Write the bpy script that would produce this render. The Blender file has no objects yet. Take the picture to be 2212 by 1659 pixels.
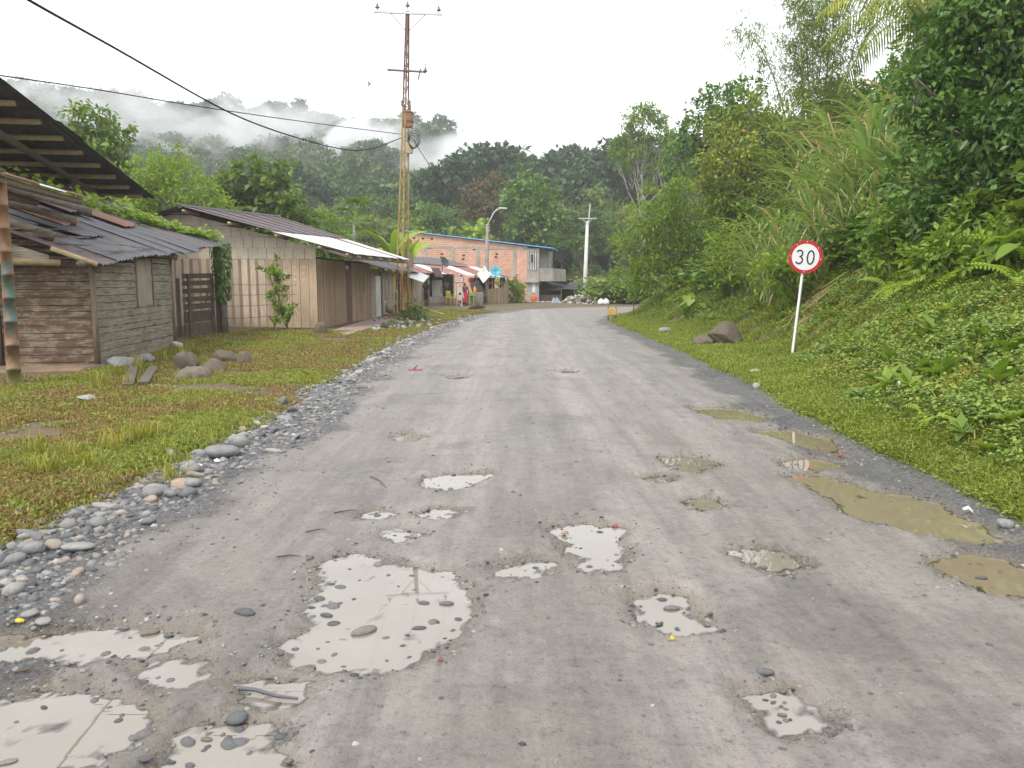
import bpy, math, random
import numpy as np
from mathutils import Vector, Matrix, Euler
R = math.radians
rng = np.random.default_rng(7)
random.seed(7)
scene = bpy.context.scene
COL = scene.collection

# ------------------------------------------------------------------ camera
CAM_H = 1.6
PITCH = math.atan(214.5 / 1680.0)
cam_d = bpy.data.cameras.new('camera'); cam = bpy.data.objects.new('camera', cam_d); COL.objects.link(cam)
cam.location = (0, 0, CAM_H); cam.rotation_euler = (R(90) - PITCH, 0, 0)
cam_d.sensor_width = 36.0; cam_d.lens = 36.0 * 1680 / 2212; cam_d.clip_end = 3000; cam_d.clip_start = 0.05
scene.camera = cam

# ------------------------------------------------------------------ sky and light (bright overcast morning)
world = bpy.data.worlds.new('World'); scene.world = world; world.use_nodes = True
wn = world.node_tree; wn.nodes.clear()
w_out = wn.nodes.new('ShaderNodeOutputWorld'); w_bg = wn.nodes.new('ShaderNodeBackground')
w_sky = wn.nodes.new('ShaderNodeTexSky'); w_sky.sky_type = 'NISHITA'; w_sky.sun_disc = False
SUN_EL, SUN_AZ = 52.0, -140.0
w_sky.sun_elevation = R(SUN_EL); w_sky.sun_rotation = R(SUN_AZ); w_sky.dust_density = 4.0; w_sky.air_density = 1.2
w_mix = wn.nodes.new('ShaderNodeMix'); w_mix.data_type = 'RGBA'; w_mix.inputs[0].default_value = 0.85
w_mix.inputs[7].default_value = (9.6, 9.8, 10.1, 1)          # even cloud layer over the blue
wn.links.new(w_sky.outputs[0], w_mix.inputs[6]); wn.links.new(w_mix.outputs[2], w_bg.inputs[0])
w_bg.inputs[1].default_value = 0.12
wn.links.new(w_bg.outputs[0], w_out.inputs[0])
sun_d = bpy.data.lights.new('sun', 'SUN'); sun = bpy.data.objects.new('sun', sun_d); COL.objects.link(sun)
sun_d.energy = 1.5; sun_d.angle = R(14); sun_d.color = (1.0, 0.96, 0.9)
sun.rotation_euler = (R(90 - SUN_EL), 0, R(180 - SUN_AZ))
sun.location = (0, 0, 60)
scene.view_settings.view_transform = 'Standard'; scene.view_settings.look = 'None'
scene.view_settings.gamma = 1.0; scene.view_settings.exposure = 0.68
scene.view_settings.use_curve_mapping = False
cy = scene.cycles
cy.max_bounces = 6; cy.diffuse_bounces = 3; cy.glossy_bounces = 3; cy.transmission_bounces = 4
cy.transparent_max_bounces = 6; cy.volume_bounces = 3; cy.use_denoising = True
cy.caustics_reflective = False; cy.caustics_refractive = False

# ------------------------------------------------------------------ small helpers
_F, _CX, _CY = 1680.0, 1106.0, 829.5
def ray(px, py):
    dx = (px - _CX) / _F; dy = (py - _CY) / _F
    return Vector((dx, math.cos(PITCH) - dy * math.sin(PITCH), -math.sin(PITCH) - dy * math.cos(PITCH)))
def at(px, py, Y):                    # survey point: photo direction at a measured depth
    d = ray(px, py); t = Y / d.y
    return Vector((d.x * t, Y, CAM_H + d.z * t))
def G(px, py, z=0.0):                 # survey point on level ground of height z
    d = ray(px, py); t = (z - CAM_H) / d.z
    return Vector((d.x * t, d.y * t, z))

def _hash(ix, iy, s):
    h = (ix.astype(np.int64) * 374761393 + iy.astype(np.int64) * 668265263 + s * 974634777) & 0x7fffffff
    h = ((h ^ (h >> 13)) * 1274126177) & 0x7fffffff
    return ((h ^ (h >> 16)) & 0xffff) / 65535.0
def vnoise(x, y, s=0):
    x = np.asarray(x, float); y = np.asarray(y, float)
    ix = np.floor(x); iy = np.floor(y); fx = x - ix; fy = y - iy
    fx = fx * fx * (3 - 2 * fx); fy = fy * fy * (3 - 2 * fy)
    a = _hash(ix, iy, s); b = _hash(ix + 1, iy, s); c = _hash(ix, iy + 1, s); d = _hash(ix + 1, iy + 1, s)
    return (a * (1 - fx) + b * fx) * (1 - fy) + (c * (1 - fx) + d * fx) * fy
def fbm(x, y, s=0, o=4):
    v = 0; a = 0.5; t = 0
    for i in range(o):
        v = v + a * vnoise(x * 2 ** i, y * 2 ** i, s + i * 17); t += a; a *= 0.5
    return v / t
def sstep(a, b, x):
    t = np.clip((x - a) / (b - a), 0, 1); return t * t * (3 - 2 * t)

def np_mesh(name, verts, faces, attrs=None, smooth=False):
    """verts (n,3), faces (m,k) numpy -> mesh; attrs {name: (domain, values)}"""
    me = bpy.data.meshes.new(name)
    verts = np.asarray(verts, np.float32); faces = np.asarray(faces, np.int32)
    m, k = faces.shape
    me.vertices.add(len(verts)); me.vertices.foreach_set('co', verts.ravel())
    me.loops.add(m * k); me.loops.foreach_set('vertex_index', faces.ravel())
    me.polygons.add(m); me.polygons.foreach_set('loop_start', np.arange(0, m * k, k, dtype=np.int32))
    if smooth: me.polygons.foreach_set('use_smooth', np.ones(m, bool))
    me.update(calc_edges=True)
    for an, (dom, val) in (attrs or {}).items():
        a = me.attributes.new(an, 'FLOAT', dom); a.data.foreach_set('value', np.asarray(val, np.float32).ravel())
    return me

_ORG = {}
def _origin(o):
    v = Vector((0, 0, 0))
    while o is not None:
        v += Vector(o.location); o = o.parent
    return v
def tag(o, label=None, cat=None, group=None, kind=None):
    if label: o['label'] = label
    if cat: o['category'] = cat
    if group: o['group'] = group
    if kind: o['kind'] = kind
    return o
def link(name, me, mat=None, parent=None, loc=None):
    o = bpy.data.objects.new(name, me); COL.objects.link(o)
    if mat is not None and me is not None and not me.materials: me.materials.append(mat)
    if parent is not None: o.parent = parent
    if loc is not None: o.location = loc
    return o
def thing(name, label, cat, loc=(0, 0, 0), group=None, rz=0.0):
    o = bpy.data.objects.new(name, None); COL.objects.link(o); o.location = loc; o.rotation_euler = (0, 0, rz)
    o.empty_display_size = 0.2
    return tag(o, label, cat, group)
def copy_tree(o, parent=None):
    c = o.copy(); COL.objects.link(c); c.parent = parent
    for ch in list(o.children): copy_tree(ch, c)
    return c

class MB:
    """collects shapes (world coordinates), builds ONE mesh object"""
    def __init__(s): s.v = []; s.f = []
    def add(s, vs, fs):
        n = len(s.v); s.v += [tuple(q) for q in vs]; s.f += [tuple(i + n for i in f) for f in fs]; return s
    def hexa(s, p):
        return s.add(p, [(0, 3, 2, 1), (4, 5, 6, 7), (0, 1, 5, 4), (1, 2, 6, 5), (2, 3, 7, 6), (3, 0, 4, 7)])
    def box(s, c, ax, ay, az):
        """centre + three half vectors"""
        c, ax, ay, az = Vector(c), Vector(ax), Vector(ay), Vector(az)
        return s.hexa([c - ax - ay - az, c + ax - ay - az, c + ax + ay - az, c - ax + ay - az,
                       c - ax - ay + az, c + ax - ay + az, c + ax + ay + az, c - ax + ay + az])
    def bx(s, x0, x1, y0, y1, z0, z1):
        return s.box(((x0 + x1) / 2, (y0 + y1) / 2, (z0 + z1) / 2), ((x1 - x0) / 2, 0, 0), (0, (y1 - y0) / 2, 0), (0, 0, (z1 - z0) / 2))
    def slab(s, quad, th):
        """quad of 4 points (ccw seen from front), thickness behind it"""
        q = [Vector(p) for p in quad]; n = (q[1] - q[0]).cross(q[3] - q[0]).normalized() * th
        return s.hexa([p - n for p in q] + q)
    def tube(s, pts, rad, n=8, cap=True, jit=0.0):
        pts = [Vector(p) for p in pts]; m = len(pts)
        if not hasattr(rad, '__len__'): rad = [rad] * m
        base = len(s.v); up = Vector((0, 0, 1)); prev = None
        for i, p in enumerate(pts):
            t = (pts[min(i + 1, m - 1)] - pts[max(i - 1, 0)]).normalized()
            if prev is None:
                a = t.cross(up if abs(t.z) < 0.9 else Vector((1, 0, 0))).normalized()
            else:
                a = (prev - t * prev.dot(t)).normalized()
            prev = a; b = t.cross(a)
            for k in range(n):
                th = 2 * math.pi * k / n; rr = rad[i] * (1 + jit * (random.random() - 0.5))
                s.v.append(tuple(p + (a * math.cos(th) + b * math.sin(th)) * rr))
        for i in range(m - 1):
            for k in range(n):
                k2 = (k + 1) % n
                s.f.append((base + i * n + k, base + i * n + k2, base + (i + 1) * n + k2, base + (i + 1) * n + k))
        if cap:
            s.f.append(tuple(base + k for k in range(n))[::-1]); s.f.append(tuple(base + (m - 1) * n + k for k in range(n)))
        return s
    def lathe(s, prof, c, n=16, axis=None):
        """profile [(r,z)] about vertical axis at c (or about axis vector)"""
        c = Vector(c); az = Vector(axis or (0, 0, 1)).normalized()
        ax = az.cross(Vector((0, 1, 0)) if abs(az.y) < 0.9 else Vector((1, 0, 0))).normalized(); ay = az.cross(ax)
        base = len(s.v)
        for r, z in prof:
            for k in range(n):
                th = 2 * math.pi * k / n
                s.v.append(tuple(c + az * z + (ax * math.cos(th) + ay * math.sin(th)) * r))
        for i in range(len(prof) - 1):
            for k in range(n):
                k2 = (k + 1) % n
                s.f.append((base + i * n + k, base + i * n + k2, base + (i + 1) * n + k2, base + (i + 1) * n + k))
        s.f.append(tuple(base + k for k in range(n))[::-1]); s.f.append(tuple(base + (len(prof) - 1) * n + k for k in range(n)))
        return s
    def corr(s, p, du, dv, width, length, period=0.09, amp=0.016, rows=3, th=0.0, ragged=0.0, bend=None, seg=4):
        """corrugated sheet: p corner, du across the ribs, dv along them"""
        p, du, dv = Vector(p), Vector(du).normalized(), Vector(dv).normalized(); nn = du.cross(dv).normalized()
        nc = max(4, int(width / period * seg)); base = len(s.v)
        for j in range(rows + 1):
            for i in range(nc + 1):
                u = width * i / nc; v = length * j / rows
                if ragged and j == 0: v += ragged * (fbm(np.array(u * 6.0 + p.x * 7), np.array(p.y), 5, 2) - 0.3)
                h = amp * math.cos(2 * math.pi * u / period)
                if bend: h += bend(u / width, v / length)
                s.v.append(tuple(p + du * u + dv * v + nn * h))
        for j in range(rows):
            for i in range(nc):
                a = base + j * (nc + 1) + i
                s.f.append((a, a + 1, a + nc + 2, a + nc + 1))
        return s
    def build(s, name, mat, parent=None, smooth=False, loc=None, bevel=0.0):
        org = _origin(parent) if parent is not None else Vector(loc or (0, 0, 0))
        me = bpy.data.meshes.new(name); me.from_pydata([tuple(Vector(v) - org) for v in s.v], [], s.f)
        if smooth: me.polygons.foreach_set('use_smooth', [True] * len(me.polygons))
        me.update()
        o = link(name, me, mat, parent, None if parent is not None else loc)
        if bevel:
            b = o.modifiers.new('bevel', 'BEVEL'); b.width = bevel; b.segments = 1; b.limit_method = 'ANGLE'
        return o

# ------------------------------------------------------------------ materials
MATS = {}
def nmat(name, build):
    if name in MATS: return MATS[name]
    m = bpy.data.materials.new(name); m.use_nodes = True; nt = m.node_tree
    b = nt.nodes['Principled BSDF']; build(nt, b, nt.nodes['Material Output']); MATS[name] = m; return m
def N(nt, t, **kw):
    n = nt.nodes.new(t)
    for k, v in kw.items(): setattr(n, k, v)
    return n
def coords(nt, kind='Object', scale=(1, 1, 1)):
    tc = N(nt, 'ShaderNodeTexCoord'); mp = N(nt, 'ShaderNodeMapping'); mp.inputs['Scale'].default_value = scale
    if kind == 'World':
        g = N(nt, 'ShaderNodeNewGeometry'); nt.links.new(g.outputs['Position'], mp.inputs[0])
    else: nt.links.new(tc.outputs[kind], mp.inputs[0])
    return mp.outputs[0]
def noise(nt, vec, scale, detail=4, rough=0.6, dist=0.0):
    n = N(nt, 'ShaderNodeTexNoise'); n.inputs['Scale'].default_value = scale; n.inputs['Detail'].default_value = detail
    n.inputs['Roughness'].default_value = rough; n.inputs['Distortion'].default_value = dist
    if vec is not None: nt.links.new(vec, n.inputs['Vector'])
    return n.outputs['Fac']
def ramp(nt, fac, stops):
    r = N(nt, 'ShaderNodeValToRGB'); e = r.color_ramp.elements
    while len(e) < len(stops): e.new(0.5)
    for i, (p, c) in enumerate(stops): e[i].position = p; e[i].color = (*c, 1) if len(c) == 3 else c
    nt.links.new(fac, r.inputs[0]); return r.outputs[0]
def mixc(nt, fac, a, b, mode='MIX'):
    m = N(nt, 'ShaderNodeMix', data_type='RGBA', blend_type=mode)
    for sock, v in ((m.inputs[0], fac), (m.inputs[6], a), (m.inputs[7], b)):
        if hasattr(v, 'is_linked'): nt.links.new(v, sock)
        elif isinstance(v, (int, float)): sock.default_value = v
        else: sock.default_value = (*v, 1) if len(v) == 3 else v
    return m.outputs[2]
def mathn(nt, op, a, b=None, c=None):
    m = N(nt, 'ShaderNodeMath', operation=op)
    for i, v in enumerate((a, b, c)):
        if v is None: continue
        if hasattr(v, 'is_linked'): nt.links.new(v, m.inputs[i])
        else: m.inputs[i].default_value = v
    return m.outputs[0]
def bump(nt, b, h, strength=0.4, dist=0.02):
    n = N(nt, 'ShaderNodeBump'); n.inputs['Strength'].default_value = strength; n.inputs['Distance'].default_value = dist
    nt.links.new(h, n.inputs['Height']); nt.links.new(n.outputs[0], b.inputs['Normal']); return n
def attr(nt, name, typ='GEOMETRY'):
    a = N(nt, 'ShaderNodeAttribute', attribute_name=name, attribute_type=typ); return a.outputs['Fac']

def plain(name, col, rough=0.6, var=0.25, scale=6.0, metal=0.0, bmp=0.15, dirt=None, stretch=(1, 1, 1), spec=0.4):
    """one colour with mottling, optional dirt colour in patches"""
    def f(nt, b, out):
        v = coords(nt, 'Object', stretch)
        n1 = noise(nt, v, scale, 5); c = ramp(nt, n1, [(0.25, tuple(x * (1 - var) for x in col)), (0.75, tuple(min(1, x * (1 + var)) for x in col))])
        if dirt:
            n2 = noise(nt, v, scale * 0.35, 6, 0.65); k = ramp(nt, n2, [(0.45, (0, 0, 0)), (0.62, (1, 1, 1))])
            c = mixc(nt, k, c, dirt)
        nt.links.new(c, b.inputs['Base Color']); b.inputs['Roughness'].default_value = rough
        b.inputs['Metallic'].default_value = metal; b.inputs['Specular IOR Level'].default_value = spec
        if bmp: bump(nt, b, noise(nt, v, scale * 4, 4), bmp, 0.02)
    return nmat(name, f)
def leafmat(name, stops, rough=0.45, trans=0.3, rnd=0.35, spec=0.4):
    """leaf colour from per-leaf attribute lv plus per-object random"""
    def f(nt, b, out):
        lv = attr(nt, 'lv'); oi = N(nt, 'ShaderNodeObjectInfo').outputs['Random']
        k = mathn(nt, 'MULTIPLY_ADD', oi, rnd, lv); k = mathn(nt, 'SUBTRACT', k, rnd * 0.5)
        c = ramp(nt, k, stops); nt.links.new(c, b.inputs['Base Color']); b.inputs['Roughness'].default_value = rough
        b.inputs['Specular IOR Level'].default_value = spec
        tr = N(nt, 'ShaderNodeBsdfTranslucent'); nt.links.new(mixc(nt, 1.0, c, (1.25, 1.3, 0.7), 'MULTIPLY'), tr.inputs[0])
        mx = N(nt, 'ShaderNodeMixShader'); mx.inputs[0].default_value = trans
        nt.links.new(b.outputs[0], mx.inputs[1]); nt.links.new(tr.outputs[0], mx.inputs[2]); nt.links.new(mx.outputs[0], out.inputs[0])
    return nmat(name, f)
# ------------------------------------------------------------------ road edges and the lie of the land
EDGE = [((-3.3, -8), (3.3, -8)), ((-3.0, 2), (3.35, 2)), ((-2.95, 5), (3.42, 5)), ((-2.75, 8), (3.5, 8)), ((-2.85, 12), (3.7, 12)),
        ((-3.05, 18), (4.0, 18)), ((-3.0, 25), (4.1, 26)), ((-2.7, 32), (4.15, 33)), ((-1.7, 42), (5.2, 39.5)), ((0.5, 50), (8, 43.5)),
        ((4, 55), (13, 46)), ((12, 58.5), (22, 48)), ((60, 62), (60, 51))]
EL = np.array([e[0] for e in EDGE], float); ER = np.array([e[1] for e in EDGE], float)
def sd_line(x, y, P):
    """signed distance to open polyline, positive on its left"""
    best = np.full(np.shape(x), 1e9); sg = np.zeros(np.shape(x))
    for i in range(len(P) - 1):
        ax, ay = P[i]; bx, by = P[i + 1]; dx, dy = bx - ax, by - ay; L2 = dx * dx + dy * dy
        t = np.clip(((x - ax) * dx + (y - ay) * dy) / L2, 0, 1)
        qx = x - ax - t * dx; qy = y - ay - t * dy; d = np.hypot(qx, qy)
        c = (dx * (y - ay) - dy * (x - ax)) / math.sqrt(L2); m = d < best - 1e-9
        best = np.where(m, d, best); sg = np.where(m, c, sg)
    return np.where(sg >= 0, best, -best)
def dist_LR(x, y): return sd_line(x, y, EL), -sd_line(x, y, ER)
_WY = [-10, 6, 9, 12, 16, 20, 28, 34, 40, 46]; _WV = [0.5, 0.45, 0.5, 0.8, 2.0, 2.5, 2.4, 1.3, 0.8, 1.0]
_SV = [0.5, 0.5, 0.52, 0.58, 0.8, 0.95, 0.9, 0.7, 0.75, 0.8]
_RX = [-500, -260, -176, -126, -73.5, -43, -16, 3.3, 22, 40, 120, 400]
_RZ = [56, 58, 58, 55, 52, 46, 34, 20, 9, 8, 20, 45]; _RY = [320, 310, 300, 300, 290, 280, 260, 220, 190, 170, 170, 200]
def H(x, y):
    x = np.asarray(x, float); y = np.asarray(y, float)
    dL, dR = dist_LR(x, y)
    nz = (fbm(x * 0.9, y * 0.9, 3, 4) - 0.5)
    fine = (fbm(x * 5, y * 5, 9, 3) - 0.5)
    eL = dL + 0.35 * nz + 0.15 * fine; eR = dR + 0.3 * nz + 0.2 * fine
    zl = -0.09 + 0.14 * sstep(-0.25, 0.35, eL) + 0.035 * np.clip(dL, 0, 5) + 0.05 * nz * sstep(0, 1.5, dL)
    w = np.interp(y, _WY, _WV); s = np.interp(y, _WY, _SV)
    t = dR - w + 0.5 * nz; k = 0.25
    up = s * k * np.log1p(np.exp(np.clip(t / k, -30, 30))) + np.where(t > 30, s * (t - 30), 0)
    up = np.where(t / k > 29, s * t, up)
    hi = 0.0
    up = np.where(up > 3, 3 + (up - 3) * 0.82, up); up = 55 * (1 - np.exp(-up / 55)) * 1.0
    up = up * (1 - 0.75 * sstep(30, 90, dR))
    zr = -0.09 + 0.11 * sstep(-0.2, 0.3, eR) + 0.03 * np.clip(dR, 0, 2) + up + 0.12 * nz * sstep(0.3, 3, dR)
    z = np.maximum(np.where(dL > -0.6, zl, -0.09), np.where(dR > -0.6, zr, -0.09))
    # valley head and the mountain behind the village
    ry = np.interp(x, _RX, _RY); rz = np.interp(x, _RX, _RZ) * (0.86 + 0.28 * fbm(x * 0.012, y * 0.008, 21, 4))
    y0 = 78 + 10 * fbm(x * 0.03, y * 0.01, 8, 2)
    q = np.clip((y - y0) / (ry - y0), 0, 2)
    hill = np.where(q < 1, rz * q ** (1.25 + 0.55 * sstep(10, -30, x)), rz * (1 - 0.4 * (q - 1)))
    hill = hill + sstep(80, 130, y) * 5 * (fbm(x * 0.03, y * 0.03, 31, 3) - 0.5)
    hl = 0.16 * np.clip(-x - 32, 0, 40) * sstep(10, 60, y) * sstep(140, 80, y)
    hb = 0.26 * np.clip(dL - 10, 0, 1e9) * sstep(8, 40, x); hill = hill + 6 * (1 - np.exp(-hb / 6)) * (y > 55)
    far = sstep(64, 100, y)
    z = np.where(y > 60, np.maximum(z, 0.2 * far + np.maximum(hill, 0)), z)
    z = z + np.where(y > 300, 60 * np.exp(-((x - 38) / 42) ** 2 - ((y - 440) / 60) ** 2), 0)     # far peak in the gap
    return z + np.where(x < -32, hl, 0)
def gz(x, y): return float(H(np.array([x]), np.array([y]))[0])

def m_ground(nt, b, out):
    v = coords(nt, 'World'); n1 = noise(nt, v, 1.1, 6, 0.65); n2 = noise(nt, v, 14, 5, 0.7); n3 = noise(nt, v, 60, 4, 0.7)
    soil = ramp(nt, n2, [(0.3, (0.085, 0.056, 0.033)), (0.7, (0.19, 0.135, 0.085))])
    moss = ramp(nt, n3, [(0.3, (0.045, 0.06, 0.016)), (0.7, (0.12, 0.14, 0.04))])
    k = ramp(nt, mathn(nt, 'MULTIPLY_ADD', n2, 0.35, n1), [(0.6, (0, 0, 0)), (0.9, (0.9, 0.9, 0.9))])
    c = mixc(nt, k, soil, moss); c = mixc(nt, 1.0, c, ramp(nt, n3, [(0.2, (0.75,) * 3), (0.8, (1.25,) * 3)]), 'MULTIPLY')
    far = N(nt, 'ShaderNodeSeparateXYZ'); nt.links.new(coords(nt, 'World'), far.inputs[0])
    fk = ramp(nt, mathn(nt, 'MULTIPLY', far.outputs[1], 0.01), [(0.62, (0, 0, 0)), (0.8, (1, 1, 1))])
    c = mixc(nt, fk, c, (0.028, 0.042, 0.014))
    nt.links.new(c, b.inputs['Base Color']); b.inputs['Roughness'].default_value = 0.85
    bump(nt, b, n3, 0.6, 0.03)
xs = np.unique(np.concatenate([np.linspace(-420, -60, 37), np.linspace(-60, -16, 40), np.arange(-16, -1, 0.16), np.arange(-1, 3, 0.5), np.arange(3, 14, 0.14),
                               np.linspace(14, 60, 60), np.linspace(60, 420, 40)]))
ys = np.unique(np.concatenate([np.arange(-8, 2, 0.5), np.arange(2, 28, 0.14), np.arange(28, 66, 0.35), np.linspace(66, 140, 60), np.linspace(140, 620, 70)]))
XX, YY = np.meshgrid(xs, ys); ZZ = H(XX, YY)
nx, ny = len(xs), len(ys); ii = np.arange(nx * ny).reshape(ny, nx)
quads = np.stack([ii[:-1, :-1], ii[:-1, 1:], ii[1:, 1:], ii[1:, :-1]], -1).reshape(-1, 4)
tag(link('ground', np_mesh('ground', np.stack([XX, YY, ZZ], -1).reshape(-1, 3), quads, smooth=True), nmat('ground', m_ground)), kind='structure')

# ------------------------------------------------------------------ road with potholes
PUD = [  # outlines surveyed from the photograph
 [(690,1222),(760,1202),(860,1225),(960,1240),(1000,1290),(985,1345),(930,1395),(850,1430),(740,1432),(645,1422),(640,1392),(715,1365),(688,1310),(715,1262)],
 [(1212,1140),(1260,1130),(1330,1142),(1342,1190),(1320,1224),(1275,1222),(1240,1182)],
 [(918,1040),(960,1025),(1055,1023),(1010,1046),(965,1056)],
 [(1378,1295),(1440,1288),(1500,1325),(1525,1350),(1450,1358),(1400,1332)],
 [(1645,1505),(1690,1498),(1750,1535),(1755,1560),(1690,1558),(1660,1532)],
 [(1600,1196),(1650,1188),(1710,1212),(1690,1232),(1630,1217)],
 [(1718,1030),(1780,1030),(1870,1060),(1960,1070),(2010,1085),(2080,1120),(2165,1165),(2120,1172),(2020,1152),(1920,1130),(1850,1110),(1795,1068)],
 [(2032,1210),(2090,1200),(2160,1210),(2240,1240),(2250,1288),(2130,1275),(2060,1242)],
 [(1636,930),(1700,928),(1780,945),(1812,982),(1760,970),(1700,948)],
 [(1698,996),(1750,989),(1812,1000),(1770,1013),(1720,1011)],
 [(1498,880),(1560,880),(1655,900),(1640,911),(1570,906),(1520,892)],
 [(1438,990),(1490,984),(1542,1000),(1500,1016),(1460,1006)],
 [(-60,1520),(60,1505),(200,1500),(285,1540),(302,1570),(220,1622),(130,1660),(-60,1690)],
 [(415,1590),(480,1570),(558,1568),(572,1690),(340,1700),(380,1645),(430,1622)],
 [(-10,1385),(110,1376),(200,1365),(290,1358),(360,1364),(425,1375),(360,1390),(300,1406),(200,1417),(140,1402),(0,1408)],
 [(332,1445),(380,1424),(422,1430),(420,1460),(350,1472)],
 [(525,1485),(620,1483),(634,1500),(570,1512)],
 [(858,942),(890,936),(912,942),(885,952)],
 [(1203,802),(1225,799),(1246,803),(1225,807)],
 [(968,816),(990,811),(1008,815),(985,820)],
 [(1092,1232),(1130,1218),(1175,1216),(1150,1236)],
 [(1406,1030),(1425,1026),(1446,1032),(1425,1037)],
 [(1490,1080),(1530,1076),(1548,1090),(1510,1098)],
 [(925,1108),(945,1098),(968,1104),(955,1114)],
 [(795,1112),(825,1104),(845,1108),(822,1116)],
 [(836,1152),(860,1146),(884,1152),(860,1160)],
]
PUDW = [[(G(px, py).x, G(px, py).y) for px, py in q] for q in PUD]
def sd_poly(x, y, P):
    """signed distance to polygon, negative inside"""
    d = np.full(np.shape(x), 1e9); ins = np.zeros(np.shape(x), bool); n = len(P)
    for i in range(n):
        ax, ay = P[i]; bx, by = P[(i + 1) % n]; ex, ey = bx - ax, by - ay
        t = np.clip(((x - ax) * ex + (y - ay) * ey) / (ex * ex + ey * ey + 1e-12), 0, 1)
        d = np.minimum(d, np.hypot(x - ax - t * ex, y - ay - t * ey))
        c = ((ay > y) != (by > y)) & (x < (bx - ax) * (y - ay) / (by - ay + 1e-12) + ax); ins ^= c
    return np.where(ins, -d, d)
def pud_sd(x, y, pad=1.2):
    best = np.full(np.shape(x), 5.0)
    for P in PUDW:
        P_ = np.array(P); m = (x > P_[:, 0].min() - pad) & (x < P_[:, 0].max() + pad) & (y > P_[:, 1].min() - pad) & (y < P_[:, 1].max() + pad)
        if m.any(): best[m] = np.minimum(best[m], sd_poly(x[m], y[m], P))
    return best
WATER_Z = -0.012
def road_z(x, y):
    sd = pud_sd(x, y); n = fbm(x * 7, y * 7, 40, 4) - 0.5; nf = fbm(x * 26, y * 26, 44, 3) - 0.5
    ssd = sd + 0.13 * n + 0.09 * nf
    dep = sstep(0.20, -0.03, ssd)
    base = 0.004 + 0.022 * fbm(x * 0.8, y * 0.5, 50, 3) + 0.012 * fbm(x * 5, y * 5, 51, 3) + 0.006 * fbm(x * 30, y * 30, 52, 2)
    rut = -0.012 * np.exp(-((x + 0.75 - 0.01 * y) / 0.35) ** 2) - 0.012 * np.exp(-((x - 1.3 - 0.01 * y) / 0.4) ** 2)
    z = np.maximum(base + rut, 0.002) + 0.006 * np.exp(-(sd / 0.25 - 0.6) ** 2)   # a low lip round each hole
    hole = -0.048 + 0.034 * fbm(x * 9, y * 9, 53, 3) + 0.02 * nf
    return z * (1 - dep) + hole * dep, ssd
rows = np.concatenate([[-7, -3, 0.5], np.geomspace(1.4, 58, 440)])
key = np.array([0.5 * (a[1] + b[1]) for a, b in EDGE[:9]] + [51, 56, 62, 90])
lx = np.interp(rows, key, EL[:, 0]); ly = np.interp(rows, key, EL[:, 1]); rx = np.interp(rows, key, ER[:, 0]); ry_ = np.interp(rows, key, ER[:, 1])
rows2 = np.linspace(58.2, 90, 40)
lx = np.append(lx, np.interp(rows2, key, EL[:, 0])); ly = np.append(ly, np.interp(rows2, key, EL[:, 1])); rx = np.append(rx, np.interp(rows2, key, ER[:, 0])); ry_ = np.append(ry_, np.interp(rows2, key, ER[:, 1]))
tt = np.linspace(-0.09, 1.09, 430)
RX = lx[:, None] * (1 - tt) + rx[:, None] * tt; RY = ly[:, None] * (1 - tt) + ry_[:, None] * tt
RZ, RSD = road_z(RX, RY)
dl, dr = dist_LR(RX, RY); RZ = RZ - 0.10 * sstep(0.15, 0.6, np.maximum(dl, dr))
grav = np.clip(sstep(1.15, 0.1, -dl + 1.1 * (fbm(RX * 1.3, RY * 1.3, 61, 4) - 0.5) - 0.1 * np.clip(6 - RY, 0, 4)), 0, 1)
grav = np.maximum(grav, sstep(0.9, 0.2, -dr + 0.8 * (fbm(RX * 1.5, RY * 1.5, 62, 4) - 0.5)) * 0.8)
grav = np.maximum(grav, 0.42 * sstep(0.24, -0.02, RSD + 0.5 * (fbm(RX * 3, RY * 3, 63, 4) - 0.5)))
wet = sstep(0.2, -0.02, RSD)
wv_ = 0.25 * (fbm(RY * 0.15, RY * 0 + 3, 90, 2) - 0.5)
track = sum(np.exp(-((RX - c_ - 0.012 * RY - wv_) / w_) ** 2) * a_ for c_, w_, a_ in ((-0.85, 0.22, 0.9), (-0.45, 0.12, 0.5), (0.75, 0.22, 1.0), (1.15, 0.12, 0.6), (1.9, 0.2, 0.5), (-1.9, 0.18, 0.3)))
ii = np.arange(RX.size).reshape(RX.shape)
quads = np.stack([ii[:-1, :-1], ii[:-1, 1:], ii[1:, 1:], ii[1:, :-1]], -1).reshape(-1, 4)
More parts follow.
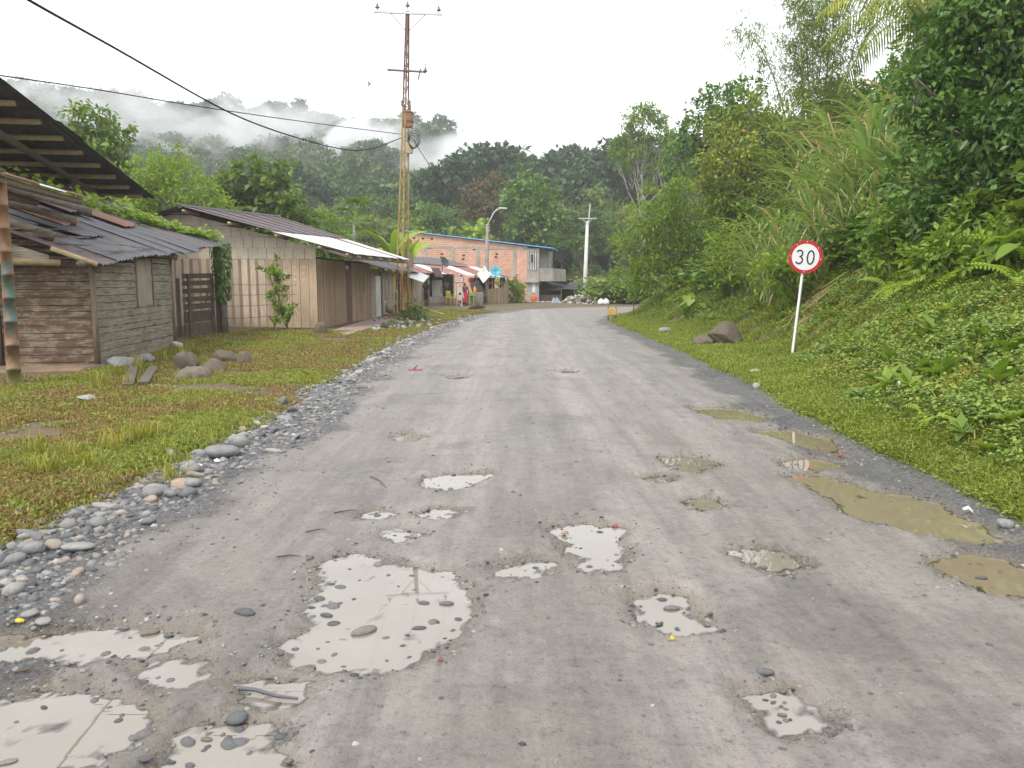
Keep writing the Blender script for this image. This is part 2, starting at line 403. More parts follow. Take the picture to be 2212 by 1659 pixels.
def m_road(nt, b, out):
    v = coords(nt, 'World'); g = attr(nt, 'grav'); w = attr(nt, 'wet'); tk = attr(nt, 'track')
    n0 = noise(nt, v, 0.7, 5, 0.6); n1 = noise(nt, v, 9, 6, 0.7); n2 = noise(nt, v, 70, 5, 0.75); n3 = noise(nt, v, 260, 3, 0.7)
    mud = ramp(nt, n1, [(0.22, (0.160, 0.143, 0.129)), (0.78, (0.300, 0.275, 0.252))])
    mud = mixc(nt, ramp(nt, n0, [(0.35, (0, 0, 0)), (0.7, (1, 1, 1))]), mud, (0.225, 0.198, 0.170))
    mud = mixc(nt, mathn(nt, 'MULTIPLY', tk, 0.6), mud, (0.335, 0.297, 0.270))
    vo = N(nt, 'ShaderNodeTexVoronoi'); vo.inputs['Scale'].default_value = 42; nt.links.new(v, vo.inputs['Vector'])
    gr = ramp(nt, vo.outputs['Color'], [(0.15, (0.06, 0.06, 0.063)), (0.5, (0.13, 0.127, 0.127)), (0.8, (0.20, 0.198, 0.20)), (0.97, (0.36, 0.34, 0.31))])
    gr = mixc(nt, ramp(nt, vo.outputs['Distance'], [(0.25, (0, 0, 0)), (0.6, (1, 1, 1))]), gr, (0.105, 0.098, 0.094))
    k = ramp(nt, mathn(nt, 'MULTIPLY_ADD', mathn(nt, 'SUBTRACT', n2, 0.5), 1.1, g), [(0.35, (0, 0, 0)), (0.62, (1, 1, 1))])
    c = mixc(nt, k, mud, gr)
    speck = ramp(nt, n2, [(0.30, (0.38,) * 3), (0.44, (1,) * 3), (0.62, (1,) * 3), (0.76, (1.4,) * 3)])
    c = mixc(nt, 1.0, c, speck, 'MULTIPLY')
    n5 = noise(nt, v, 24, 5, 0.75); c = mixc(nt, 1.0, c, ramp(nt, n5, [(0.30, (0.6,) * 3), (0.45, (0.97,) * 3), (0.65, (1.05,) * 3), (0.8, (1.22,) * 3)]), 'MULTIPLY')
    n6 = noise(nt, coords(nt, 'World', (1, 0.09, 1)), 4.5, 6, 0.75); c = mixc(nt, 1.0, c, ramp(nt, n6, [(0.25, (0.66,) * 3), (0.5, (1,) * 3), (0.75, (1.28,) * 3)]), 'MULTIPLY')
    n7 = noise(nt, v, 0.9, 6, 0.7, 0.8); c = mixc(nt, ramp(nt, n7, [(0.50, (0,) * 3), (0.62, (0.8,) * 3)]), c, mixc(nt, 1.0, c, (0.72, 0.73, 0.75), 'MULTIPLY'))
    c = mixc(nt, ramp(nt, mathn(nt, 'MULTIPLY_ADD', n5, 0.5, w), [(0.45, (0,) * 3), (1.25, (0.85,) * 3)]), c, (0.20, 0.172, 0.130))
    nt.links.new(c, b.inputs['Base Color'])
    ro = ramp(nt, mathn(nt, 'MULTIPLY_ADD', n1, 0.8, mathn(nt, 'MULTIPLY', w, -0.5)), [(0.1, (0.16,) * 3), (0.55, (0.62,) * 3)])
    nt.links.new(ro, b.inputs['Roughness']); b.inputs['Specular IOR Level'].default_value = 0.45
    h = mathn(nt, 'ADD', mathn(nt, 'MULTIPLY', n2, 0.7), mathn(nt, 'MULTIPLY', n3, 0.3))
    h = mathn(nt, 'ADD', h, mathn(nt, 'MULTIPLY', mathn(nt, 'SUBTRACT', 1.0, vo.outputs['Distance']), mathn(nt, 'MULTIPLY', k, 1.2)))
    h = mathn(nt, 'ADD', h, mathn(nt, 'MULTIPLY', n5, 1.5)); bump(nt, b, h, 0.8, 0.014)
road = tag(link('road', np_mesh('road', np.stack([RX, RY, RZ], -1).reshape(-1, 3), quads,
     {'grav': ('POINT', grav), 'wet': ('POINT', wet), 'track': ('POINT', track)}, smooth=True), nmat('road', m_road)), kind='structure')
def shallows(nt, b, out):
    """turbid water: clear and glossy where thin, muddy where deep"""
    k = ramp(nt, mathn(nt, 'MULTIPLY', mathn(nt, 'ADD', attr(nt, 'depth'), mathn(nt, 'MULTIPLY', mathn(nt, 'SUBTRACT', noise(nt, coords(nt, 'World'), 22, 4), 0.5), 0.007)), 66.0), [(0.02, (0, 0, 0)), (0.62, (1, 1, 1))])
    tr = N(nt, 'ShaderNodeBsdfTransparent'); tr.inputs[0].default_value = (0.86, 0.82, 0.74, 1); gl = N(nt, 'ShaderNodeBsdfGlossy'); gl.inputs['Roughness'].default_value = 0.02; fr = N(nt, 'ShaderNodeFresnel'); fr.inputs[0].default_value = 1.7
    m1 = N(nt, 'ShaderNodeMixShader'); nt.links.new(fr.outputs[0], m1.inputs[0]); nt.links.new(tr.outputs[0], m1.inputs[1]); nt.links.new(gl.outputs[0], m1.inputs[2])
    m2 = N(nt, 'ShaderNodeMixShader'); nt.links.new(k, m2.inputs[0]); nt.links.new(m1.outputs[0], m2.inputs[1]); nt.links.new(b.outputs[0], m2.inputs[2]); nt.links.new(m2.outputs[0], out.inputs[0])
def m_water(nt, b, out):
    v = coords(nt, 'World'); n = noise(nt, v, 1.7, 4)
    c = ramp(nt, n, [(0.3, (0.195, 0.168, 0.130)), (0.7, (0.245, 0.218, 0.180))])
    nt.links.new(c, b.inputs['Base Color']); b.inputs['Roughness'].default_value = 0.015; b.inputs['IOR'].default_value = 1.9
    bump(nt, b, noise(nt, v, 5, 2), 0.02, 0.01); shallows(nt, b, out)
mw = nmat('sky_tinted_mud_water', m_water)  # neutral mud tone, mirrored pale sky partly put into the colour
def m_water2(nt, b, out):
    b.inputs['Base Color'].default_value = (0.225, 0.185, 0.12, 1); b.inputs['Roughness'].default_value = 0.02; b.inputs['IOR'].default_value = 1.8
    bump(nt, b, noise(nt, coords(nt, 'World'), 5, 2), 0.02, 0.01); shallows(nt, b, out)
mw2 = nmat('bank_tinted_mud_water', m_water2)  # browner copy of the same water: the bank's reflection put into the colour
fcs = quads; near_w = (RZ.ravel() < WATER_Z + 0.002)
for i, P in enumerate(PUDW):
    sdw = sd_poly(RX.ravel(), RY.ravel(), P); ok = near_w & (sdw < 0.22)
    fk = fcs[ok[fcs].any(1)]
    if not len(fk): continue
    us, inv = np.unique(fk, return_inverse=True); wz = WATER_Z - 0.0006 * (i % 5); V = np.stack([RX.ravel()[us], RY.ravel()[us], np.full(len(us), wz)], 1)
    me = np_mesh('puddle', V, inv.reshape(-1, 4), {'depth': ('POINT', wz - RZ.ravel()[us])}, smooth=True)
    tag(link('puddle', me, mw2 if i in (6, 7, 8, 9, 10) else mw), kind='structure')
# ------------------------------------------------------------------ vegetation builders
def unit(a): return a / np.maximum(np.linalg.norm(a, axis=-1, keepdims=True), 1e-9)
def leaf_geo(P, D, Nv, L, W, lv, fold=0.12, droop=0.15):
    n = len(P); D = unit(D); S = unit(np.cross(D, Nv)); Nn = unit(np.cross(S, D)); L = np.broadcast_to(L, n)[:, None]; W = np.broadcast_to(W, n)[:, None]
    a = P; t = P + D * L - Nn * L * droop; m = P + D * L * 0.42
    l = m + S * W * 0.5 + Nn * W * fold; r = m - S * W * 0.5 + Nn * W * fold
    V = np.stack([a, l, t, r], 1).reshape(-1, 3); k = np.arange(n)[:, None] * 4
    Fc = np.concatenate([k + [0, 2, 1], k + [0, 3, 2]], 1).reshape(-1, 3)
    return V, Fc, np.repeat(lv, 2)
class Geo:
    def __init__(s): s.V = []; s.F = []; s.A = []; s.n = 0
    def add(s, V, Fc, lv): s.V.append(V); s.F.append(Fc + s.n); s.A.append(lv); s.n += len(V); return s
    def mesh(s, name): return np_mesh(name, np.concatenate(s.V), np.concatenate(s.F), {'lv': ('FACE', np.concatenate(s.A))})
def blob_leaves(g, r, cen, rad, n, L, W, lv0=0.5, lvs=0.25, up=0.55, droop=0.25, shell=0.55, jit=0.5):
    """n leaves through an ellipsoid volume, denser to the outside, in sprays"""
    cen = np.array(cen, float); rad = np.array(rad if hasattr(rad, '__len__') else (rad,) * 3, float)
    nc = max(3, n // 14)
    d = unit(r.normal(size=(nc, 3))); q = cen + d * rad * (shell + (1 - shell) * r.random((nc, 1))) * (0.82 + 0.36 * r.random((nc, 1)))
    ci = r.integers(0, nc, n); cd = d[ci]
    P = q[ci] + r.normal(size=(n, 3)) * rad * 0.16
    D = cd * 0.7 + r.normal(size=(n, 3)) * jit + np.array([0, 0, -droop]); Nv = np.array([0, 0, 1.0]) * up + cd * 0.45 + r.normal(size=(n, 3)) * 0.35
    lv = np.clip(lv0 + (r.random(nc)[ci] - 0.5) * 2 * lvs * 0.7 + (r.random(n) - 0.5) * 2 * lvs * 0.8, 0, 1)
    sz = 0.65 + 0.7 * r.random(n)
    g.add(*leaf_geo(P, D, Nv, L * sz, W * sz, lv, droop=0.12))
def limb_mesh(paths):
    mb = MB()
    for pts, r0, r1 in paths:
        n = len(pts); mb.tube(pts, [r0 + (r1 - r0) * i / (n - 1) for i in range(n)], 7 if r0 > 0.08 else 5, jit=0.12)
    me = bpy.data.meshes.new('trunk'); me.from_pydata(mb.v, [], mb.f); me.polygons.foreach_set('use_smooth', [True] * len(me.polygons)); me.update(); return me
def wob(r, a, b, n=5, w=0.08):
    a, b = Vector(a), Vector(b); L = (b - a).length; out = []
    for i in range(n):
        t = i / (n - 1); k = math.sin(math.pi * t) * w * L
        out.append(a.lerp(b, t) + Vector((r.normal() * k, r.normal() * k, abs(r.normal()) * k * 0.4)))
    return out
def lobe_tree(seed, base, lobes, nleaf, L, W, tr=0.12, lv=0.5, lvs=0.25, fork=0.45, up=0.55, droop=0.25, shell=0.5, stems=1):
    """lobes [(x,y,z,rx,rz)]; returns trunk mesh, crown mesh (coordinates relative to base)"""
    r = np.random.default_rng(seed); b = Vector(base); g = Geo(); paths = []
    c = sum((Vector(q[:3]) for q in lobes), Vector()) / len(lobes)
    tot = sum(q[3] ** 2 for q in lobes)
    fk = b.lerp(c, fork); fk.x = b.x * 0.5 + fk.x * 0.5; fk.y = b.y * 0.5 + fk.y * 0.5
    for k in range(stems):
        off = Vector((r.normal() * 0.12, r.normal() * 0.12, 0)) * (stems > 1)
        paths.append((wob(r, Vector((0, 0, -0.25)) + off, fk - b + off * 3, 6, 0.04), tr, tr * 0.7))
    for q in lobes:
        p = Vector(q[:3]); paths.append((wob(r, fk - b, p - b, 6, 0.06), tr * 0.55, tr * 0.14))
        for k in range(3):
            e = p + Vector((r.normal(), r.normal(), abs(r.normal()) * 0.6)) * q[3] * 0.5
            paths.append((wob(r, (fk.lerp(p, 0.6)) - b, e - b, 4, 0.08), tr * 0.25, tr * 0.06))
        blob_leaves(g, r, np.array(p - b), (q[3], q[3], q[4]), max(20, int(nleaf * q[3] ** 2 / tot)), L, W, lv + (r.random() - 0.5) * 0.3, lvs, up, droop, shell)
    return limb_mesh(paths), g.mesh('crown')
def rand_lobes(r, h, cr, kind):
    out = []
    if kind == 'round':
        for k in range(11):
            a = r.random() * 6.28; u = r.random() ** 0.6; out.append((math.cos(a) * cr * 0.62 * u, math.sin(a) * cr * 0.62 * u, h - cr * (0.35 + 1.0 * r.random()), cr * (0.34 + 0.2 * r.random()), cr * 0.32))
    elif kind == 'umbrella':
        for k in range(13):
            a = r.random() * 6.28; u = r.random() ** 0.5; out.append((math.cos(a) * cr * 0.8 * u, math.sin(a) * cr * 0.8 * u, h - 0.25 * cr - 0.45 * cr * u * u - 0.35 * cr * r.random(), cr * (0.3 + 0.15 * r.random()), cr * 0.16))
    elif kind == 'tall':
        for k in range(12):
            a = r.random() * 6.28; t = r.random(); out.append((math.cos(a) * cr * 0.5 * (1 - 0.4 * t), math.sin(a) * cr * 0.5 * (1 - 0.4 * t), h * (0.42 + 0.52 * t), cr * (0.34 + 0.16 * r.random()), cr * 0.36))
    elif kind == 'layer':
        for k in range(14):
            a = r.random() * 6.28; t = (k % 4) / 4 + 0.1 * r.random(); u = (0.5 + 0.5 * r.random()) * (1 - 0.55 * t); out.append((math.cos(a) * cr * 0.8 * u, math.sin(a) * cr * 0.8 * u, h * (0.45 + 0.5 * t), cr * 0.4, cr * 0.12))
    return out

BARK = plain('bark', (0.16, 0.13, 0.10), 0.85, 0.4, 8, stretch=(1, 1, 0.3), dirt=(0.09, 0.10, 0.06))
PALEBARK = plain('pale_bark', (0.42, 0.39, 0.34), 0.8, 0.3, 5, dirt=(0.25, 0.24, 0.2))
LEAF_DARK = leafmat('leaf_dark', [(0.0, (0.044, 0.097, 0.017)), (0.5, (0.097, 0.194, 0.031)), (1.0, (0.202, 0.349, 0.055))], 0.38, 0.28)
LEAF_MID = leafmat('leaf_mid', [(0.0, (0.076, 0.127, 0.019)), (0.5, (0.158, 0.253, 0.031)), (1.0, (0.276, 0.392, 0.051))], 0.45, 0.35)
LEAF_LIGHT = leafmat('leaf_light', [(0.0, (0.116, 0.183, 0.019)), (0.5, (0.231, 0.343, 0.031)), (1.0, (0.393, 0.503, 0.057))], 0.45, 0.4)
LEAF_OLIVE = leafmat('leaf_olive', [(0.0, (0.103, 0.144, 0.025)), (0.55, (0.196, 0.259, 0.039)), (0.85, (0.310, 0.333, 0.052)), (1.0, (0.552, 0.391, 0.057))], 0.55, 0.3)
LEAF_FOREST = leafmat('leaf_forest', [(0.0, (0.048, 0.096, 0.021)), (0.4, (0.103, 0.187, 0.032)), (0.7, (0.179, 0.277, 0.044)), (0.92, (0.289, 0.347, 0.057)), (1.0, (0.344, 0.244, 0.069))], 0.6, 0.25, rnd=0.7)
CANE = leafmat('cane_leaf', [(0.0, (0.145, 0.212, 0.059)), (0.5, (0.241, 0.365, 0.099)), (0.8, (0.386, 0.494, 0.184)), (0.93, (0.507, 0.389, 0.210)), (1.0, (0.544, 0.389, 0.224))], 0.5, 0.3, rnd=0.15)

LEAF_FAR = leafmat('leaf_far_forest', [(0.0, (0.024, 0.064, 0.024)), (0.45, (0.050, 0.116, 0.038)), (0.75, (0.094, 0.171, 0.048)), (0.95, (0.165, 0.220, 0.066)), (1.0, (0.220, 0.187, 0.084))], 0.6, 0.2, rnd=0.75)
# --- forest trees: eight kinds, shared by the copies
FKIND = []
for k, (kind, h, cr, nl, L) in enumerate([('round', 10, 3.6, 2600, 0.42), ('umbrella', 12, 4.6, 2600, 0.40), ('tall', 13, 3.2, 2600, 0.42), ('layer', 11, 4.2, 2600, 0.42),
                                           ('round', 8, 3.2, 2400, 0.45), ('umbrella', 14, 5.0, 2800, 0.40), ('tall', 10, 2.8, 2200, 0.36), ('round', 12, 4.4, 3000, 0.45)]):
    r = np.random.default_rng(100 + k); lb = rand_lobes(r, h, cr, kind)
    FKIND.append((*lobe_tree(200 + k, (0, 0, 0), lb, nl, L, L * 0.55, 0.16, 0.45, 0.22, 0.5), h, cr, kind))
for t in FKIND: t[0].materials.append(BARK); t[1].materials.append(LEAF_FOREST)
def place_tree(kind, x, y, s, label, group=None, rz=None, leaf=None, name='forest_tree', sink=0.3):
    tm, cm, h, cr, _ = FKIND[kind]
    root = thing(name, label, 'tree', (x, y, gz(x, y) - sink), group, random.random() * 6.28 if rz is None else rz)
    root.scale = (s * random.uniform(0.9, 1.1), s * random.uniform(0.9, 1.1), s * random.uniform(0.92, 1.12))
    link('trunk', tm, None, root)
    c = link('crown', cm, None, root)
    if leaf: c.material_slots[0].link = 'OBJECT'; c.material_slots[0].material = leaf
    return root
def scatter(name, protos, pts, rots, scl, idx, label=None, cat=None, kind='stuff', parent=None):
    """one object of kind stuff: protos [(mesh, mat)] set on points by geometry nodes"""
    pc = bpy.data.collections.new(name + '_kinds')
    for i, (me, mat) in enumerate(protos):
        o = bpy.data.objects.new('%s_%02d' % (name, i), me); pc.objects.link(o)
        if mat and not me.materials: me.materials.append(mat)
    me = bpy.data.meshes.new(name); n = len(pts); me.vertices.add(n); me.vertices.foreach_set('co', np.asarray(pts, np.float32).ravel())
    a = me.attributes.new('rot', 'FLOAT_VECTOR', 'POINT'); a.data.foreach_set('vector', np.asarray(rots, np.float32).ravel())
    a = me.attributes.new('scl', 'FLOAT', 'POINT'); a.data.foreach_set('value', np.asarray(scl, np.float32).ravel())
    a = me.attributes.new('idx', 'INT', 'POINT'); a.data.foreach_set('value', np.asarray(idx, np.int32).ravel())
    me.update(); o = link(name, me, None, parent)
    ng = bpy.data.node_groups.new(name + '_nodes', 'GeometryNodeTree')
    ng.interface.new_socket('Geometry', in_out='INPUT', socket_type='NodeSocketGeometry'); ng.interface.new_socket('Geometry', in_out='OUTPUT', socket_type='NodeSocketGeometry')
    gi = ng.nodes.new('NodeGroupInput'); go = ng.nodes.new('NodeGroupOutput'); ip = ng.nodes.new('GeometryNodeInstanceOnPoints'); ci = ng.nodes.new('GeometryNodeCollectionInfo')
    ci.inputs['Collection'].default_value = pc; ci.inputs['Separate Children'].default_value = True; ci.inputs['Reset Children'].default_value = True
    def na(nm, t):
        q = ng.nodes.new('GeometryNodeInputNamedAttribute'); q.data_type = t; q.inputs['Name'].default_value = nm; return q.outputs['Attribute']
    ip.inputs['Pick Instance'].default_value = True
    ng.links.new(gi.outputs[0], ip.inputs['Points']); ng.links.new(ci.outputs[0], ip.inputs['Instance'])
    ng.links.new(na('idx', 'INT'), ip.inputs['Instance Index']); ng.links.new(na('rot', 'FLOAT_VECTOR'), ip.inputs['Rotation']); ng.links.new(na('scl', 'FLOAT'), ip.inputs['Scale'])
    ng.links.new(ip.outputs[0], go.inputs[0])
    md = o.modifiers.new('scatter', 'NODES'); md.node_group = ng
    return tag(o, label, cat, kind=kind)

# --- forest on the mountain and valley sides
def in_view(x, y, pad=0.06): return (np.abs(x / np.maximum(y, 1)) < 0.66 + pad)
def forest_pts(n, seed):
    r = np.random.default_rng(seed)
    y = 82 + 250 * r.random(n) ** 0.8; x = (r.random(n) * 2 - 1) * (y * 0.74 + 12)
    return x, y
fx, fy = forest_pts(5200, 5)
dLf, dRf = dist_LR(fx, fy); keep = (dLf > 12) | (dRf > 6)
fx, fy = fx[keep], fy[keep]
near = fy < 112
# the rest, far up the mountain, reads as one mass
mx_, my_ = fx[~near], fy[~near]
lowp = []
for k in range(6):
    r = np.random.default_rng(300 + k); kind = ['round', 'umbrella', 'tall', 'round', 'layer', 'umbrella'][k]; h = [11, 13, 14, 9, 12, 15][k]; cr = [4.2, 5.0, 3.4, 4.4, 4.6, 5.2][k]
    g = Geo()
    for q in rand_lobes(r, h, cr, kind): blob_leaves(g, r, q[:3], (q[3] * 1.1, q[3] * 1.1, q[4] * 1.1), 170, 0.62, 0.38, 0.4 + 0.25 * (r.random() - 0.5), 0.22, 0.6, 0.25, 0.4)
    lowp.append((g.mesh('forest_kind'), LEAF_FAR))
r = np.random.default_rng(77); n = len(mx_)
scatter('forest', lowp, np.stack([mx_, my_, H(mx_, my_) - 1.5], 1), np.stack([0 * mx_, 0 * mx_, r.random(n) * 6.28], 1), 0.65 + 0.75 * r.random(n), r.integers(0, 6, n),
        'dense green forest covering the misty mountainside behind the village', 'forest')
LAB_F = 'leafy tree among many alike in the forest on the slope beyond the houses'
sel = np.where(near)[0]; cells = set(); nf = 0
for i in sel:
    cl = (int(fx[i] // 4.2), int(fy[i] // 4.2))
    if cl in cells or nf > 190: continue
    cells.add(cl); nf += 1
    place_tree(int(rng.integers(0, 8)), fx[i], fy[i], random.uniform(0.6, 0.95), LAB_F, 'forest trees beyond the houses')

# --- trees one can pick out
def solo(name, label, base, lobes, nleaf, L, W, bark, leaf, seed, **kw):
    root = thing(name, label, 'tree', base); tm, cm = lobe_tree(seed, base, lobes, nleaf, L, W, **kw)
    link('trunk', tm, bark, root); link('crown', cm, leaf, root); return root
def plobes(lst, Y, rs=None):
    out = []
    for q in lst:
        px, py, rad = q[:3]; yy = Y + (q[3] if len(q) > 3 else random.uniform(-0.8, 0.8)); p = at(px, py, yy)
        rr = rad * yy / 1680.0; out.append((p.x, p.y, p.z, rr, rr * 0.85))
    return out
def base_at(px, Y): x = (px - _CX) / _F * Y / 1.0; return Vector((x, Y, gz(x, Y)))
solo('drooping_leaf_tree', 'dark green tree with drooping leaves rising behind the tall open shed roof', base_at(200, 38),
     plobes([(165, 262, 42), (205, 258, 48), (245, 295, 44), (185, 310, 55), (240, 335, 48), (205, 360, 50), (150, 300, 45), (225, 390, 55), (180, 400, 60)], 38), 3000, 0.34, 0.15, BARK, LEAF_MID, 1, tr=0.18, lv=0.55, droop=0.75)
solo('light_green_tree', 'bright yellow green tree between the shed roof and the gable', base_at(350, 36),
     plobes([(365, 335, 34), (345, 375, 48), (400, 385, 48), (305, 380, 40), (440, 415, 40), (300, 425, 50), (360, 430, 60), (420, 450, 52), (290, 455, 45), (470, 450, 40), (330, 470, 50)], 36), 6500, 0.17, 0.085, BARK, LEAF_LIGHT, 2, tr=0.15, lv=0.5, droop=-0.1)
solo('broadleaf_tree', 'large leaved dark green tree over the ridge of the plank house', base_at(560, 40),
     plobes([(540, 362, 36), (585, 372, 40), (515, 395, 42), (560, 415, 55), (610, 415, 44), (490, 435, 45), (630, 455, 40), (545, 470, 60), (600, 480, 58), (480, 475, 50), (650, 490, 38)], 40), 3600, 0.36, 0.24, BARK, LEAF_MID, 3, tr=0.17, lv=0.4, droop=0.35)
solo('roadside_bush_tree', 'low mid green tree behind the zinc roof beside the papaya', base_at(705, 46),
     plobes([(690, 475, 34), (720, 500, 40), (675, 505, 40), (740, 530, 40), (700, 530, 50)], 46), 2200, 0.25, 0.12, BARK, LEAF_MID, 4, tr=0.1, lv=0.55)
solo('yellow_leaf_tree', 'small tree with pale yellow green hanging leaves behind brick house roof', base_at(1025, 74),
     plobes([(985, 492, 16), (1010, 500, 20), (1035, 485, 22), (1045, 510, 20), (1000, 520, 22), (1025, 525, 26)], 74), 700, 0.55, 0.3, BARK, LEAF_LIGHT, 5, tr=0.12, lv=0.75, droop=0.9)
solo('slender_pale_tree', 'tall slender tree with pale trunks and thin airy crown on the hillside', Vector((10.4, 62, gz(10.4, 62))),
     plobes([(1390, 240, 30), (1365, 265, 26), (1420, 265, 26), (1345, 300, 22), (1440, 300, 24), (1395, 290, 26), (1370, 330, 24), (1425, 345, 22), (1330, 335, 18), (1400, 375, 20), (1350, 360, 16)], 62), 3600, 0.3, 0.12, PALEBARK, LEAF_MID, 6, tr=0.10, lv=0.5, fork=0.5, shell=0.2, stems=2)
solo('dark_crown_tree', 'dark layered tree in the forest above the brick house end', base_at(1150, 84),
     plobes([(1140, 400, 36), (1180, 420, 34), (1110, 430, 36), (1160, 450, 44), (1195, 470, 34), (1120, 480, 40), (1160, 500, 46)], 84), 2600, 0.5, 0.3, BARK, LEAF_DARK, 7, tr=0.25, lv=0.5)
solo('rust_tinged_tree', 'rust tinged brownish tree in the forest above the street lamp', base_at(1060, 92),
     plobes([(1030, 415, 32), (1070, 405, 34), (1055, 445, 38), (1095, 440, 28), (1020, 455, 28), (1070, 475, 38)], 92), 2000, 0.5, 0.28, BARK, leafmat('leaf_rust', [(0, (0.06, 0.055, 0.02)), (0.5, (0.13, 0.10, 0.04)), (1, (0.2, 0.15, 0.06))], 0.6), 8, tr=0.22, lv=0.5)
# right bank: trees and shrubs on the spur
solo('feathery_tree', 'bright feathery leaved young tree on the nose of the bank', base_at(1470, 35),
     plobes([(1430, 430, 50), (1480, 420, 50), (1400, 480, 55), (1450, 490, 60), (1510, 480, 55), (1380, 540, 55), (1430, 560, 60), (1490, 550, 60), (1530, 540, 50), (1370, 600, 50), (1420, 610, 60), (1480, 600, 50)], 35), 9000, 0.2, 0.075, BARK, LEAF_LIGHT, 9, tr=0.08, lv=0.4, droop=0.15, stems=3)
solo('yellow_tinged_tree', 'spreading tree with yellow tinged sparse leaves above the cane', Vector((10.2, 28.5, gz(10.2, 28.5))),
     plobes([(1560, 270, 60), (1620, 240, 60), (1690, 260, 60), (1750, 290, 60), (1600, 320, 60), (1680, 340, 60), (1550, 350, 55), (1640, 390, 60), (1740, 370, 60), (1800, 300, 50), (1580, 410, 55), (1530, 410, 45)], 28.5), 5500, 0.18, 0.085, BARK, LEAF_OLIVE, 10, tr=0.12, lv=0.45, shell=0.25, fork=0.3)
solo('hillside_dark_tree', 'dark tree on the skyline behind the yellow tinged tree', Vector((11.5, 40, gz(11.5, 40))),
     plobes([(1530, 240, 40), (1570, 215, 44), (1610, 205, 40), (1500, 290, 44), (1550, 280, 50), (1480, 340, 48), (1530, 350, 50), (1600, 260, 44)], 40), 3500, 0.26, 0.14, BARK, LEAF_DARK, 11, tr=0.16, lv=0.55)
solo('glossy_tree', 'dense glossy dark leaved tree overhanging the bank at the frame edge', Vector((9.6, 14.6, gz(9.6, 14.6))),
     plobes([(2005, 200, 90, .5), (2090, 140, 100, .3), (2180, 60, 110, 0), (2060, 300, 100, .3), (2160, 290, 110, -.6), (2210, 430, 100, -1), (2010, 400, 90, .2), (2100, 450, 95, -.4), (2210, 190, 110, -.4), (2260, 320, 120, -.8), (2120, 20, 110, .4), (2240, -40, 120, 0), (2030, 500, 70, 0)], 14), 13500, 0.165, 0.075, BARK, LEAF_DARK, 12, tr=0.16, lv=0.42, lvs=0.3, droop=0.2, fork=0.3)
solo('bright_leaf_shrub_tree', 'bright green leafy shrub below the glossy dark tree', Vector((8.6, 13.2, gz(8.6, 13.2))),
     plobes([(2130, 480, 75, 0), (2190, 520, 80, -.6), (2080, 540, 70, 0), (2020, 560, 60, .2), (2240, 470, 80, -.5), (2150, 560, 70, -.6)], 12.8), 2600, 0.15, 0.07, BARK, LEAF_MID, 13, tr=0.06, lv=0.6, droop=0.15, stems=3)
# bamboo
def bamboo(seed, base, h, n, spread):
    r = np.random.default_rng(seed); root = thing('bamboo_clump', 'feathery tall bamboo clump against the white sky on the bank', 'bamboo', base); g = Geo()
    for k in range(n):
        a = r.random() * 6.28; top = Vector((math.cos(a) * spread * (0.4 + r.random()), math.sin(a) * spread * 0.6, h * (0.75 + 0.3 * r.random()))); b0 = Vector((r.normal() * 0.4, r.normal() * 0.4, -0.2))
        pts = [b0.lerp(top, t) + Vector((0, 0, h * 0.18 * math.sin(t * 3.1))) for t in np.linspace(0, 1, 9)]
        MB().tube([p + Vector(base) for p in pts], [0.045 * (1 - 0.8 * i / 8) for i in range(9)], 6).build('culm', PALE_CULM, root, True)
        for p in pts[3:]:
            blob_leaves(g, r, tuple(p), (0.85, 0.85, 0.75), 230, 0.2, 0.035, 0.5, 0.25, 0.3, 0.9, 0.2, 0.7)
    link('foliage', g.mesh('bamboo_leaves'), LEAF_OLIVE, root)
PALE_CULM = plain('culm', (0.20, 0.24, 0.09), 0.4, 0.3, 4)
bx_ = (1730 - 1106) / 1680 * 31
bamboo(20, (bx_, 31, gz(bx_, 31)), 13.0 - gz(bx_, 31), 9, 2.2)
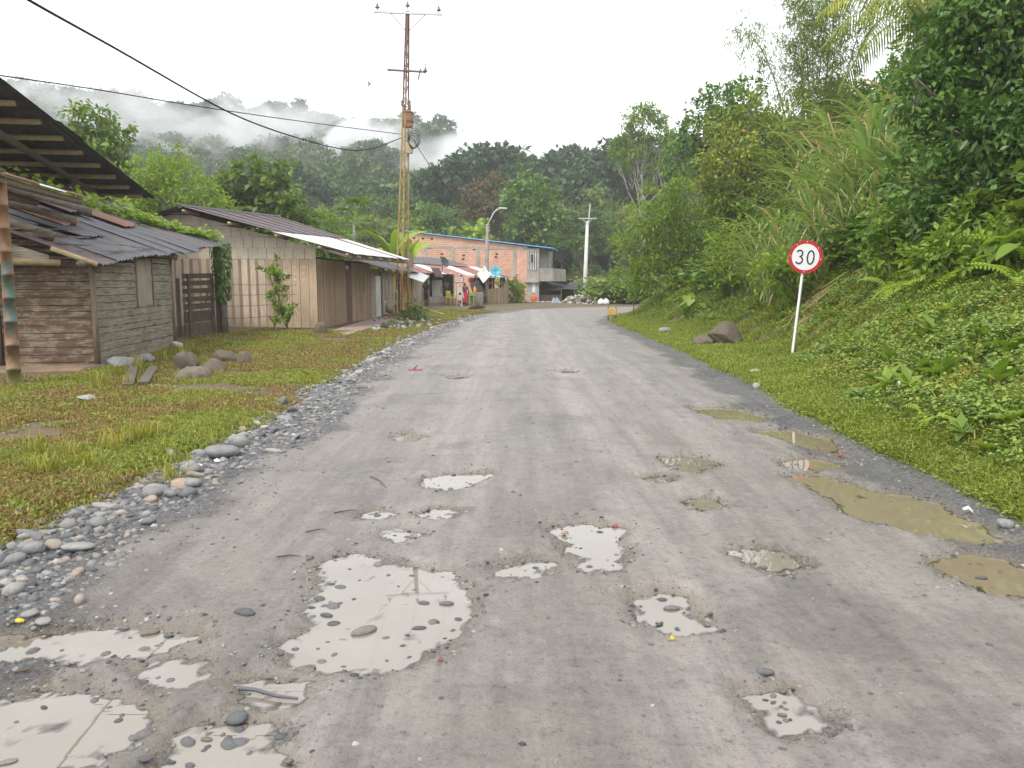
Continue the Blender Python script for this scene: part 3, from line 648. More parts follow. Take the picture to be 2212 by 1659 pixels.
# palm
def strip_leaf(g, pts, W, lv, up=Vector((0, 0, 1))):
    """long arching leaf: polyline + width profile"""
    n = len(pts); V = []; 
    for i, p in enumerate(pts):
        t = (pts[min(i + 1, n - 1)] - pts[max(i - 1, 0)]).normalized(); s = t.cross(up)
        if s.length < 1e-3: s = Vector((1, 0, 0))
        s = s.normalized() * W[i] * 0.5; dn = Vector((0, 0, W[i] * 0.18))
        V += [p - s + dn, p, p + s + dn]
    Fc = []
    for i in range(n - 1):
        a = i * 3; Fc += [(a, a + 1, a + 3), (a + 1, a + 4, a + 3), (a + 1, a + 2, a + 4), (a + 2, a + 5, a + 4)]
    g.add(np.array([tuple(v) for v in V]), np.array(Fc), np.full(len(Fc), lv))
def palm(base, top, label, L=3.2, n=15, seed=5, leaf=None, tr=0.13):
    r = np.random.default_rng(seed); root = thing('palm_tree', label, 'palm', base); b = Vector(base); tp = Vector(top) - b
    link('trunk', limb_mesh([(wob(r, (0, 0, -0.3), tp, 8, 0.02), tr, tr * 0.75)]), BARK, root)
    for k in range(n):
        g = Geo(); a = 6.28 * k / n + r.normal() * 0.15; el = 0.9 * r.random() + 0.15; d = Vector((math.cos(a), math.sin(a), 0)); pts = []; p = tp.copy(); v = d * math.cos(el) + Vector((0, 0, math.sin(el)))
        for i in range(13):
            pts.append(p.copy()); p = p + v * L / 12; v = (v + Vector((0, 0, -0.14 - 0.05 * r.random()))).normalized()
        strip_leaf(g, pts, [0.05] * 13, 0.8)
        for i in range(1, 13):
            t = (pts[i] - pts[i - 1]).normalized(); s = t.cross(Vector((0, 0, 1))).normalized()
            for sg in (-1, 1):
                for f in (0, 0.33, 0.66):
                    q = pts[i - 1].lerp(pts[i], f); ll = L * 0.26 * math.sin(0.5 + 2.4 * i / 13); dd = (s * sg + t * 0.55 + Vector((0, 0, -0.5 - 0.5 * r.random()))).normalized()
                    m = q + dd * ll * 0.5; e = m + (dd + Vector((0, 0, -0.6))).normalized() * ll * 0.5
                    strip_leaf(g, [q, m, e], [0.03, 0.045, 0.004], 0.45 + 0.35 * r.random())
        link('frond', g.mesh('frond'), leaf or LEAF_OLIVE, root)
pt = at(2000, 35, 23); palm((pt.x + 0.3, 23.3, gz(pt.x + 0.3, 23.3)), pt, 'palm with drooping yellowing fronds high on the bank beside the bamboo', 3.4, 16)
pt = at(1375, 318, 82)
# cane clumps
def cane(seed, h, n, stalks=4):
    r = np.random.default_rng(seed); g = Geo()
    for k in range(n):
        a = r.random() * 6.28; d = Vector((math.cos(a), math.sin(a), 0)); b0 = Vector((r.normal() * 0.25, r.normal() * 0.25, r.random() ** 2 * h * 0.5))
        L = h * (0.45 + 0.4 * r.random()); v = (d * (0.25 + 0.35 * r.random()) + Vector((0, 0, 1))).normalized(); p = b0.copy(); pts = []
        cv = 0.10 + 0.2 * r.random()
        for i in range(8):
            pts.append(p.copy()); p = p + v * L / 7; v = (v + Vector((d.x * 0.12, d.y * 0.12, -cv * (0.5 + i * 0.28)))).normalized()
        w = 0.05 + 0.03 * r.random(); dead = r.random() < 0.15
        strip_leaf(g, pts, [w * 0.5, w, w, w, w * 0.85, w * 0.65, w * 0.4, 0.003], 0.97 if dead else 0.15 + 0.6 * r.random(), Vector((-d.y, d.x, 0.3)).cross(d))
    ps = []
    for k in range(stalks):
        ps.append((wob(r, (r.normal() * 0.2, r.normal() * 0.2, -0.2), (r.normal() * 0.5, r.normal() * 0.5, h * (0.45 + 0.3 * r.random())), 5, 0.05), 0.022, 0.014))
    return limb_mesh(ps), g.mesh('cane_leaves')
STALK = plain('cane_stalk', (0.42, 0.33, 0.17), 0.6, 0.35, 5)
CK = [cane(400 + k, 3.4, 95) for k in range(4)]
for c in CK: c[0].materials.append(STALK); c[1].materials.append(CANE)
for k, (px, Y, s) in enumerate([(1690, 23, 0.95), (1765, 22.3, 1.0), (1825, 21.6, 1.1), (1885, 21, 1.2), (1740, 26, 1.25), (1805, 25, 1.35), (1865, 24, 1.35), (1930, 22.5, 1.25), (1905, 20, 0.8), (1845, 20.2, 0.75), (1945, 20.5, 1.0), (1640, 24.5, .9), (1670, 22.5, .8), (1720, 21.5, .8), (1780, 20.8, .8)]):
    x = (px - 1106) / 1680 * Y; root = thing('cane_clump', 'arching wild cane clump on the bank above the speed sign', 'cane', (x, Y, gz(x, Y) - 0.05), 'wild cane on the bank', random.random() * 6.28)
    root.scale = (s, s, s); link('stalk', CK[k % 4][0], None, root); link('leaf_blades', CK[k % 4][1], None, root)
# one tall leaning cane stalk with a sheaf of leaves
r = np.random.default_rng(9); b0 = Vector((10.0, 20.6, gz(10.0, 20.6))); tp = at(1880, 330, 20.6)
root = thing('tall_cane', 'tallest cane stalk leaning left with upright sheaf of leaves', 'cane', b0)
link('stalk', limb_mesh([(wob(r, (0, 0, -0.1), tp - b0, 8, 0.03), 0.03, 0.022)]), STALK, root); g = Geo()
for k in range(22):
    a = r.random() * 6.28; d = Vector((math.cos(a), math.sin(a), 0)); p = (tp - b0) - Vector((0, 0, 0.9 * r.random())); v = (d * 0.22 + Vector((0, 0, 1))).normalized(); pts = []
    for i in range(8):
        pts.append(p.copy()); p = p + v * 0.25; v = (v + d * 0.08 + Vector((0, 0, -0.03 * i * (k % 3)))).normalized()
    strip_leaf(g, pts, [0.03, 0.07, 0.08, 0.08, 0.07, 0.05, 0.03, 0.003], 0.3 + 0.4 * r.random(), Vector((-d.y, d.x, 0.3)).cross(d))
link('leaf_blades', g.mesh('cane_leaves'), CANE, root)
# ferns
def fern(seed, n=9, L=0.7):
    r = np.random.default_rng(seed); g = Geo()
    for k in range(n):
        a = 6.28 * k / n + r.normal() * 0.3; d = Vector((math.cos(a), math.sin(a), 0)); v = (d * 0.8 + Vector((0, 0, 0.75))).normalized(); p = Vector((0, 0, 0)); pts = []
        for i in range(15):
            pts.append(p.copy()); p = p + v * L / 14; v = (v + Vector((0, 0, -0.11))).normalized()
        P = []; D = []; LL = []
        for i in range(2, 15):
            t = (pts[i] - pts[i - 1]).normalized(); s = t.cross(Vector((0, 0, 1))).normalized()
            for sg in (-1, 1):
                P.append(tuple(pts[i])); D.append(tuple(s * sg + t * 0.35 + Vector((0, 0, -0.15)))); LL.append(L * 0.24 * math.sin(0.35 + 2.7 * i / 15))
        P = np.array(P); g.add(*leaf_geo(P, np.array(D), np.tile([0, 0, 1.0], (len(P), 1)), np.array(LL), np.full(len(P), L * 0.055), np.full(len(P), 0.35 + 0.5 * r.random()), 0.05))
    return g.mesh('fern')
FERN = [fern(500 + k) for k in range(3)]
for m in FERN: m.materials.append(LEAF_LIGHT)
for k, (px, py, Y, s) in enumerate([(1960, 520, 14.5, 1.2), (2010, 560, 13.5, 1.2), (2060, 575, 13, 1.3), (2110, 590, 12.5, 1.2), (2150, 600, 12, 1.1), (2190, 560, 12, 1.4), (1930, 560, 15, 1.1), (1985, 590, 14, 1.0), (2040, 605, 13, 1.0), (2090, 560, 13.2, 1.3),
        (1860, 800, 11, 0.8), (1745, 720, 0, 0.9), (2040, 910, 0, 0.9), (2010, 905, 0, 0.7), (1900, 860, 0, 0.6), (2190, 640, 11, 1.1), (2150, 690, 0, 0.9), (1800, 690, 0, 0.8), (2185, 480, 12, 1.3), (1960, 640, 0, 0.8)]):
    if Y == 0:
        Ys = np.arange(6, 22, 0.1); d_ = ray(px, py); t_ = Ys / d_.y; k_ = np.where(H(d_.x * t_, Ys) > CAM_H + d_.z * t_)[0]; Y = Ys[k_[0]] if len(k_) else 12
    x = (px - 1106) / 1680 * Y; o = link('fern', FERN[k % 3], None, None, (x, Y, gz(x, Y) + 0.02)); o.scale = (s * (.55 if k in (10, 11, 12, 13, 14, 16, 17, 19) else 1),) * 3; o.rotation_euler = (R(random.uniform(-8, 8)), R(-25), random.random() * 6.28)
    tag(o, 'light green fern with arching fronds growing on the grassy bank', 'fern', 'ferns on the bank')
# big heart leaved plants
def big_leaf(g, p, d, L, W, lv, tilt=0.5):
    d = Vector(d).normalized(); s = d.cross(Vector((0, 0, 1))).normalized(); n = s.cross(d); dn = (d * math.cos(tilt) - Vector((0, 0, 1)) * math.sin(tilt)).normalized(); n = s.cross(dn)
    out = [(-0.18, 0.28), (-0.08, 0.46), (0.12, 0.5), (0.35, 0.42), (0.6, 0.27), (0.82, 0.1), (1.0, 0.0)]
    V = [p] + [p + dn * L * a + s * W * b - n * W * 0.0 + n * W * 0.12 * (b / 0.5) for a, b in out] + [p + dn * L * a - s * W * b + n * W * 0.12 * (b / 0.5) for a, b in out[:-1]]
    mid = [p + dn * L * a for a, b in out]
    V += mid; m0 = 1 + 7 + 6; Fc = []
    for i in range(6):
        Fc += [(m0 + i, m0 + i + 1, 1 + i + 1), (m0 + i, 1 + i + 1, 1 + i)]
        rr0 = 8 + i; rr1 = 8 + i + 1 if i < 5 else 7
        Fc += [(m0 + i, rr1, m0 + i + 1), (m0 + i, rr0, rr1)]
    g.add(np.array([tuple(v) for v in V]), np.array(Fc), np.full(len(Fc), lv))
def taro(seed, n, L):
    r = np.random.default_rng(seed); g = Geo(); ps = []
    for k in range(n):
        a = 6.28 * k / n + r.normal() * 0.3; d = Vector((math.cos(a), math.sin(a), 0)); e = d * L * (0.5 + 0.5 * r.random()) + Vector((0, 0, L * (0.9 + 0.8 * r.random())))
        ps.append((wob(r, (0, 0, -0.1), e, 5, 0.04), 0.015, 0.01)); big_leaf(g, e, d, L, L * 0.8, 0.3 + 0.5 * r.random(), 0.5 + 0.4 * r.random())
    return limb_mesh(ps), g.mesh('big_leaves')
TK = [taro(600 + k, 6, 0.55) for k in range(3)]
for t in TK: t[0].materials.append(LEAF_MID); t[1].materials.append(LEAF_MID)
for k, (px, Y, s, lab) in enumerate([(1500, 29, 1.2, 'heart leaved plant under the feathery tree at the bank foot'), (1480, 30, 1.2, 'heart leaved plant at the shaded foot of the feathery tree'),
      (2060, 13, 1.0, 'big heart leaved plant in the shrubs below the glossy tree'), (2150, 12, 1.0, 'big heart leaved plant nearest the glossy tree trunk'), (2200, 11.5, 1.1, 'round leaved taro plant at the frame edge under the glossy tree'), (1640, 25, 1.1, 'wide leaved taro plant half hidden in the wild cane')]):
    x = (px - 1106) / 1680 * Y; root = thing('taro_plant', lab, 'plant', (x, Y, gz(x, Y)), None, k * 1.1); root.scale = (s * .62,) * 3
    link('stem', TK[k % 3][0], None, root); link('leaf_blades', TK[k % 3][1], None, root)
# papaya and banana behind the plank house
pb = Vector(((762 - 1106) / 1680 * 46, 46, 0.2)); pt = at(765, 478, 46); root = thing('papaya_tree', 'papaya tree with a fan of leaves behind the zinc roof', 'papaya', pb)
link('trunk', limb_mesh([([Vector((0, 0, -0.2)), (pt - pb) * 0.5, pt - pb], 0.11, 0.07)]), PALEBARK, root); g = Geo(); r = np.random.default_rng(12)
for k in range(22):
    a = r.random() * 6.28; el = -0.5 + 1.6 * r.random(); d = Vector((math.cos(a) * math.cos(el), math.sin(a) * math.cos(el), math.sin(el))); e = (pt - pb) + d * 1.3
    strip_leaf(g, [pt - pb, (pt - pb) + d * 0.7 + Vector((0, 0, 0.05)), e], [0.03, 0.03, 0.02], 0.9)
    for j in range(7):
        b = (j - 3) * 0.45; s = d.cross(Vector((0, 0, 1))).normalized(); dd = d * math.cos(b) + s * math.sin(b) + Vector((0, 0, -0.25))
        P = np.array([tuple(e)]); g.add(*leaf_geo(P, np.array([tuple(dd)]), np.array([[0, 0, 1.0]]), 0.5, 0.2, np.array([0.4 + 0.3 * r.random()])))
link('crown', g.mesh('papaya_leaves'), LEAF_MID, root)
def banana(base, h, seed, label):
    r = np.random.default_rng(seed); root = thing('banana_plant', label, 'banana', base); g = Geo()
    link('trunk', limb_mesh([([Vector((0, 0, -0.2)), Vector((0.03, 0, h * 0.3)), Vector((0, 0, h * 0.55))], 0.13, 0.08)]), plain('banana_stem', (0.2, 0.24, 0.09), 0.5, 0.3, 4), root)
    for k in range(8):
        a = 6.28 * k / 8 + r.normal() * 0.3; d = Vector((math.cos(a), math.sin(a), 0)); p = Vector((0, 0, h * 0.5)); v = (d * 0.3 + Vector((0, 0, 1))).normalized(); pts = []; L = h * 0.62
        for i in range(9):
            pts.append(p.copy()); p = p + v * L / 8; v = (v + d * 0.12 + Vector((0, 0, -0.05 - 0.05 * i * r.random()))).normalized()
        strip_leaf(g, pts, [0.05, 0.1, 0.4, 0.5, 0.5, 0.48, 0.4, 0.25, 0.02], 0.45 + 0.4 * r.random(), Vector((-d.y, d.x, 0.3)).cross(d))
    link('leaf_blades', g.mesh('banana_leaves'), LEAF_LIGHT, root)
for k, (px, Y, h, lab) in enumerate([(852, 48, 5.2, 'banana plant behind the lattice tower with tall pale leaves'), (885, 50, 4.6, 'banana plant against the brick wall end'), (815, 50, 4.2, 'low banana plant between papaya and lattice tower')]):
    banana((((px - 1106) / 1680 * Y), Y, 0.2), h, 700 + k, lab)

# leafy shrubs and small trees filling the right bank
for k, (px, Y, s, kd, lf, lab) in enumerate([(1625, 36, .50, 0, LEAF_MID, 'rounded mid green tree on the upper bank left of the bamboo'), (1690, 38, .46, 3, LEAF_FOREST, 'layered tree just behind the bamboo clump'), (1780, 36, .50, 7, LEAF_MID, 'broad tree on the bank between bamboo and palm'), (1860, 33, .52, 4, LEAF_FOREST, 'dense tree on the upper bank below the palm fronds'), (1935, 28, .48, 0, LEAF_DARK, 'dark tree on the bank behind the glossy tree'), (2010, 25, .5, 7, LEAF_MID, 'broad tree high on the bank under the palm crown'), (1560, 41, .5, 2, LEAF_FOREST, 'tall narrow tree on skyline of the spur'), (1900, 38, .6, 1, LEAF_FOREST, 'flat topped tree on the highest part of the bank'), (2090, 20, .5, 0, LEAF_DARK, 'dark leafy tree behind the glossy tree crown')]):
    x = (px - 1106) / 1680 * Y; place_tree(kd, x, Y, s, lab, None, None, lf, 'bank_tree')
for k, (px, Y, L, n, lf, lobes, lab) in enumerate([
  (1590, 27, .15, 1500, LEAF_LIGHT, [(1575, 520, 50), (1620, 500, 50), (1600, 560, 55), (1560, 570, 45)], 'light green shrub at the bank foot right of the feathery tree'),
  (1650, 26, .16, 1300, LEAF_MID, [(1640, 470, 50), (1690, 480, 50), (1660, 530, 55), (1625, 560, 45)], 'mid green shrub below the yellow tinged tree'),
  (1600, 29, .2, 1300, LEAF_MID, [(1570, 440, 50), (1620, 430, 50), (1550, 480, 50)], 'leafy shrub between feathery tree and yellow tinged tree'),
  (1720, 20.5, .13, 1300, LEAF_LIGHT, [(1690, 560, 42), (1730, 575, 45), (1665, 590, 38), (1700, 610, 40)], 'bright low shrub directly left of the speed sign disc'),
  (1950, 17, .14, 1800, LEAF_MID, [(1920, 480, 60), (1970, 460, 60), (1940, 540, 60), (1900, 560, 50)], 'leafy shrub between cane and glossy tree')]):
    b_ = Vector(((px - 1106) / 1680 * Y, Y, 0)); b_.z = gz(b_.x, b_.y); root = thing('bank_shrub', lab, 'shrub', b_); tm, cm = lobe_tree(1100 + k, b_, plobes(lobes, Y), n, L, L * .5, tr=.04, lv=.5, stems=3); link('stem', tm, BARK, root); link('foliage', cm, lf, root)
# ------------------------------------------------------------------ building materials
def m_mat(name, lo, hi, dark, slit=0.0, stain=None):
    """flattened bamboo: fine horizontal splits, knots, stains"""
    def f(nt, b, out):
        v = coords(nt, 'Object', (1, 1, 1)); st = coords(nt, 'Object', (0.55, 0.55, 30))
        n1 = noise(nt, st, 3.0, 5, 0.7); n2 = noise(nt, v, 2.2, 5); n3 = noise(nt, coords(nt, 'Object', (0.9, 0.9, 55)), 3, 3, 0.6)
        c = ramp(nt, n1, [(0.3, lo), (0.7, hi)]); c = mixc(nt, ramp(nt, n3, [(0.38 - slit, (1, 1, 1)), (0.50 - slit, (0, 0, 0))]), c, dark)
        kn = noise(nt, coords(nt, 'Object', (9, 9, 30)), 4, 2, 0.5); c = mixc(nt, ramp(nt, kn, [(0.70, (0, 0, 0)), (0.78, (0.5,) * 3)]), c, dark)
        if stain: c = mixc(nt, ramp(nt, noise(nt, coords(nt, 'Object', (1, 1, 2.5)), 3.5, 6, 0.7), [(0.46, (0, 0, 0)), (0.54, (0.85,) * 3)]), c, stain)
        c = mixc(nt, 1.0, c, ramp(nt, n2, [(0.25, (0.72,) * 3), (0.75, (1.15,) * 3)]), 'MULTIPLY')
        nt.links.new(c, b.inputs['Base Color']); b.inputs['Roughness'].default_value = 0.8; bump(nt, b, mathn(nt, 'ADD', n1, n3), 0.5, 0.012)
    return nmat(name, f)
BAMBOO_GREY = m_mat('bamboo_mat_grey', (0.25, 0.215, 0.16), (0.42, 0.375, 0.295), (0.07, 0.055, 0.04))
BAMBOO_BROWN = m_mat('bamboo_mat_brown', (0.20, 0.155, 0.10), (0.36, 0.295, 0.205), (0.05, 0.037, 0.025), stain=(0.11, 0.062, 0.038))
BAMBOO_TAN = m_mat('bamboo_mat_tan', (0.54, 0.46, 0.355), (0.70, 0.62, 0.50), (0.20, 0.155, 0.11), 0.09)
def m_wood(name, lo, hi, dark, sc=(14, 14, 1.2), dirt=None):
    def f(nt, b, out):
        n1 = noise(nt, coords(nt, 'Object', sc), 2.0, 6, 0.65, 0.3); n2 = noise(nt, coords(nt, 'Object'), 1.3, 5)
        oi = N(nt, 'ShaderNodeObjectInfo').outputs['Random']
        c = ramp(nt, n1, [(0.2, dark), (0.42, lo), (0.75, hi)])
        c = mixc(nt, 1.0, c, ramp(nt, mathn(nt, 'MULTIPLY_ADD', oi, 0.5, mathn(nt, 'MULTIPLY', n2, 0.6)), [(0.1, (0.68,) * 3), (0.85, (1.2,) * 3)]), 'MULTIPLY')
        if dirt:
            g = N(nt, 'ShaderNodeSeparateXYZ'); nt.links.new(coords(nt, 'World'), g.inputs[0])
            k = ramp(nt, mathn(nt, 'ADD', g.outputs[2], mathn(nt, 'MULTIPLY', n1, 0.5)), [(0.35, (0.75,) * 3), (0.95, (0, 0, 0))]); c = mixc(nt, k, c, dirt)
        nt.links.new(c, b.inputs['Base Color']); b.inputs['Roughness'].default_value = 0.75; bump(nt, b, n1, 0.35, 0.01)
    return nmat(name, f)
PLANK = m_wood('pale_plank', (0.56, 0.45, 0.34), (0.72, 0.62, 0.50), (0.24, 0.17, 0.11), dirt=(0.2, 0.16, 0.1))
BATTEN = m_wood('brown_batten', (0.30, 0.20, 0.12), (0.42, 0.30, 0.19), (0.13, 0.08, 0.05))
PLANK_B = m_wood('brown_plank', (0.44, 0.325, 0.22), (0.56, 0.43, 0.31), (0.21, 0.135, 0.085))
BOARD_D = m_wood('dark_board', (0.235, 0.165, 0.11), (0.33, 0.245, 0.17), (0.10, 0.06, 0.04))
GATEWOOD = m_wood('gate_wood', (0.085, 0.062, 0.045), (0.15, 0.115, 0.085), (0.035, 0.025, 0.02), (10, 10, 3))
OLDWOOD = m_wood('old_wood', (0.16, 0.125, 0.09), (0.28, 0.225, 0.165), (0.06, 0.045, 0.03), dirt=(0.07, 0.07, 0.045))
GREYPLANK = m_wood('grey_plank', (0.25, 0.21, 0.17), (0.40, 0.35, 0.29), (0.1, 0.08, 0.06), dirt=(0.12, 0.10, 0.07))
LOGM = m_wood('mossy_log', (0.12, 0.095, 0.07), (0.22, 0.185, 0.14), (0.045, 0.035, 0.025), (3, 3, 8), dirt=None)
GUADUA = m_wood('guadua', (0.36, 0.27, 0.14), (0.50, 0.41, 0.25), (0.2, 0.14, 0.07), (3, 3, 9))
def m_zinc(name, base, hi, rust, amt=0.5, rough=0.4, metal=0.35, spec=0.5):
    def f(nt, b, out):
        v = coords(nt, 'Object'); n1 = noise(nt, v, 1.6, 6, 0.65, 0.4); n2 = noise(nt, v, 9, 5, 0.7); oi = N(nt, 'ShaderNodeObjectInfo').outputs['Random']
        c = ramp(nt, n2, [(0.3, base), (0.7, hi)])
        k = ramp(nt, mathn(nt, 'ADD', mathn(nt, 'MULTIPLY', n1, 0.8), mathn(nt, 'MULTIPLY_ADD', n2, 0.25, mathn(nt, 'MULTIPLY', oi, 0.16))), [(1.05 - amt, (0, 0, 0)), (1.2 - amt, (1, 1, 1))])
        c = mixc(nt, k, c, mixc(nt, n2, tuple(x * 0.6 for x in rust), rust))
        nt.links.new(c, b.inputs['Base Color']); b.inputs['Metallic'].default_value = metal; b.inputs['Roughness'].default_value = rough
        bump(nt, b, n2, 0.1, 0.01)
    return nmat(name, f)
ZINC_DARK = m_zinc('dark_zinc', (0.062, 0.062, 0.070), (0.12, 0.12, 0.128), (0.15, 0.075, 0.05), 0.36, 0.55, 0.1)
ZINC_RUST = m_zinc('rusty_zinc', (0.30, 0.25, 0.215), (0.44, 0.40, 0.36), (0.26, 0.125, 0.075), 0.62, 0.6, 0.1)
ZINC_NEW = m_zinc('new_zinc', (0.74, 0.75, 0.76), (0.82, 0.83, 0.84), (0.45, 0.42, 0.40), 0.1, 0.38, 0.0)
ZINC_BROWN = m_zinc('brown_zinc', (0.085, 0.062, 0.062), (0.125, 0.092, 0.09), (0.17, 0.105, 0.085), 0.45, 0.5, 0.1)
ZINC_RED = m_zinc('red_zinc', (0.50, 0.27, 0.22), (0.66, 0.52, 0.47), (0.33, 0.13, 0.10), 0.62, 0.5, 0.1)
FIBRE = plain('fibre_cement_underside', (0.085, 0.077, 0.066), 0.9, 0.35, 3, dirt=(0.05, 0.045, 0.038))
CEMENT = plain('cement', (0.36, 0.335, 0.30), 0.85, 0.2, 4, dirt=(0.24, 0.21, 0.17))
CEMENT_PINK = plain('pink_cement', (0.42, 0.30, 0.27), 0.6, 0.15, 3, dirt=(0.30, 0.22, 0.19))
SOIL = plain('packed_soil', (0.24, 0.165, 0.105), 0.95, 0.3, 5, dirt=(0.15, 0.11, 0.08))
DARKIN = plain('dark_interior', (0.03, 0.026, 0.022), 0.95, 0.2, 3)  # near-black painted where interiors are in shade; also used for small black parts
BLOCK = plain('concrete_block', (0.42, 0.37, 0.31), 0.9, 0.25, 5, dirt=(0.30, 0.26, 0.21))
WHITEP = plain('white_paint', (0.72, 0.71, 0.68), 0.5, 0.08, 3, dirt=(0.55, 0.53, 0.48))
IRON_Y = None
Z3 = Vector((0, 0, 1))

# ------------------------------------------------------------------ bamboo hut
uH = Vector((-0.14, 0.99, 0)).normalized(); nH = Vector((0.99, 0.14, 0)).normalized()       # along the road wall, towards the road
C0 = Vector((-7.1, 13.3, 0)); g0 = gz(C0.x - 0.3, C0.y + 1) - 0.03
hut = thing('bamboo_hut', 'old bamboo mat hut with low rusty zinc roof covered in logs and vine', 'hut', (C0.x, C0.y, g0))
E1 = Vector((-6.79, 12.94, 1.90)); E2 = Vector((-8.23, 23.1, 2.75)); UP = (-nH * 0.94 + Z3 * 0.34).normalized()
def eave(s): return E1.lerp(E2, s / 10.26)
def roofz(p):   # underside height over a wall point
    s = (p - C0).dot(uH) + 0.36; e = eave(s); return e.z + (e - Vector((p.x, p.y, e.z))).dot(nH) * 0.36
# road wall: courses of flattened bamboo between corner posts
Lw = 4.5
def wall_courses(a, u, L, zb, ztop, mat, parent, seed, ch=0.27, th=0.02, name='mat_panel', skip=None, maxlen=1.7):
    r = np.random.default_rng(seed); z = zb; n = u.cross(Z3)
    while z < 4.5:
        z1 = z + ch * (0.85 + 0.3 * r.random()); s = 0; any_ = False
        while s < L - 0.01:
            s1 = min(L, s + maxlen * (0.6 + 0.6 * r.random()))
            if L - s1 < 0.3: s1 = L
            t0 = min(z1, ztop(s)); t1 = min(z1, ztop(s1))
            if (t0 - z > 0.02 or t1 - z > 0.02) and not (skip and skip(s, s1, z)):
                any_ = True; o = n * (r.random() * 0.012); a0 = a + u * (s + 0.006) + o; a1 = a + u * (s1 - 0.006) + o; dz = (r.random() - 0.5) * 0.012
                q = [Vector((a0.x, a0.y, z + 0.006)), Vector((a1.x, a1.y, z + 0.006 + dz)), Vector((a1.x, a1.y, max(t1 - 0.004, z + 0.01))), Vector((a0.x, a0.y, max(t0 - 0.004, z + 0.01)))]
                MB().slab(q, th).build(name, mat, parent)
            s = s1
        z = z1
        if not any_: break
wall_courses(C0 + Z3 * 0, uH, Lw, g0, lambda s: roofz(C0 + uH * s) - 0.02, BAMBOO_GREY, hut, 31, 0.13, maxlen=7)
MB().slab([C0 + uH * 0.02 - nH * 0.03 + Z3 * g0, C0 + uH * (Lw - 0.02) - nH * 0.03 + Z3 * g0, C0 + uH * (Lw - 0.02) - nH * 0.03 + Z3 * (roofz(C0 + uH * Lw) - .04), C0 + uH * 0.02 - nH * 0.03 + Z3 * (roofz(C0) - .04)], 0.02).build('interior_shade_sheet', DARKIN, hut)  # added near-black sheet, interior shade behind the wall put into its colour
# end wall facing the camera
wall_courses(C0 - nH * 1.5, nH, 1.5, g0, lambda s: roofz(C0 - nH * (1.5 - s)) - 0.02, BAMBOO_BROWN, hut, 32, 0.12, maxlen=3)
MB().slab([C0 - nH * 6 + uH * .04 + Z3 * g0, C0 + uH * .04 + Z3 * g0, C0 + uH * .04 + Z3 * 1.9, C0 - nH * 6 + uH * .04 + Z3 * 3.4], 0.02).build('interior_shade_sheet', DARKIN, hut)
for t, rad in ((0.0, 0.05), (1.56, 0.06)):
    p = C0 - nH * t - uH * 0.03; MB().tube([p + Z3 * (g0 - 0.1), p + Z3 * (roofz(p) - 0.02)], rad, 8, jit=0.1).build('post', OLDWOOD, hut, True)
p = C0 + uH * (Lw + 0.03); MB().tube([p + Z3 * (g0 - 0.1), p + Z3 * (roofz(p) - 0.02)], 0.055, 8, jit=0.1).build('post', OLDWOOD, hut, True)
for k in range(5):   # dark plank door beyond the end wall
    a = C0 - nH * (1.64 + 0.24 * k) - uH * 0.01; MB().slab([a - nH * 0.225 + Z3 * (g0 + .05), a + Z3 * (g0 + .05), a + Z3 * 2.0, a - nH * 0.225 + Z3 * 2.0], 0.03).build('door_plank', BOARD_D, hut)
# header mat and round beam over the end wall
a = C0 - uH * 0.30; MB().slab([a - nH * 3.2 + Z3 * 1.96, a - nH * 0.55 + Z3 * 1.90, a - nH * 0.55 + Z3 * 2.08, a - nH * 3.2 + Z3 * 2.95], 0.02).build('header_mat', BAMBOO_GREY, hut)
MB().tube([a - uH * 0.05 - nH * 3.4 + Z3 * 2.02, a - uH * 0.05 - nH * 0.35 + Z3 * 1.96], 0.055, 10).build('beam', GUADUA, hut, True)
# window shutter on the road wall
a = C0 + uH * 2.15 + nH * 0.012; w = MB().slab([a + Z3 * (g0 + 1.02), a + uH * 0.95 + Z3 * (g0 + 1.02), a + uH * 0.95 + Z3 * (g0 + 1.92), a + Z3 * (g0 + 1.92)], 0.03).build('shutter', GREYPLANK, hut)
for s in (-0.03, 0.98): MB().slab([a + uH * s + nH * .02 + Z3 * (g0 + 0.98), a + uH * (s + .045) + nH * .02 + Z3 * (g0 + 0.98), a + uH * (s + .045) + nH * .02 + Z3 * (g0 + 1.95), a + uH * s + nH * .02 + Z3 * (g0 + 1.95)], 0.04).build('shutter_frame', OLDWOOD, w)
# earth floor under the porch
q = [C0 - nH * 4.5 - uH * 1.55, C0 + nH * 0.0 - uH * 0.75, C0 + nH * 0.12 - uH * 0.02, C0 - nH * 4.5 + uH * 0.3]
MB().slab([v + Z3 * (g0 + 0.07) for v in q], 0.25).build('earth_floor', SOIL, hut, bevel=0.03)
# roof sheets
r = np.random.default_rng(3); wS = 10.26 / 13
for i in range(13):
    for j in range(3):
        b = eave(i * wS); du = (E2 - E1).normalized(); th = 0.012 * j + 0.006 * (i % 2)
        drop = (r.random() - 0.5) * 0.10 if j == 0 else 0
        if i in (6, 7) and j == 0: drop -= 0.12
        sh = MB().corr(b + UP * (1.72 * j + drop) + Z3 * (0.03 + th) + du * 0.0, du, UP, wS * 1.06, 1.86 - drop * (j == 0), 0.16, 0.02, rows=3, ragged=0.05 if j == 0 else 0.03, bend=lambda u, v: 0.012 * math.sin(v * 3 + i))
        sh.build('roof_sheet', ZINC_DARK if (i + j * 2) % 9 else ZINC_BROWN, hut, True)
for t in (0.25, 1.6, 3.2, 4.6):  # rafters poles along the eave
    MB().tube([E1 - uH * 0.2 + UP * t + Z3 * (-0.05), E2 + uH * 0.1 + UP * t - Z3 * 0.05], 0.05, 8).build('purlin', OLDWOOD, hut, True)
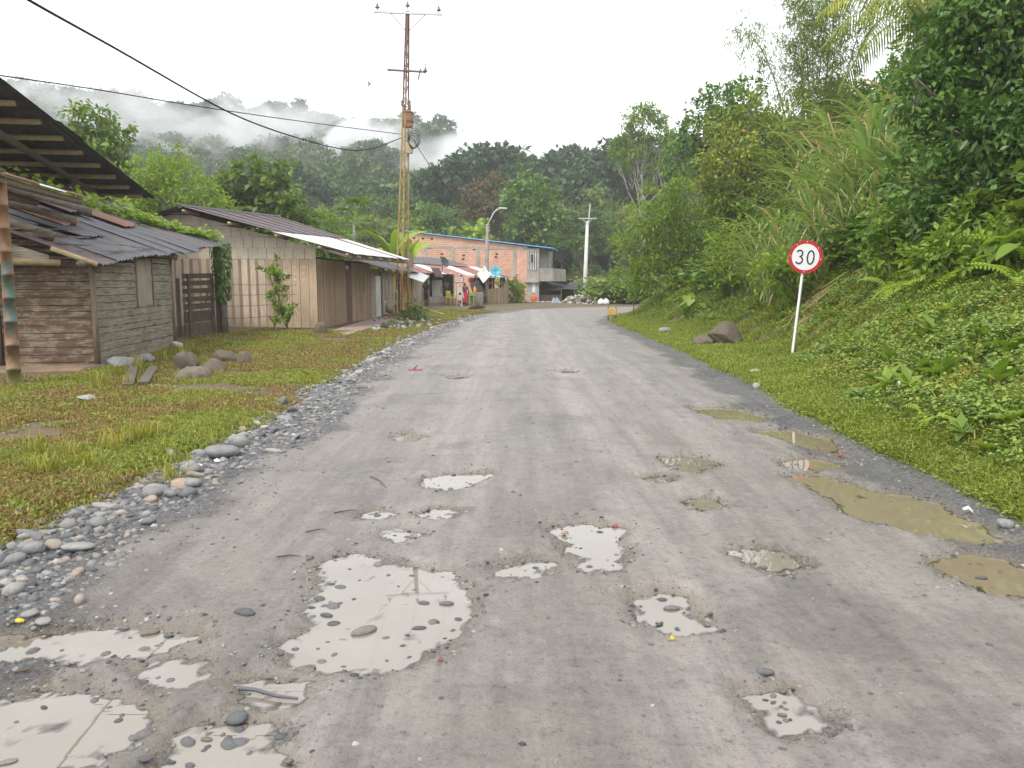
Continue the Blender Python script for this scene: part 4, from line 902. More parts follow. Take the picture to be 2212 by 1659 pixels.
MB().tube([E1 + uH * 4.75 + UP * 0.05 - Z3 * 0.12 + Z3 * 0.40, E1 + uH * 4.75 + UP * 1.4 - Z3 * 0.1 + Z3 * .40], 0.07, 8).build('rafter_end', OLDWOOD, hut, True)
# loose rusty sheets lying on the roof
def on_roof(s, t, lift=0.06): return eave(s) + UP * t + Z3 * lift
def loose_sheet(s, t, w, l, mat, label, rot=0.0, lift=0.08, bend=None):
    du = (E2 - E1).normalized(); nn = du.cross(UP).normalized(); M = Matrix.Rotation(rot, 3, nn); p = on_roof(s, t, lift)
    o = MB().corr(p, M @ du, M @ UP, w, l, rows=4, ragged=0.12, bend=bend).build('loose_zinc_sheet', mat, None, True, loc=tuple(p)); return tag(o, label, 'zinc sheet')
loose_sheet(5.3, 1.35, 1.2, 2.2, ZINC_RUST, 'orange rusted loose zinc sheet on hut roof beside the vine', 0.06, 0.10)
loose_sheet(2.4, 1.5, 1.0, 1.9, ZINC_RUST, 'torn rust edged loose zinc sheet under the logs', 0.05, 0.10, lambda u, v: 0.05 * (1 - v) * u)
loose_sheet(1.8, 0.95, 1.25, 2.3, ZINC_DARK, 'lifted dark zinc sheet with curled lower edge on the hut roof', 0.04, 0.07, lambda u, v: 0.07 * max(0, 0.5 - v) * (1 - u))
loose_sheet(4.3, 2.15, 0.8, 2.6, ZINC_BROWN, 'brown folded zinc sheet lying topmost along the hut roof', 0.0, 0.16, lambda u, v: -0.1 * (u - .5) ** 2)
def log(p0, p1, r0, label, mat=LOGM):
    o = MB().tube([Vector(p0).lerp(Vector(p1), t) for t in (0, .25, .5, .75, 1)], [r0 * 1.05, r0, r0 * 1.02, r0 * .97, r0 * .95], 10, jit=0.08).build('log', mat, None, True, loc=tuple(p0)); return tag(o, label, 'log', 'logs weighing down the hut roof')
log(on_roof(0.55, 0.95, .13), on_roof(0.25, 3.4, .15), 0.085, 'lowest thick mossy log on hut roof above the mat header')
log(on_roof(3.0, 1.55, .16), on_roof(1.2, 4.6, .17), 0.09, 'long dark log lying mid way up the hut roof')
log(on_roof(3.15, 2.35, .18), on_roof(1.9, 5.0, .18), 0.08, 'second long log parallel above the mid roof log')
log(on_roof(4.9, 1.95, .2), on_roof(3.6, 4.9, .22), 0.10, 'thick log under the brown sheet at the top of the hut roof')
# mossy short rail at the rake
o = tag(MB().tube([E1 + UP * 0.02 + Z3 * 0.02 - uH * 0.03, E1 + UP * 0.75 + Z3 * 0.03 - uH * 0.03], 0.04, 8).build('rake_pole', GUADUA, hut, True))
# painted bamboo porch post (in front of the hut)
pb = G(33, 850, 0.08); ptop = at(3, 395, 11.5)
def m_bpost(nt, b, out):
    s = N(nt, 'ShaderNodeSeparateXYZ'); nt.links.new(coords(nt, 'World'), s.inputs[0]); v = coords(nt, 'Object', (6, 6, 3)); n1 = noise(nt, v, 1.5, 5)
    base = ramp(nt, n1, [(0.3, (0.14, 0.07, 0.045)), (0.6, (0.30, 0.17, 0.09)), (0.8, (0.22, 0.2, 0.1))])
    k = mathn(nt, 'MULTIPLY', ramp(nt, s.outputs[2], [(0.35, (0, 0, 0)), (0.5, (1, 1, 1)), (0.62, (1, 1, 1)), (0.64, (0, 0, 0))]), ramp(nt, noise(nt, v, 1.0, 3), [(0.48, (0, 0, 0)), (0.54, (1, 1, 1))]))
    zz = mathn(nt, 'MULTIPLY', s.outputs[2], 0.33)
    k = mathn(nt, 'MULTIPLY', ramp(nt, zz, [(0.18, (0, 0, 0)), (0.22, (1, 1, 1)), (0.62, (1, 1, 1)), (0.68, (0, 0, 0))]), ramp(nt, noise(nt, v, 1.0, 3), [(0.5, (0, 0, 0)), (0.56, (1, 1, 1))]))
    c = mixc(nt, k, base, ramp(nt, zz, [(0.3, (0.16, 0.22, 0.24)), (0.45, (0.10, 0.16, 0.13))])); c = mixc(nt, ramp(nt, zz, [(0.1, (1, 1, 1)), (0.2, (0, 0, 0))]), c, (0.26, 0.24, 0.11))
    nt.links.new(c, b.inputs['Base Color']); b.inputs['Roughness'].default_value = 0.55
bp = thing('bamboo_post', 'stout bamboo porch post with peeling turquoise paint beside the hut', 'post', pb); nn_ = 9
mbp = MB(); pts = []; rr = []
for i in range(nn_ + 1):
    p = pb.lerp(ptop, i / nn_); rr0 = 0.092 - 0.028 * i / nn_
    for dz, k in ((-0.018, 1.0), (-0.004, 1.10), (0.012, 1.0)):
        pts.append(p + Z3 * dz); rr.append(rr0 * k)
mbp.tube(pts, rr, 14).build('culm', nmat('painted_bamboo', m_bpost), bp, True)
# ------------------------------------------------------------------ porch roof on the bamboo post
pr = thing('porch_roof', 'small corrugated porch roof with pale edge above the bamboo post', 'roof', at(60, 395, 12.8))
a0, a1 = at(-90, 348, 9.9), at(190, 428, 16.2); b1 = at(129, 402, 16.4); d = (a1 - a0).normalized(); upv = (-nH * 0.95 + Z3 * 0.25).normalized()
for k in range(4):
    L4 = (a1 - a0).length / 4; MB().corr(a0 + d * L4 * k + Z3 * 0.012 * (k % 2), d, upv, L4 * 1.05, 1.0, rows=2, ragged=0.03).build('roof_sheet', [ZINC_RED, ZINC_RED, ZINC_NEW, ZINC_RED][k], pr, True)
MB().tube([a0 - Z3 * 0.10 + upv * .15, a1 - Z3 * 0.12 + upv * .15], 0.06, 8).build('beam', OLDWOOD, pr, True)
MB().tube([a0 - Z3 * 0.32 + upv * .5, a0.lerp(a1, .72) - Z3 * 0.34 + upv * .5], 0.06, 8).build('beam', OLDWOOD, pr, True)
# ------------------------------------------------------------------ tall open shed behind
S2 = at(340, 428, 26.0); S1 = at(-40, 132, 15.1); uS = (S2 - S1).normalized(); lS = (-nH).normalized()
shed = thing('open_shed', 'tall dark open sided shed roof seen from below behind the hut', 'shed', (S2.x - 2, S2.y - 4, 0.2))
Ls = (S2 - S1).length
for i in range(9):
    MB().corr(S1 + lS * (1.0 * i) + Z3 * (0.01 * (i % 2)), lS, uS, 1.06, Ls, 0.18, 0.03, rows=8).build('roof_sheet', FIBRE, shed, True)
for k in range(9):
    p = S1.lerp(S2, (k + 0.6) / 9.2); MB().tube([p - Z3 * 0.11 + lS * 0.28, p - Z3 * 0.11 + lS * 8.5], 0.065, 8).build('purlin', GUADUA, shed, True)
for off in (1.35, 5.5):
    MB().tube([S1 + lS * off - Z3 * 0.25, S2 + lS * off - Z3 * 0.25 - uS * 0.1], 0.085, 8).build('rafter', OLDWOOD, shed, True)
for off, fr in ((1.35, 0.70), (1.35, 0.93), (5.5, 0.93), (5.5, 0.4)):
    p = S1.lerp(S2, fr) + lS * off; MB().tube([Vector((p.x, p.y, gz(p.x, p.y) - 0.2)), p - Z3 * 0.3], 0.09, 8).build('post', OLDWOOD, shed, True)
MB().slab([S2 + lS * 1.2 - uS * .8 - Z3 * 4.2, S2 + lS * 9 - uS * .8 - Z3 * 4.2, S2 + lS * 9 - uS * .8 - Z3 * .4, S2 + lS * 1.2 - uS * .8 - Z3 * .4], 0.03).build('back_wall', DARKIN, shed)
p = S1.lerp(S2, .36) + Z3 * .02; tag(MB().corr(p - uS * 0.5 + nH * .03, -nH, uS, 0.6, 1.6, 0.18, 0.03).build('roof_sheet', ZINC_DARK, shed, True))
# ------------------------------------------------------------------ slatted gate and fence
gA = Vector((-8.75, 20.9, 0)); gB = Vector((-8.35, 21.9, 0)); uG = (gB - gA).normalized(); nG = Vector((uG.y, -uG.x, 0)); gg = gz(-8.5, 21.4)
gate = thing('slatted_gate', 'dark weathered wooden slatted gate between hut and fence', 'gate', (gA.x, gA.y, gg))
Lg = (gB - gA).length
for s in (0.12, Lg - 0.1):
    a = gA + uG * s; MB().slab([a + Z3 * (gg + .02) + nG * .03, a + uG * 0.09 + Z3 * (gg + .02) + nG * .03, a + uG * 0.09 + Z3 * (gg + 1.66) + nG * .03, a + Z3 * (gg + 1.66) + nG * .03], 0.04).build('stile', GATEWOOD, gate)
for k, (z, h) in enumerate([(0.03, 0.32), (0.37, 0.30), (0.72, 0.15), (0.93, 0.13), (1.15, 0.13), (1.36, 0.13), (1.55, 0.13)]):
    a = gA + uG * -0.03; MB().slab([a + Z3 * (gg + z), a + uG * (Lg + .06) + Z3 * (gg + z + .03), a + uG * (Lg + .06) + Z3 * (gg + z + h + .03), a + Z3 * (gg + z + h)], 0.025).build('slat', GATEWOOD, gate)
MB().slab([gA + uG * .75 + nG * -.03 + Z3 * (gg + .85), gA + uG * .82 + nG * -.03 + Z3 * (gg + .85), gA + uG * 1.0 + nG * -.03 + Z3 * (gg + 1.4), gA + uG * .93 + nG * -.03 + Z3 * (gg + 1.4)], .02).build('brace', OLDWOOD, gate)
def post(p, h, rad, label, mat=GATEWOOD, square=False, lean=(0, 0)):
    z = gz(p[0], p[1]); b = Vector((p[0], p[1], z - 0.15)); t = Vector((p[0] + lean[0], p[1] + lean[1], z + h)); mb = MB()
    if square: mb.tube([b, t], rad * 1.3, 4)
    else: mb.tube([b.lerp(t, k / 4) for k in range(5)], [rad * 1.1, rad, rad * 1.05, rad * .95, rad], 9, jit=0.15)
    return tag(mb.build('fence_post', mat, None, not square, loc=(p[0], p[1], z)), label, 'post', 'posts along the yard fence')
post((gA.x - .12, gA.y - .1), 1.55, 0.05, 'thin dark post between hut wall and slatted gate')
post((gB.x + .09, gB.y + .12), 2.55, 0.07, 'tall square gate post holding up the far roof corner', square=True)
post((-8.13, 22.0), 2.45, 0.105, 'thick mossy post draped with vine beside the gate', LOGM)
post(G(505, 700, .15)[:2], 1.4, 0.075, 'short dark fence post in front of the plank wall', LOGM)
post((-7.35, 27.0), 2.0, 0.06, 'lichen pale fence post behind the shrub at the plank wall', PALEBARK, lean=(0.05, 0))
post((-6.75, 26.2), 1.55, 0.08, 'leaning lichen spotted post with fresh sprouting leaves', PALEBARK, lean=(-0.22, 0))
FP = [Vector((-8.13, 22.0, 0)), G(505, 700, .15), Vector((-7.32, 27.0, 0)), Vector((-6.85, 26.2, 0))]
WIRE = plain('barbed_wire', (0.12, 0.10, 0.09), 0.5, 0.3, 8, 0.6)
def wire(name, pts, rad, label, cat, mat, group=None, n=5, sag=0.0):
    out = []
    for i in range(len(pts) - 1):
        m = 8
        for k in range(m + (i == len(pts) - 2)):
            t = k / m; out.append(Vector(pts[i]).lerp(Vector(pts[i + 1]), t) - Z3 * sag * 4 * t * (1 - t))
    return tag(MB().tube(out, rad, n).build(name, mat, None, True, loc=tuple(pts[0])), label, cat, group)
for k, h in enumerate((0.45, 0.8, 1.12, 1.42)):
    a_, b_ = FP[0], Vector((-6.9, 26.2, 0))
    o = wire('barbed_wire', [Vector((a_.x, a_.y, gz(a_.x, a_.y) + h)), Vector((-7.6, 24.0, gz(-7.6, 24.0) + h - .03)), Vector((b_.x, b_.y, gz(b_.x, b_.y) + h))], 0.006, ['lowest', 'second', 'third', 'topmost'][k] + ' barbed wire strand strung from the vine post to the leaning post', 'wire', WIRE, 'barbed wire strands of the fence', 4, 0.02)
# ------------------------------------------------------------------ plank house with gable
hP = Vector((-6.4, 25.7, 0)); hQ = Vector((-6.05, 33.4, 0)); zg = 0.13
house = thing('plank_house', 'long weathered plank house with bamboo mat gable and zinc roof', 'house', (hP.x, hP.y, zg))
uL = Vector((-1, 0.02, 0)).normalized(); Wg = 9.3
def rake(s): return 2.84 + 0.262 * min(s, 4.4) - max(0, s - 4.4) * 0.26      # gable line height, s metres left of corner
r = np.random.default_rng(11); s = 0.0; k = 0
while s < Wg:
    w = 0.25 + 0.05 * r.random(); left = s > 1.6; a = hP + uL * s; b_ = hP + uL * (s + w - 0.012); o = Vector((0, -0.01 - 0.012 * r.random(), 0)); top = 2.42 + 0.02 * r.random()
    MB().slab([b_ + o + Z3 * (zg + .02 * r.random()), a + o + Z3 * (zg + .02 * r.random()), a + o + Z3 * top, b_ + o + Z3 * top], 0.025).build('plank', PLANK if left else PLANK_B, house)
    if left and k % 1 == 0:
        c = hP + uL * (s + w - 0.006); oo = Vector((0, -0.03, 0)); hw = 0.035 + 0.015 * r.random()
        MB().slab([c + uL * hw + oo + Z3 * zg, c - uL * hw + oo + Z3 * zg, c - uL * hw + oo + Z3 * top, c + uL * hw + oo + Z3 * top], 0.02).build('batten', BATTEN if r.random() < 0.75 else PLANK, house)
    s += w; k += 1
# gable: courses of mat with vertical nail laths
z = 2.43; ci = 0
while z < 4.2:
    z1 = z + 0.36; s = 0.0
    while s < Wg:
        s1 = s + 0.55 + 0.25 * r.random(); t0, t1 = min(z1, rake(s) - .05), min(z1, rake(s1) - .05)
        if max(t0, t1) > z + .03:
            a = hP + uL * (s + .004) + Vector((0, -0.02 - 0.014 * (ci % 2) - .006 * r.random(), 0)); b_ = hP + uL * (s1 - .004) + Vector((0, -0.02 - 0.014 * (ci % 2) - .006 * r.random(), 0))
            MB().slab([b_ + Z3 * (z + .004), a + Z3 * (z + .004), a + Z3 * max(t0, z + .01), b_ + Z3 * max(t1, z + .01)], 0.015).build('mat_panel', BAMBOO_TAN, house)
            for q_ in (0.5,):
                c = a.lerp(b_, q_) + Vector((0, -0.008, 0)); tt_ = min(t0, t1) - .01
                if tt_ > z + .05: MB().slab([c + uL * .008 + Z3 * (z + .01), c - uL * .008 + Z3 * (z + .01), c - uL * .008 + Z3 * tt_, c + uL * .008 + Z3 * tt_], 0.008).build('lath', BATTEN, house)
        s = s1
    z = z1; ci += 1
MB().slab([hP + uL * Wg + Vector((0, .05, zg)), hP + Vector((-.05, .05, zg)), hP + Vector((-.05, .05, 2.5)), hP + uL * Wg + Vector((0, .05, 2.5))], .02).build('interior_shade_sheet', DARKIN, house)  # near-black sheets behind the house walls stand in for the unlit inside
MB().add([hP + uL * Wg + Vector((0, .04, 2.4)), hP + Vector((-.05, .04, 2.4)), hP + Vector((-.05, .04, 2.78)), hP + uL * 4.4 + Vector((0, .04, 3.92)), hP + uL * Wg + Vector((0, .04, 2.65))], [(0, 1, 2, 3, 4)]).build('interior_shade_sheet', DARKIN, house)
# road wall of dark upright boards, door and shutter
uR = (hQ - hP).normalized(); nR = Vector((uR.y, -uR.x, 0)); Lr = (hQ - hP).length; s = 0.0
while s < Lr - 0.05:
    door_ = 3.55 < s < 4.45
    if not door_:
        a = hP + uR * s; top = 2.44
        MB().slab([a + Z3 * zg, a + uR * 0.165 + Z3 * zg, a + uR * 0.165 + Z3 * top, a + Z3 * top], 0.02).build('board', BOARD_D, house)
        c = a + uR * 0.165 + nR * 0.02; MB().slab([c - uR * .03 + Z3 * zg, c + uR * .03 + Z3 * zg, c + uR * .03 + Z3 * top, c - uR * .03 + Z3 * top], 0.02).build('batten', PLANK_B, house)
    s += 0.18
MB().slab([hP - nR * .04 + Z3 * zg, hQ - nR * .04 + Z3 * zg, hQ - nR * .04 + Z3 * 2.5, hP - nR * .04 + Z3 * 2.5], .02).build('interior_shade_sheet', DARKIN, house)
a = hP + uR * 3.62; dr_ = MB().slab([a + Z3 * (zg + .03), a + uR * 0.9 + Z3 * (zg + .03), a + uR * .9 + Z3 * 2.2, a + Z3 * 2.2], .04).build('door', plain('door_brown', (0.16, 0.085, 0.06), .5, .2, 4), house)
MB().lathe([(.02, 0), (.03, .02), (.0, .05)], a + uR * .8 + nR * .01 + Z3 * 1.1, 8, nR).build('handle', ZINC_DARK, dr_)
a = hP + uR * 5.6 + nR * .03; sh_ = MB().slab([a + Z3 * 1.35, a + uR * .9 + Z3 * 1.35, a + uR * .9 + Z3 * 2.3, a + Z3 * 2.3], .03).build('shutter', BATTEN, house); MB().slab([a + uR * .93 + Z3 * 1.3, a + uR * 1.0 + Z3 * 1.3, a + uR * 1.0 + Z3 * 2.32, a + uR * .93 + Z3 * 2.32], .03).build('shutter_frame', GATEWOOD, sh_)
MB().lathe([(.02, 0), (.06, .04), (.075, .1), (.05, .16), (.0, .18)], hP + uR * 3.45 + nR * .12 + Z3 * 2.15, 10).build('lamp_bulb', WHITEP, house, True)
# roof
def rp(s, t): # s along house (0 near .. 1 far), t from ridge 0 to eave 1
    n0, n1 = at(388, 447, 25.0), at(764, 548, 25.1); f0, f1 = at(604, 470, 34.4), at(884, 561, 34.6)
    return n0.lerp(n1, t).lerp(f0.lerp(f1, t), s)
nsh = 12
for i in range(nsh):
    for (t0, t1, lift) in ((0, 0.52, 0.03), (0.5, 1.0, 0.0)):
        a = rp(i / nsh, t1); b_ = rp((i + 1.04) / nsh, t1); c = rp(i / nsh, t0); du = (b_ - a); dv = (c - a)
        mt = ZINC_NEW if (t1 == 1.0) else ZINC_BROWN
        if t1 == 1.0 and i in (9,): mt = ZINC_RED
        MB().corr(a + Z3 * (lift + .01 * (i % 2)), du, dv, du.length, dv.length * 1.02, rows=3, amp=.012, ragged=0.04).build('roof_sheet', mt, house, True)
for i in range(6):   # far slope
    a = rp(i / 6, 0) + Z3 * .02; b_ = rp((i + 1.03) / 6, 0) + Z3 * .02; dv = Vector((-4.4, 0, -1.25))
    MB().corr(b_ + dv, a - b_, -dv, (a - b_).length, dv.length, rows=2).build('roof_sheet', ZINC_DARK, house, True)
MB().tube([rp(0, 0) + Z3 * .03, rp(1, 0) + Z3 * .03], 0.07, 6).build('ridge_cap', ZINC_DARK, house)
MB().slab([rp(0, 1) + Vector((-.1, .05, -.16)), rp(1, 1) + Vector((-.1, 0, -.16)), rp(1, 1) + Vector((-.1, 0, -.02)), rp(0, 1) + Vector((-.1, .05, -.02))], .05).build('fascia', LOGM, house)
for t in (0.02, .28, .55, .8, .96):
    p = rp(0, t); MB().tube([p + Vector((0, -.02, -.09)), p + Vector((0, 1.2, -.09))], .05, 7).build('purlin_end', GUADUA, house, True)
for i in range(6):
    p = rp((i + .5) / 6, 1); MB().tube([p + Vector((.02, 0, -.10)), p + Vector((-1.4, 0, .28))], .045, 6).build('rafter', GUADUA, house, True)
for k in range(9):   # paper scraps stapled on the planks
    x = (k % 3) * .3; zz = 2.12 - (k // 3) * .2; a = hP + uL * (1.05 - x) + Vector((0, -.027, zz + .03 * random.random())); w = .05 + .05 * random.random()
    MB().slab([a, a - uL * w, a - uL * w * .9 + Z3 * .05, a + Z3 * .045], .002).build('paper_scrap', WHITEP if k else plain('blue_paper', (.12, .35, .6), .6, .1, 4), house)
sl = [G(718, 716, .12), G(747, 726, .12), G(858, 692, .12), G(806, 688, .12)]
porch = MB().slab([v + Z3 * .05 for v in sl], .3).build('porch_slab', CEMENT_PINK, house, bevel=.02)
# ------------------------------------------------------------------ block house and shops further on (facade near X = -6)
bh = thing('block_house', 'concrete block house with white door and yellow corner beside the tower', 'house', (-6.1, 34, .13))
def front(y): return Vector((-6.08 + 0.012 * (y - 34), y, 0))
fu = Vector((0.012, 1, 0)).normalized(); fn = Vector((1, -.012, 0))
def panel(y0, y1, z0, z1, th, name, mat, par, off=0.0): 
    a, b_ = front(y0) + fn * off, front(y1) + fn * off; return MB().slab([a + Z3 * z0, b_ + Z3 * z0, b_ + Z3 * z1, a + Z3 * z1], th).build(name, mat, par)
panel(33.6, 47.0, .05, 2.25, .1, 'wall_backing', plain('mortar', (.25, .22, .18), .9, .2, 4), bh, -.03)
r = np.random.default_rng(4)
for (y0, y1) in ((33.75, 34.6), (36.4, 39.4)):
    z = .12; c = 0
    while z < 2.2:
        s = y0 + (0.2 if c % 2 and y1 - y0 > 1 else 0) - (0.2 if c % 2 and y1 - y0 > 1 else 0)
        s = y0
        first = 0.2 if c % 2 else 0.4
        while s < y1 - .02:
            e = min(y1, s + first); first = 0.4
            panel(s + .008, e - .008, z + .008, min(z + .192, 2.22), .04, 'block', BLOCK, bh, .012 + .008 * r.random()); s = e
        z += .2; c += 1
wd = panel(34.7, 35.9, .1, 2.0, .04, 'door', WHITEP, bh, .03)
for k in range(6): panel(34.72, 35.88, .14 + .31 * k, .42 + .31 * k, .015, 'door_panel', WHITEP, wd, .045)
panel(35.95, 36.35, .05, 2.2, .1, 'post', GATEWOOD, bh, .06)
wn_ = panel(37.1, 38.1, .9, 1.9, .03, 'window', plain('dim_shutter', (.36, .31, .25), .7, .2, 5), bh, .035)
for s in (37.1, 37.58, 38.05): panel(s, s + .05, .88, 1.92, .03, 'window_frame', BATTEN, wn_, .05)
YEL = plain('ochre_paint', (.52, .33, .07), .7, .2, 3, dirt=(.38, .24, .07))
panel(39.5, 41.0, .05, 2.25, .08, 'yellow_wall', YEL, bh, .02); panel(41.0, 41.7, .08, 2.1, .03, 'doorway', DARKIN, bh, .02); panel(41.7, 46.0, .05, 2.3, .08, 'yellow_wall', YEL, bh, .03)
for y in (43.0, 44.3): panel(y, y + .7, .9, 1.95, .03, 'window', plain('ochre_shutter', (.42, .26, .06), .6, .2, 5), bh, .05)
for i in range(9):
    a = front(33.2 + i * 1.45) + fn * .55 + Z3 * (2.30 + .012 * (i % 2)); MB().corr(a, fu, (-fn + Z3 * .3).normalized(), 1.52, 3.4, .12, .014, 3, ragged=.08).build('roof_sheet', [ZINC_RED, ZINC_DARK, ZINC_DARK][i % 3] if i < 3 else ZINC_DARK, bh, True)
for i in range(7):
    a = front(33.6 + 1.8 * i) + Z3 * 2.2; MB().tube([a - fn * .3, a + fn * .5], .05, 6).build('rafter', GUADUA, bh, True)
ph = thing('plank_shack', 'grey upright plank shack between yellow wall and the shop', 'shack', (-6, 47, .13))
y = 46.3; k = 0
while y < 52.0:
    w = .28 + .08 * random.random(); panel(y, y + w - .015, .1, 2.15 + .05 * random.random(), .03, 'plank', GREYPLANK if k % 3 else PLANK_B, ph, .03 + .015 * random.random()); y += w; k += 1
panel(46.2, 52.1, .1, 2.1, .05, 'interior_shade_sheet', DARKIN, ph, -.02)  # near-black sheet in place of the shade behind the plank gaps
a_ = [at(878, 597, 41.5), at(915, 610, 44.0), at(928, 596, 49), at(890, 585, 47)]
awn = thing('zinc_awning', 'bright white tilted zinc awning sheet beside the lattice tower', 'awning', tuple(a_[1]))
MB().corr(a_[1], a_[0] - a_[1], a_[2] - a_[1], (a_[0] - a_[1]).length, (a_[2] - a_[1]).length, .14, .016, 3).build('roof_sheet', ZINC_NEW, awn, True)
MB().tube([a_[0].lerp(a_[3], .3) - Z3 * .06, a_[1].lerp(a_[2], .3) - Z3 * .06], .04, 6).build('batten', GUADUA, awn)
MB().tube([a_[2].lerp(a_[1], .1) - Z3 * .05, Vector((-5.9, 49, 2.0))], .04, 6).build('strut', GUADUA, awn)
# shop with red streaked roof
shop = thing('village_shop', 'open fronted roadside shop under a red streaked zinc roof', 'shop', (-4.5, 55, .13))
sA, sB = Vector((-5.95, 52.2, .13)), Vector((-2.0, 57.6, .13)); su = (sB - sA).normalized(); sn = Vector((su.y, -su.x, 0)); Lsn = (sB - sA).length
MB().slab([sA - sn * 3 + Z3 * .25, sA + Z3 * .25, sB + Z3 * .25, sB - sn * 3 + Z3 * .25][::-1], .4).build('floor', CEMENT, shop)
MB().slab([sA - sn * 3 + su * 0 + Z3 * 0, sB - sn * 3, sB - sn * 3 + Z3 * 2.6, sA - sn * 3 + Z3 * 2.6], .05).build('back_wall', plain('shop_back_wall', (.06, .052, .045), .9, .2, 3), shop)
MB().slab([sA, sA - sn * 3, sA - sn * 3 + Z3 * 2.6, sA + Z3 * 2.3][::-1], .05).build('side_wall', GREYPLANK, shop)
for s in (0.2, 3.6, 5.2, Lsn - .1):
    p = sA + su * s + sn * .35; MB().tube([p, p + Z3 * 2.2], .06, 8).build('post', GUADUA, shop, True)
rz0 = 2.22
for i in range(9):
    L9 = (Lsn + 2.6) / 9; a = sA - su * 1.6 + su * L9 * i + sn * .75 + Z3 * (rz0 - .02 * i + .012 * (i % 2)); MB().corr(a, su, (-sn + Z3 * .30).normalized(), L9 * 1.06, 2.6, .12, .015, 3, ragged=.1).build('roof_sheet', [ZINC_RED, ZINC_RED, ZINC_NEW][i % 3] if i not in (4,) else ZINC_RED, shop, True)
for i in range(4):
    a = sA + su * 1.9 * i - su * 1 + (-sn + Z3 * .30).normalized() * 2.3 + sn * .75 + Z3 * (rz0 + .03); MB().corr(a, su, (-sn + Z3 * .22).normalized(), 1.95, 2.6, .16, .015, 3).build('roof_sheet', ZINC_DARK, shop, True)
a = sA + su * .3 + sn * .9 + Z3 * 1.95; tag(MB().corr(a, su, (-sn * .6 + Z3 * .8).normalized(), .9, .8, .12, .015, 3, ragged=.2).build('torn_sheet', ZINC_BROWN, shop, True))
# brick step
for k in range(7): MB().slab([sA + su * (.5 + .45 * k) + sn * .1 + Z3 * .0, sA + su * (.93 + .45 * k) + sn * .1 + Z3 * .0, sA + su * (.93 + .45 * k) + sn * .1 + Z3 * .27, sA + su * (.5 + .45 * k) + sn * .1 + Z3 * .27], .2).build('step_block', plain('step_brick', (.30, .20, .15), .9, .3, 6), shop)
def bx_thing(name, label, cat, p, w, d, h, mat, bev=.02, rz=0.0):
    o = MB().bx(-w / 2, w / 2, -d / 2, d / 2, 0, h).build(name, mat, None, bevel=bev); o.location = p; o.rotation_euler = (0, 0, rz); return tag(o, label, cat)
rzS = math.atan2(su.y, su.x)
# white fridge
fp = Vector((at(946, 650, 54.6).x, 54.6, .38)); fr = thing('fridge', 'tall white fridge standing at the front of the dark shop', 'fridge', fp)
MB().bx(fp.x - .38, fp.x + .30, fp.y - .3, fp.y + .3, .40, 1.93).build('cabinet', WHITEP, fr, bevel=.02); MB().bx(fp.x - .37, fp.x + .23, fp.y - .36, fp.y - .305, .42, 1.91).build('door', WHITEP, fr, bevel=.015); MB().bx(fp.x + .245, fp.x + .275, fp.y - .40, fp.y - .31, 1.0, 1.5).build('handle', DARKIN, fr)
# yellow plastic chair
def chair(p, rz, mat, label):
    t = thing('plastic_chair', label, 'chair', p, None, rz); P = Vector(p)
    def b(n, *q): 
        o = MB().bx(*q).build(n, mat, None, bevel=.01); o.parent = t
    b('seat', -.22, .22, -.22, .22, .40, .44)
    for x in (-.2, .2):
        for y in (-.2, .2): b('leg', x - .025, x + .025, y - .025, y + .025, 0, .40)
        b('armrest', x - .03, x + .03, -.2, .22, .62, .65); b('arm_support', x - .025, x + .025, -.2, -.15, .44, .62)
    for x in (-.15, 0, .15): b('back_slat', x - .05, x + .05, .2, .23, .44, .82)
    b('back_rail', -.22, .22, .195, .235, .78, .88)
YCH = plain('yellow_plastic', (.75, .62, .03), .35, .05, 2, bmp=0)
chair((at(973, 656, 53.6).x, 53.6, .30), 0.9, YCH, 'bright yellow plastic armchair beside the fridge')
# painted lattice sign stand
stp = Vector((at(992, 664, 51).x, 51, .10)); st_ = thing('sign_stand', 'orange and white lattice stand carrying small framed shop sign', 'sign', stp)
ORG = plain('orange_paint', (.62, .28, .15), .5, .15, 5); hs = 1.62
for x in (-.17, .17): MB().bx(stp.x + x - .03, stp.x + x + .03, stp.y - .03, stp.y + .03, .08, hs + .1).build('upright', ORG if x < 0 else WHITEP, st_)
for k in range(6):
    z0, z1 = .15 + .25 * k, .15 + .25 * (k + 1); x0, x1 = (-.17, .17) if k % 2 else (.17, -.17)
    MB().tube([stp + Vector((x0, 0, z0)), stp + Vector((x1, 0, z1 - .03))], .018, 6).build('lattice_bar', WHITEP, st_)
MB().bx(stp.x - .30, stp.x + .30, stp.y - .05, stp.y + .05, hs + .1, hs + .52).build('sign_frame', plain('red_frame', (.55, .03, .05), .4, .1, 4), st_, bevel=.01)
sf = MB().bx(stp.x - .25, stp.x + .25, stp.y - .057, stp.y - .04, hs + .15, hs + .47).build('sign_face', WHITEP, st_)
for k, (z, w) in enumerate(((.38, .15), (.27, .19))): MB().bx(stp.x - w, stp.x + w, stp.y - .061, stp.y - .054, hs + z - .02, hs + z + .02).build('faded_line', plain('grey_ink', (.25, .27, .26), .6, .3, 30), sf)
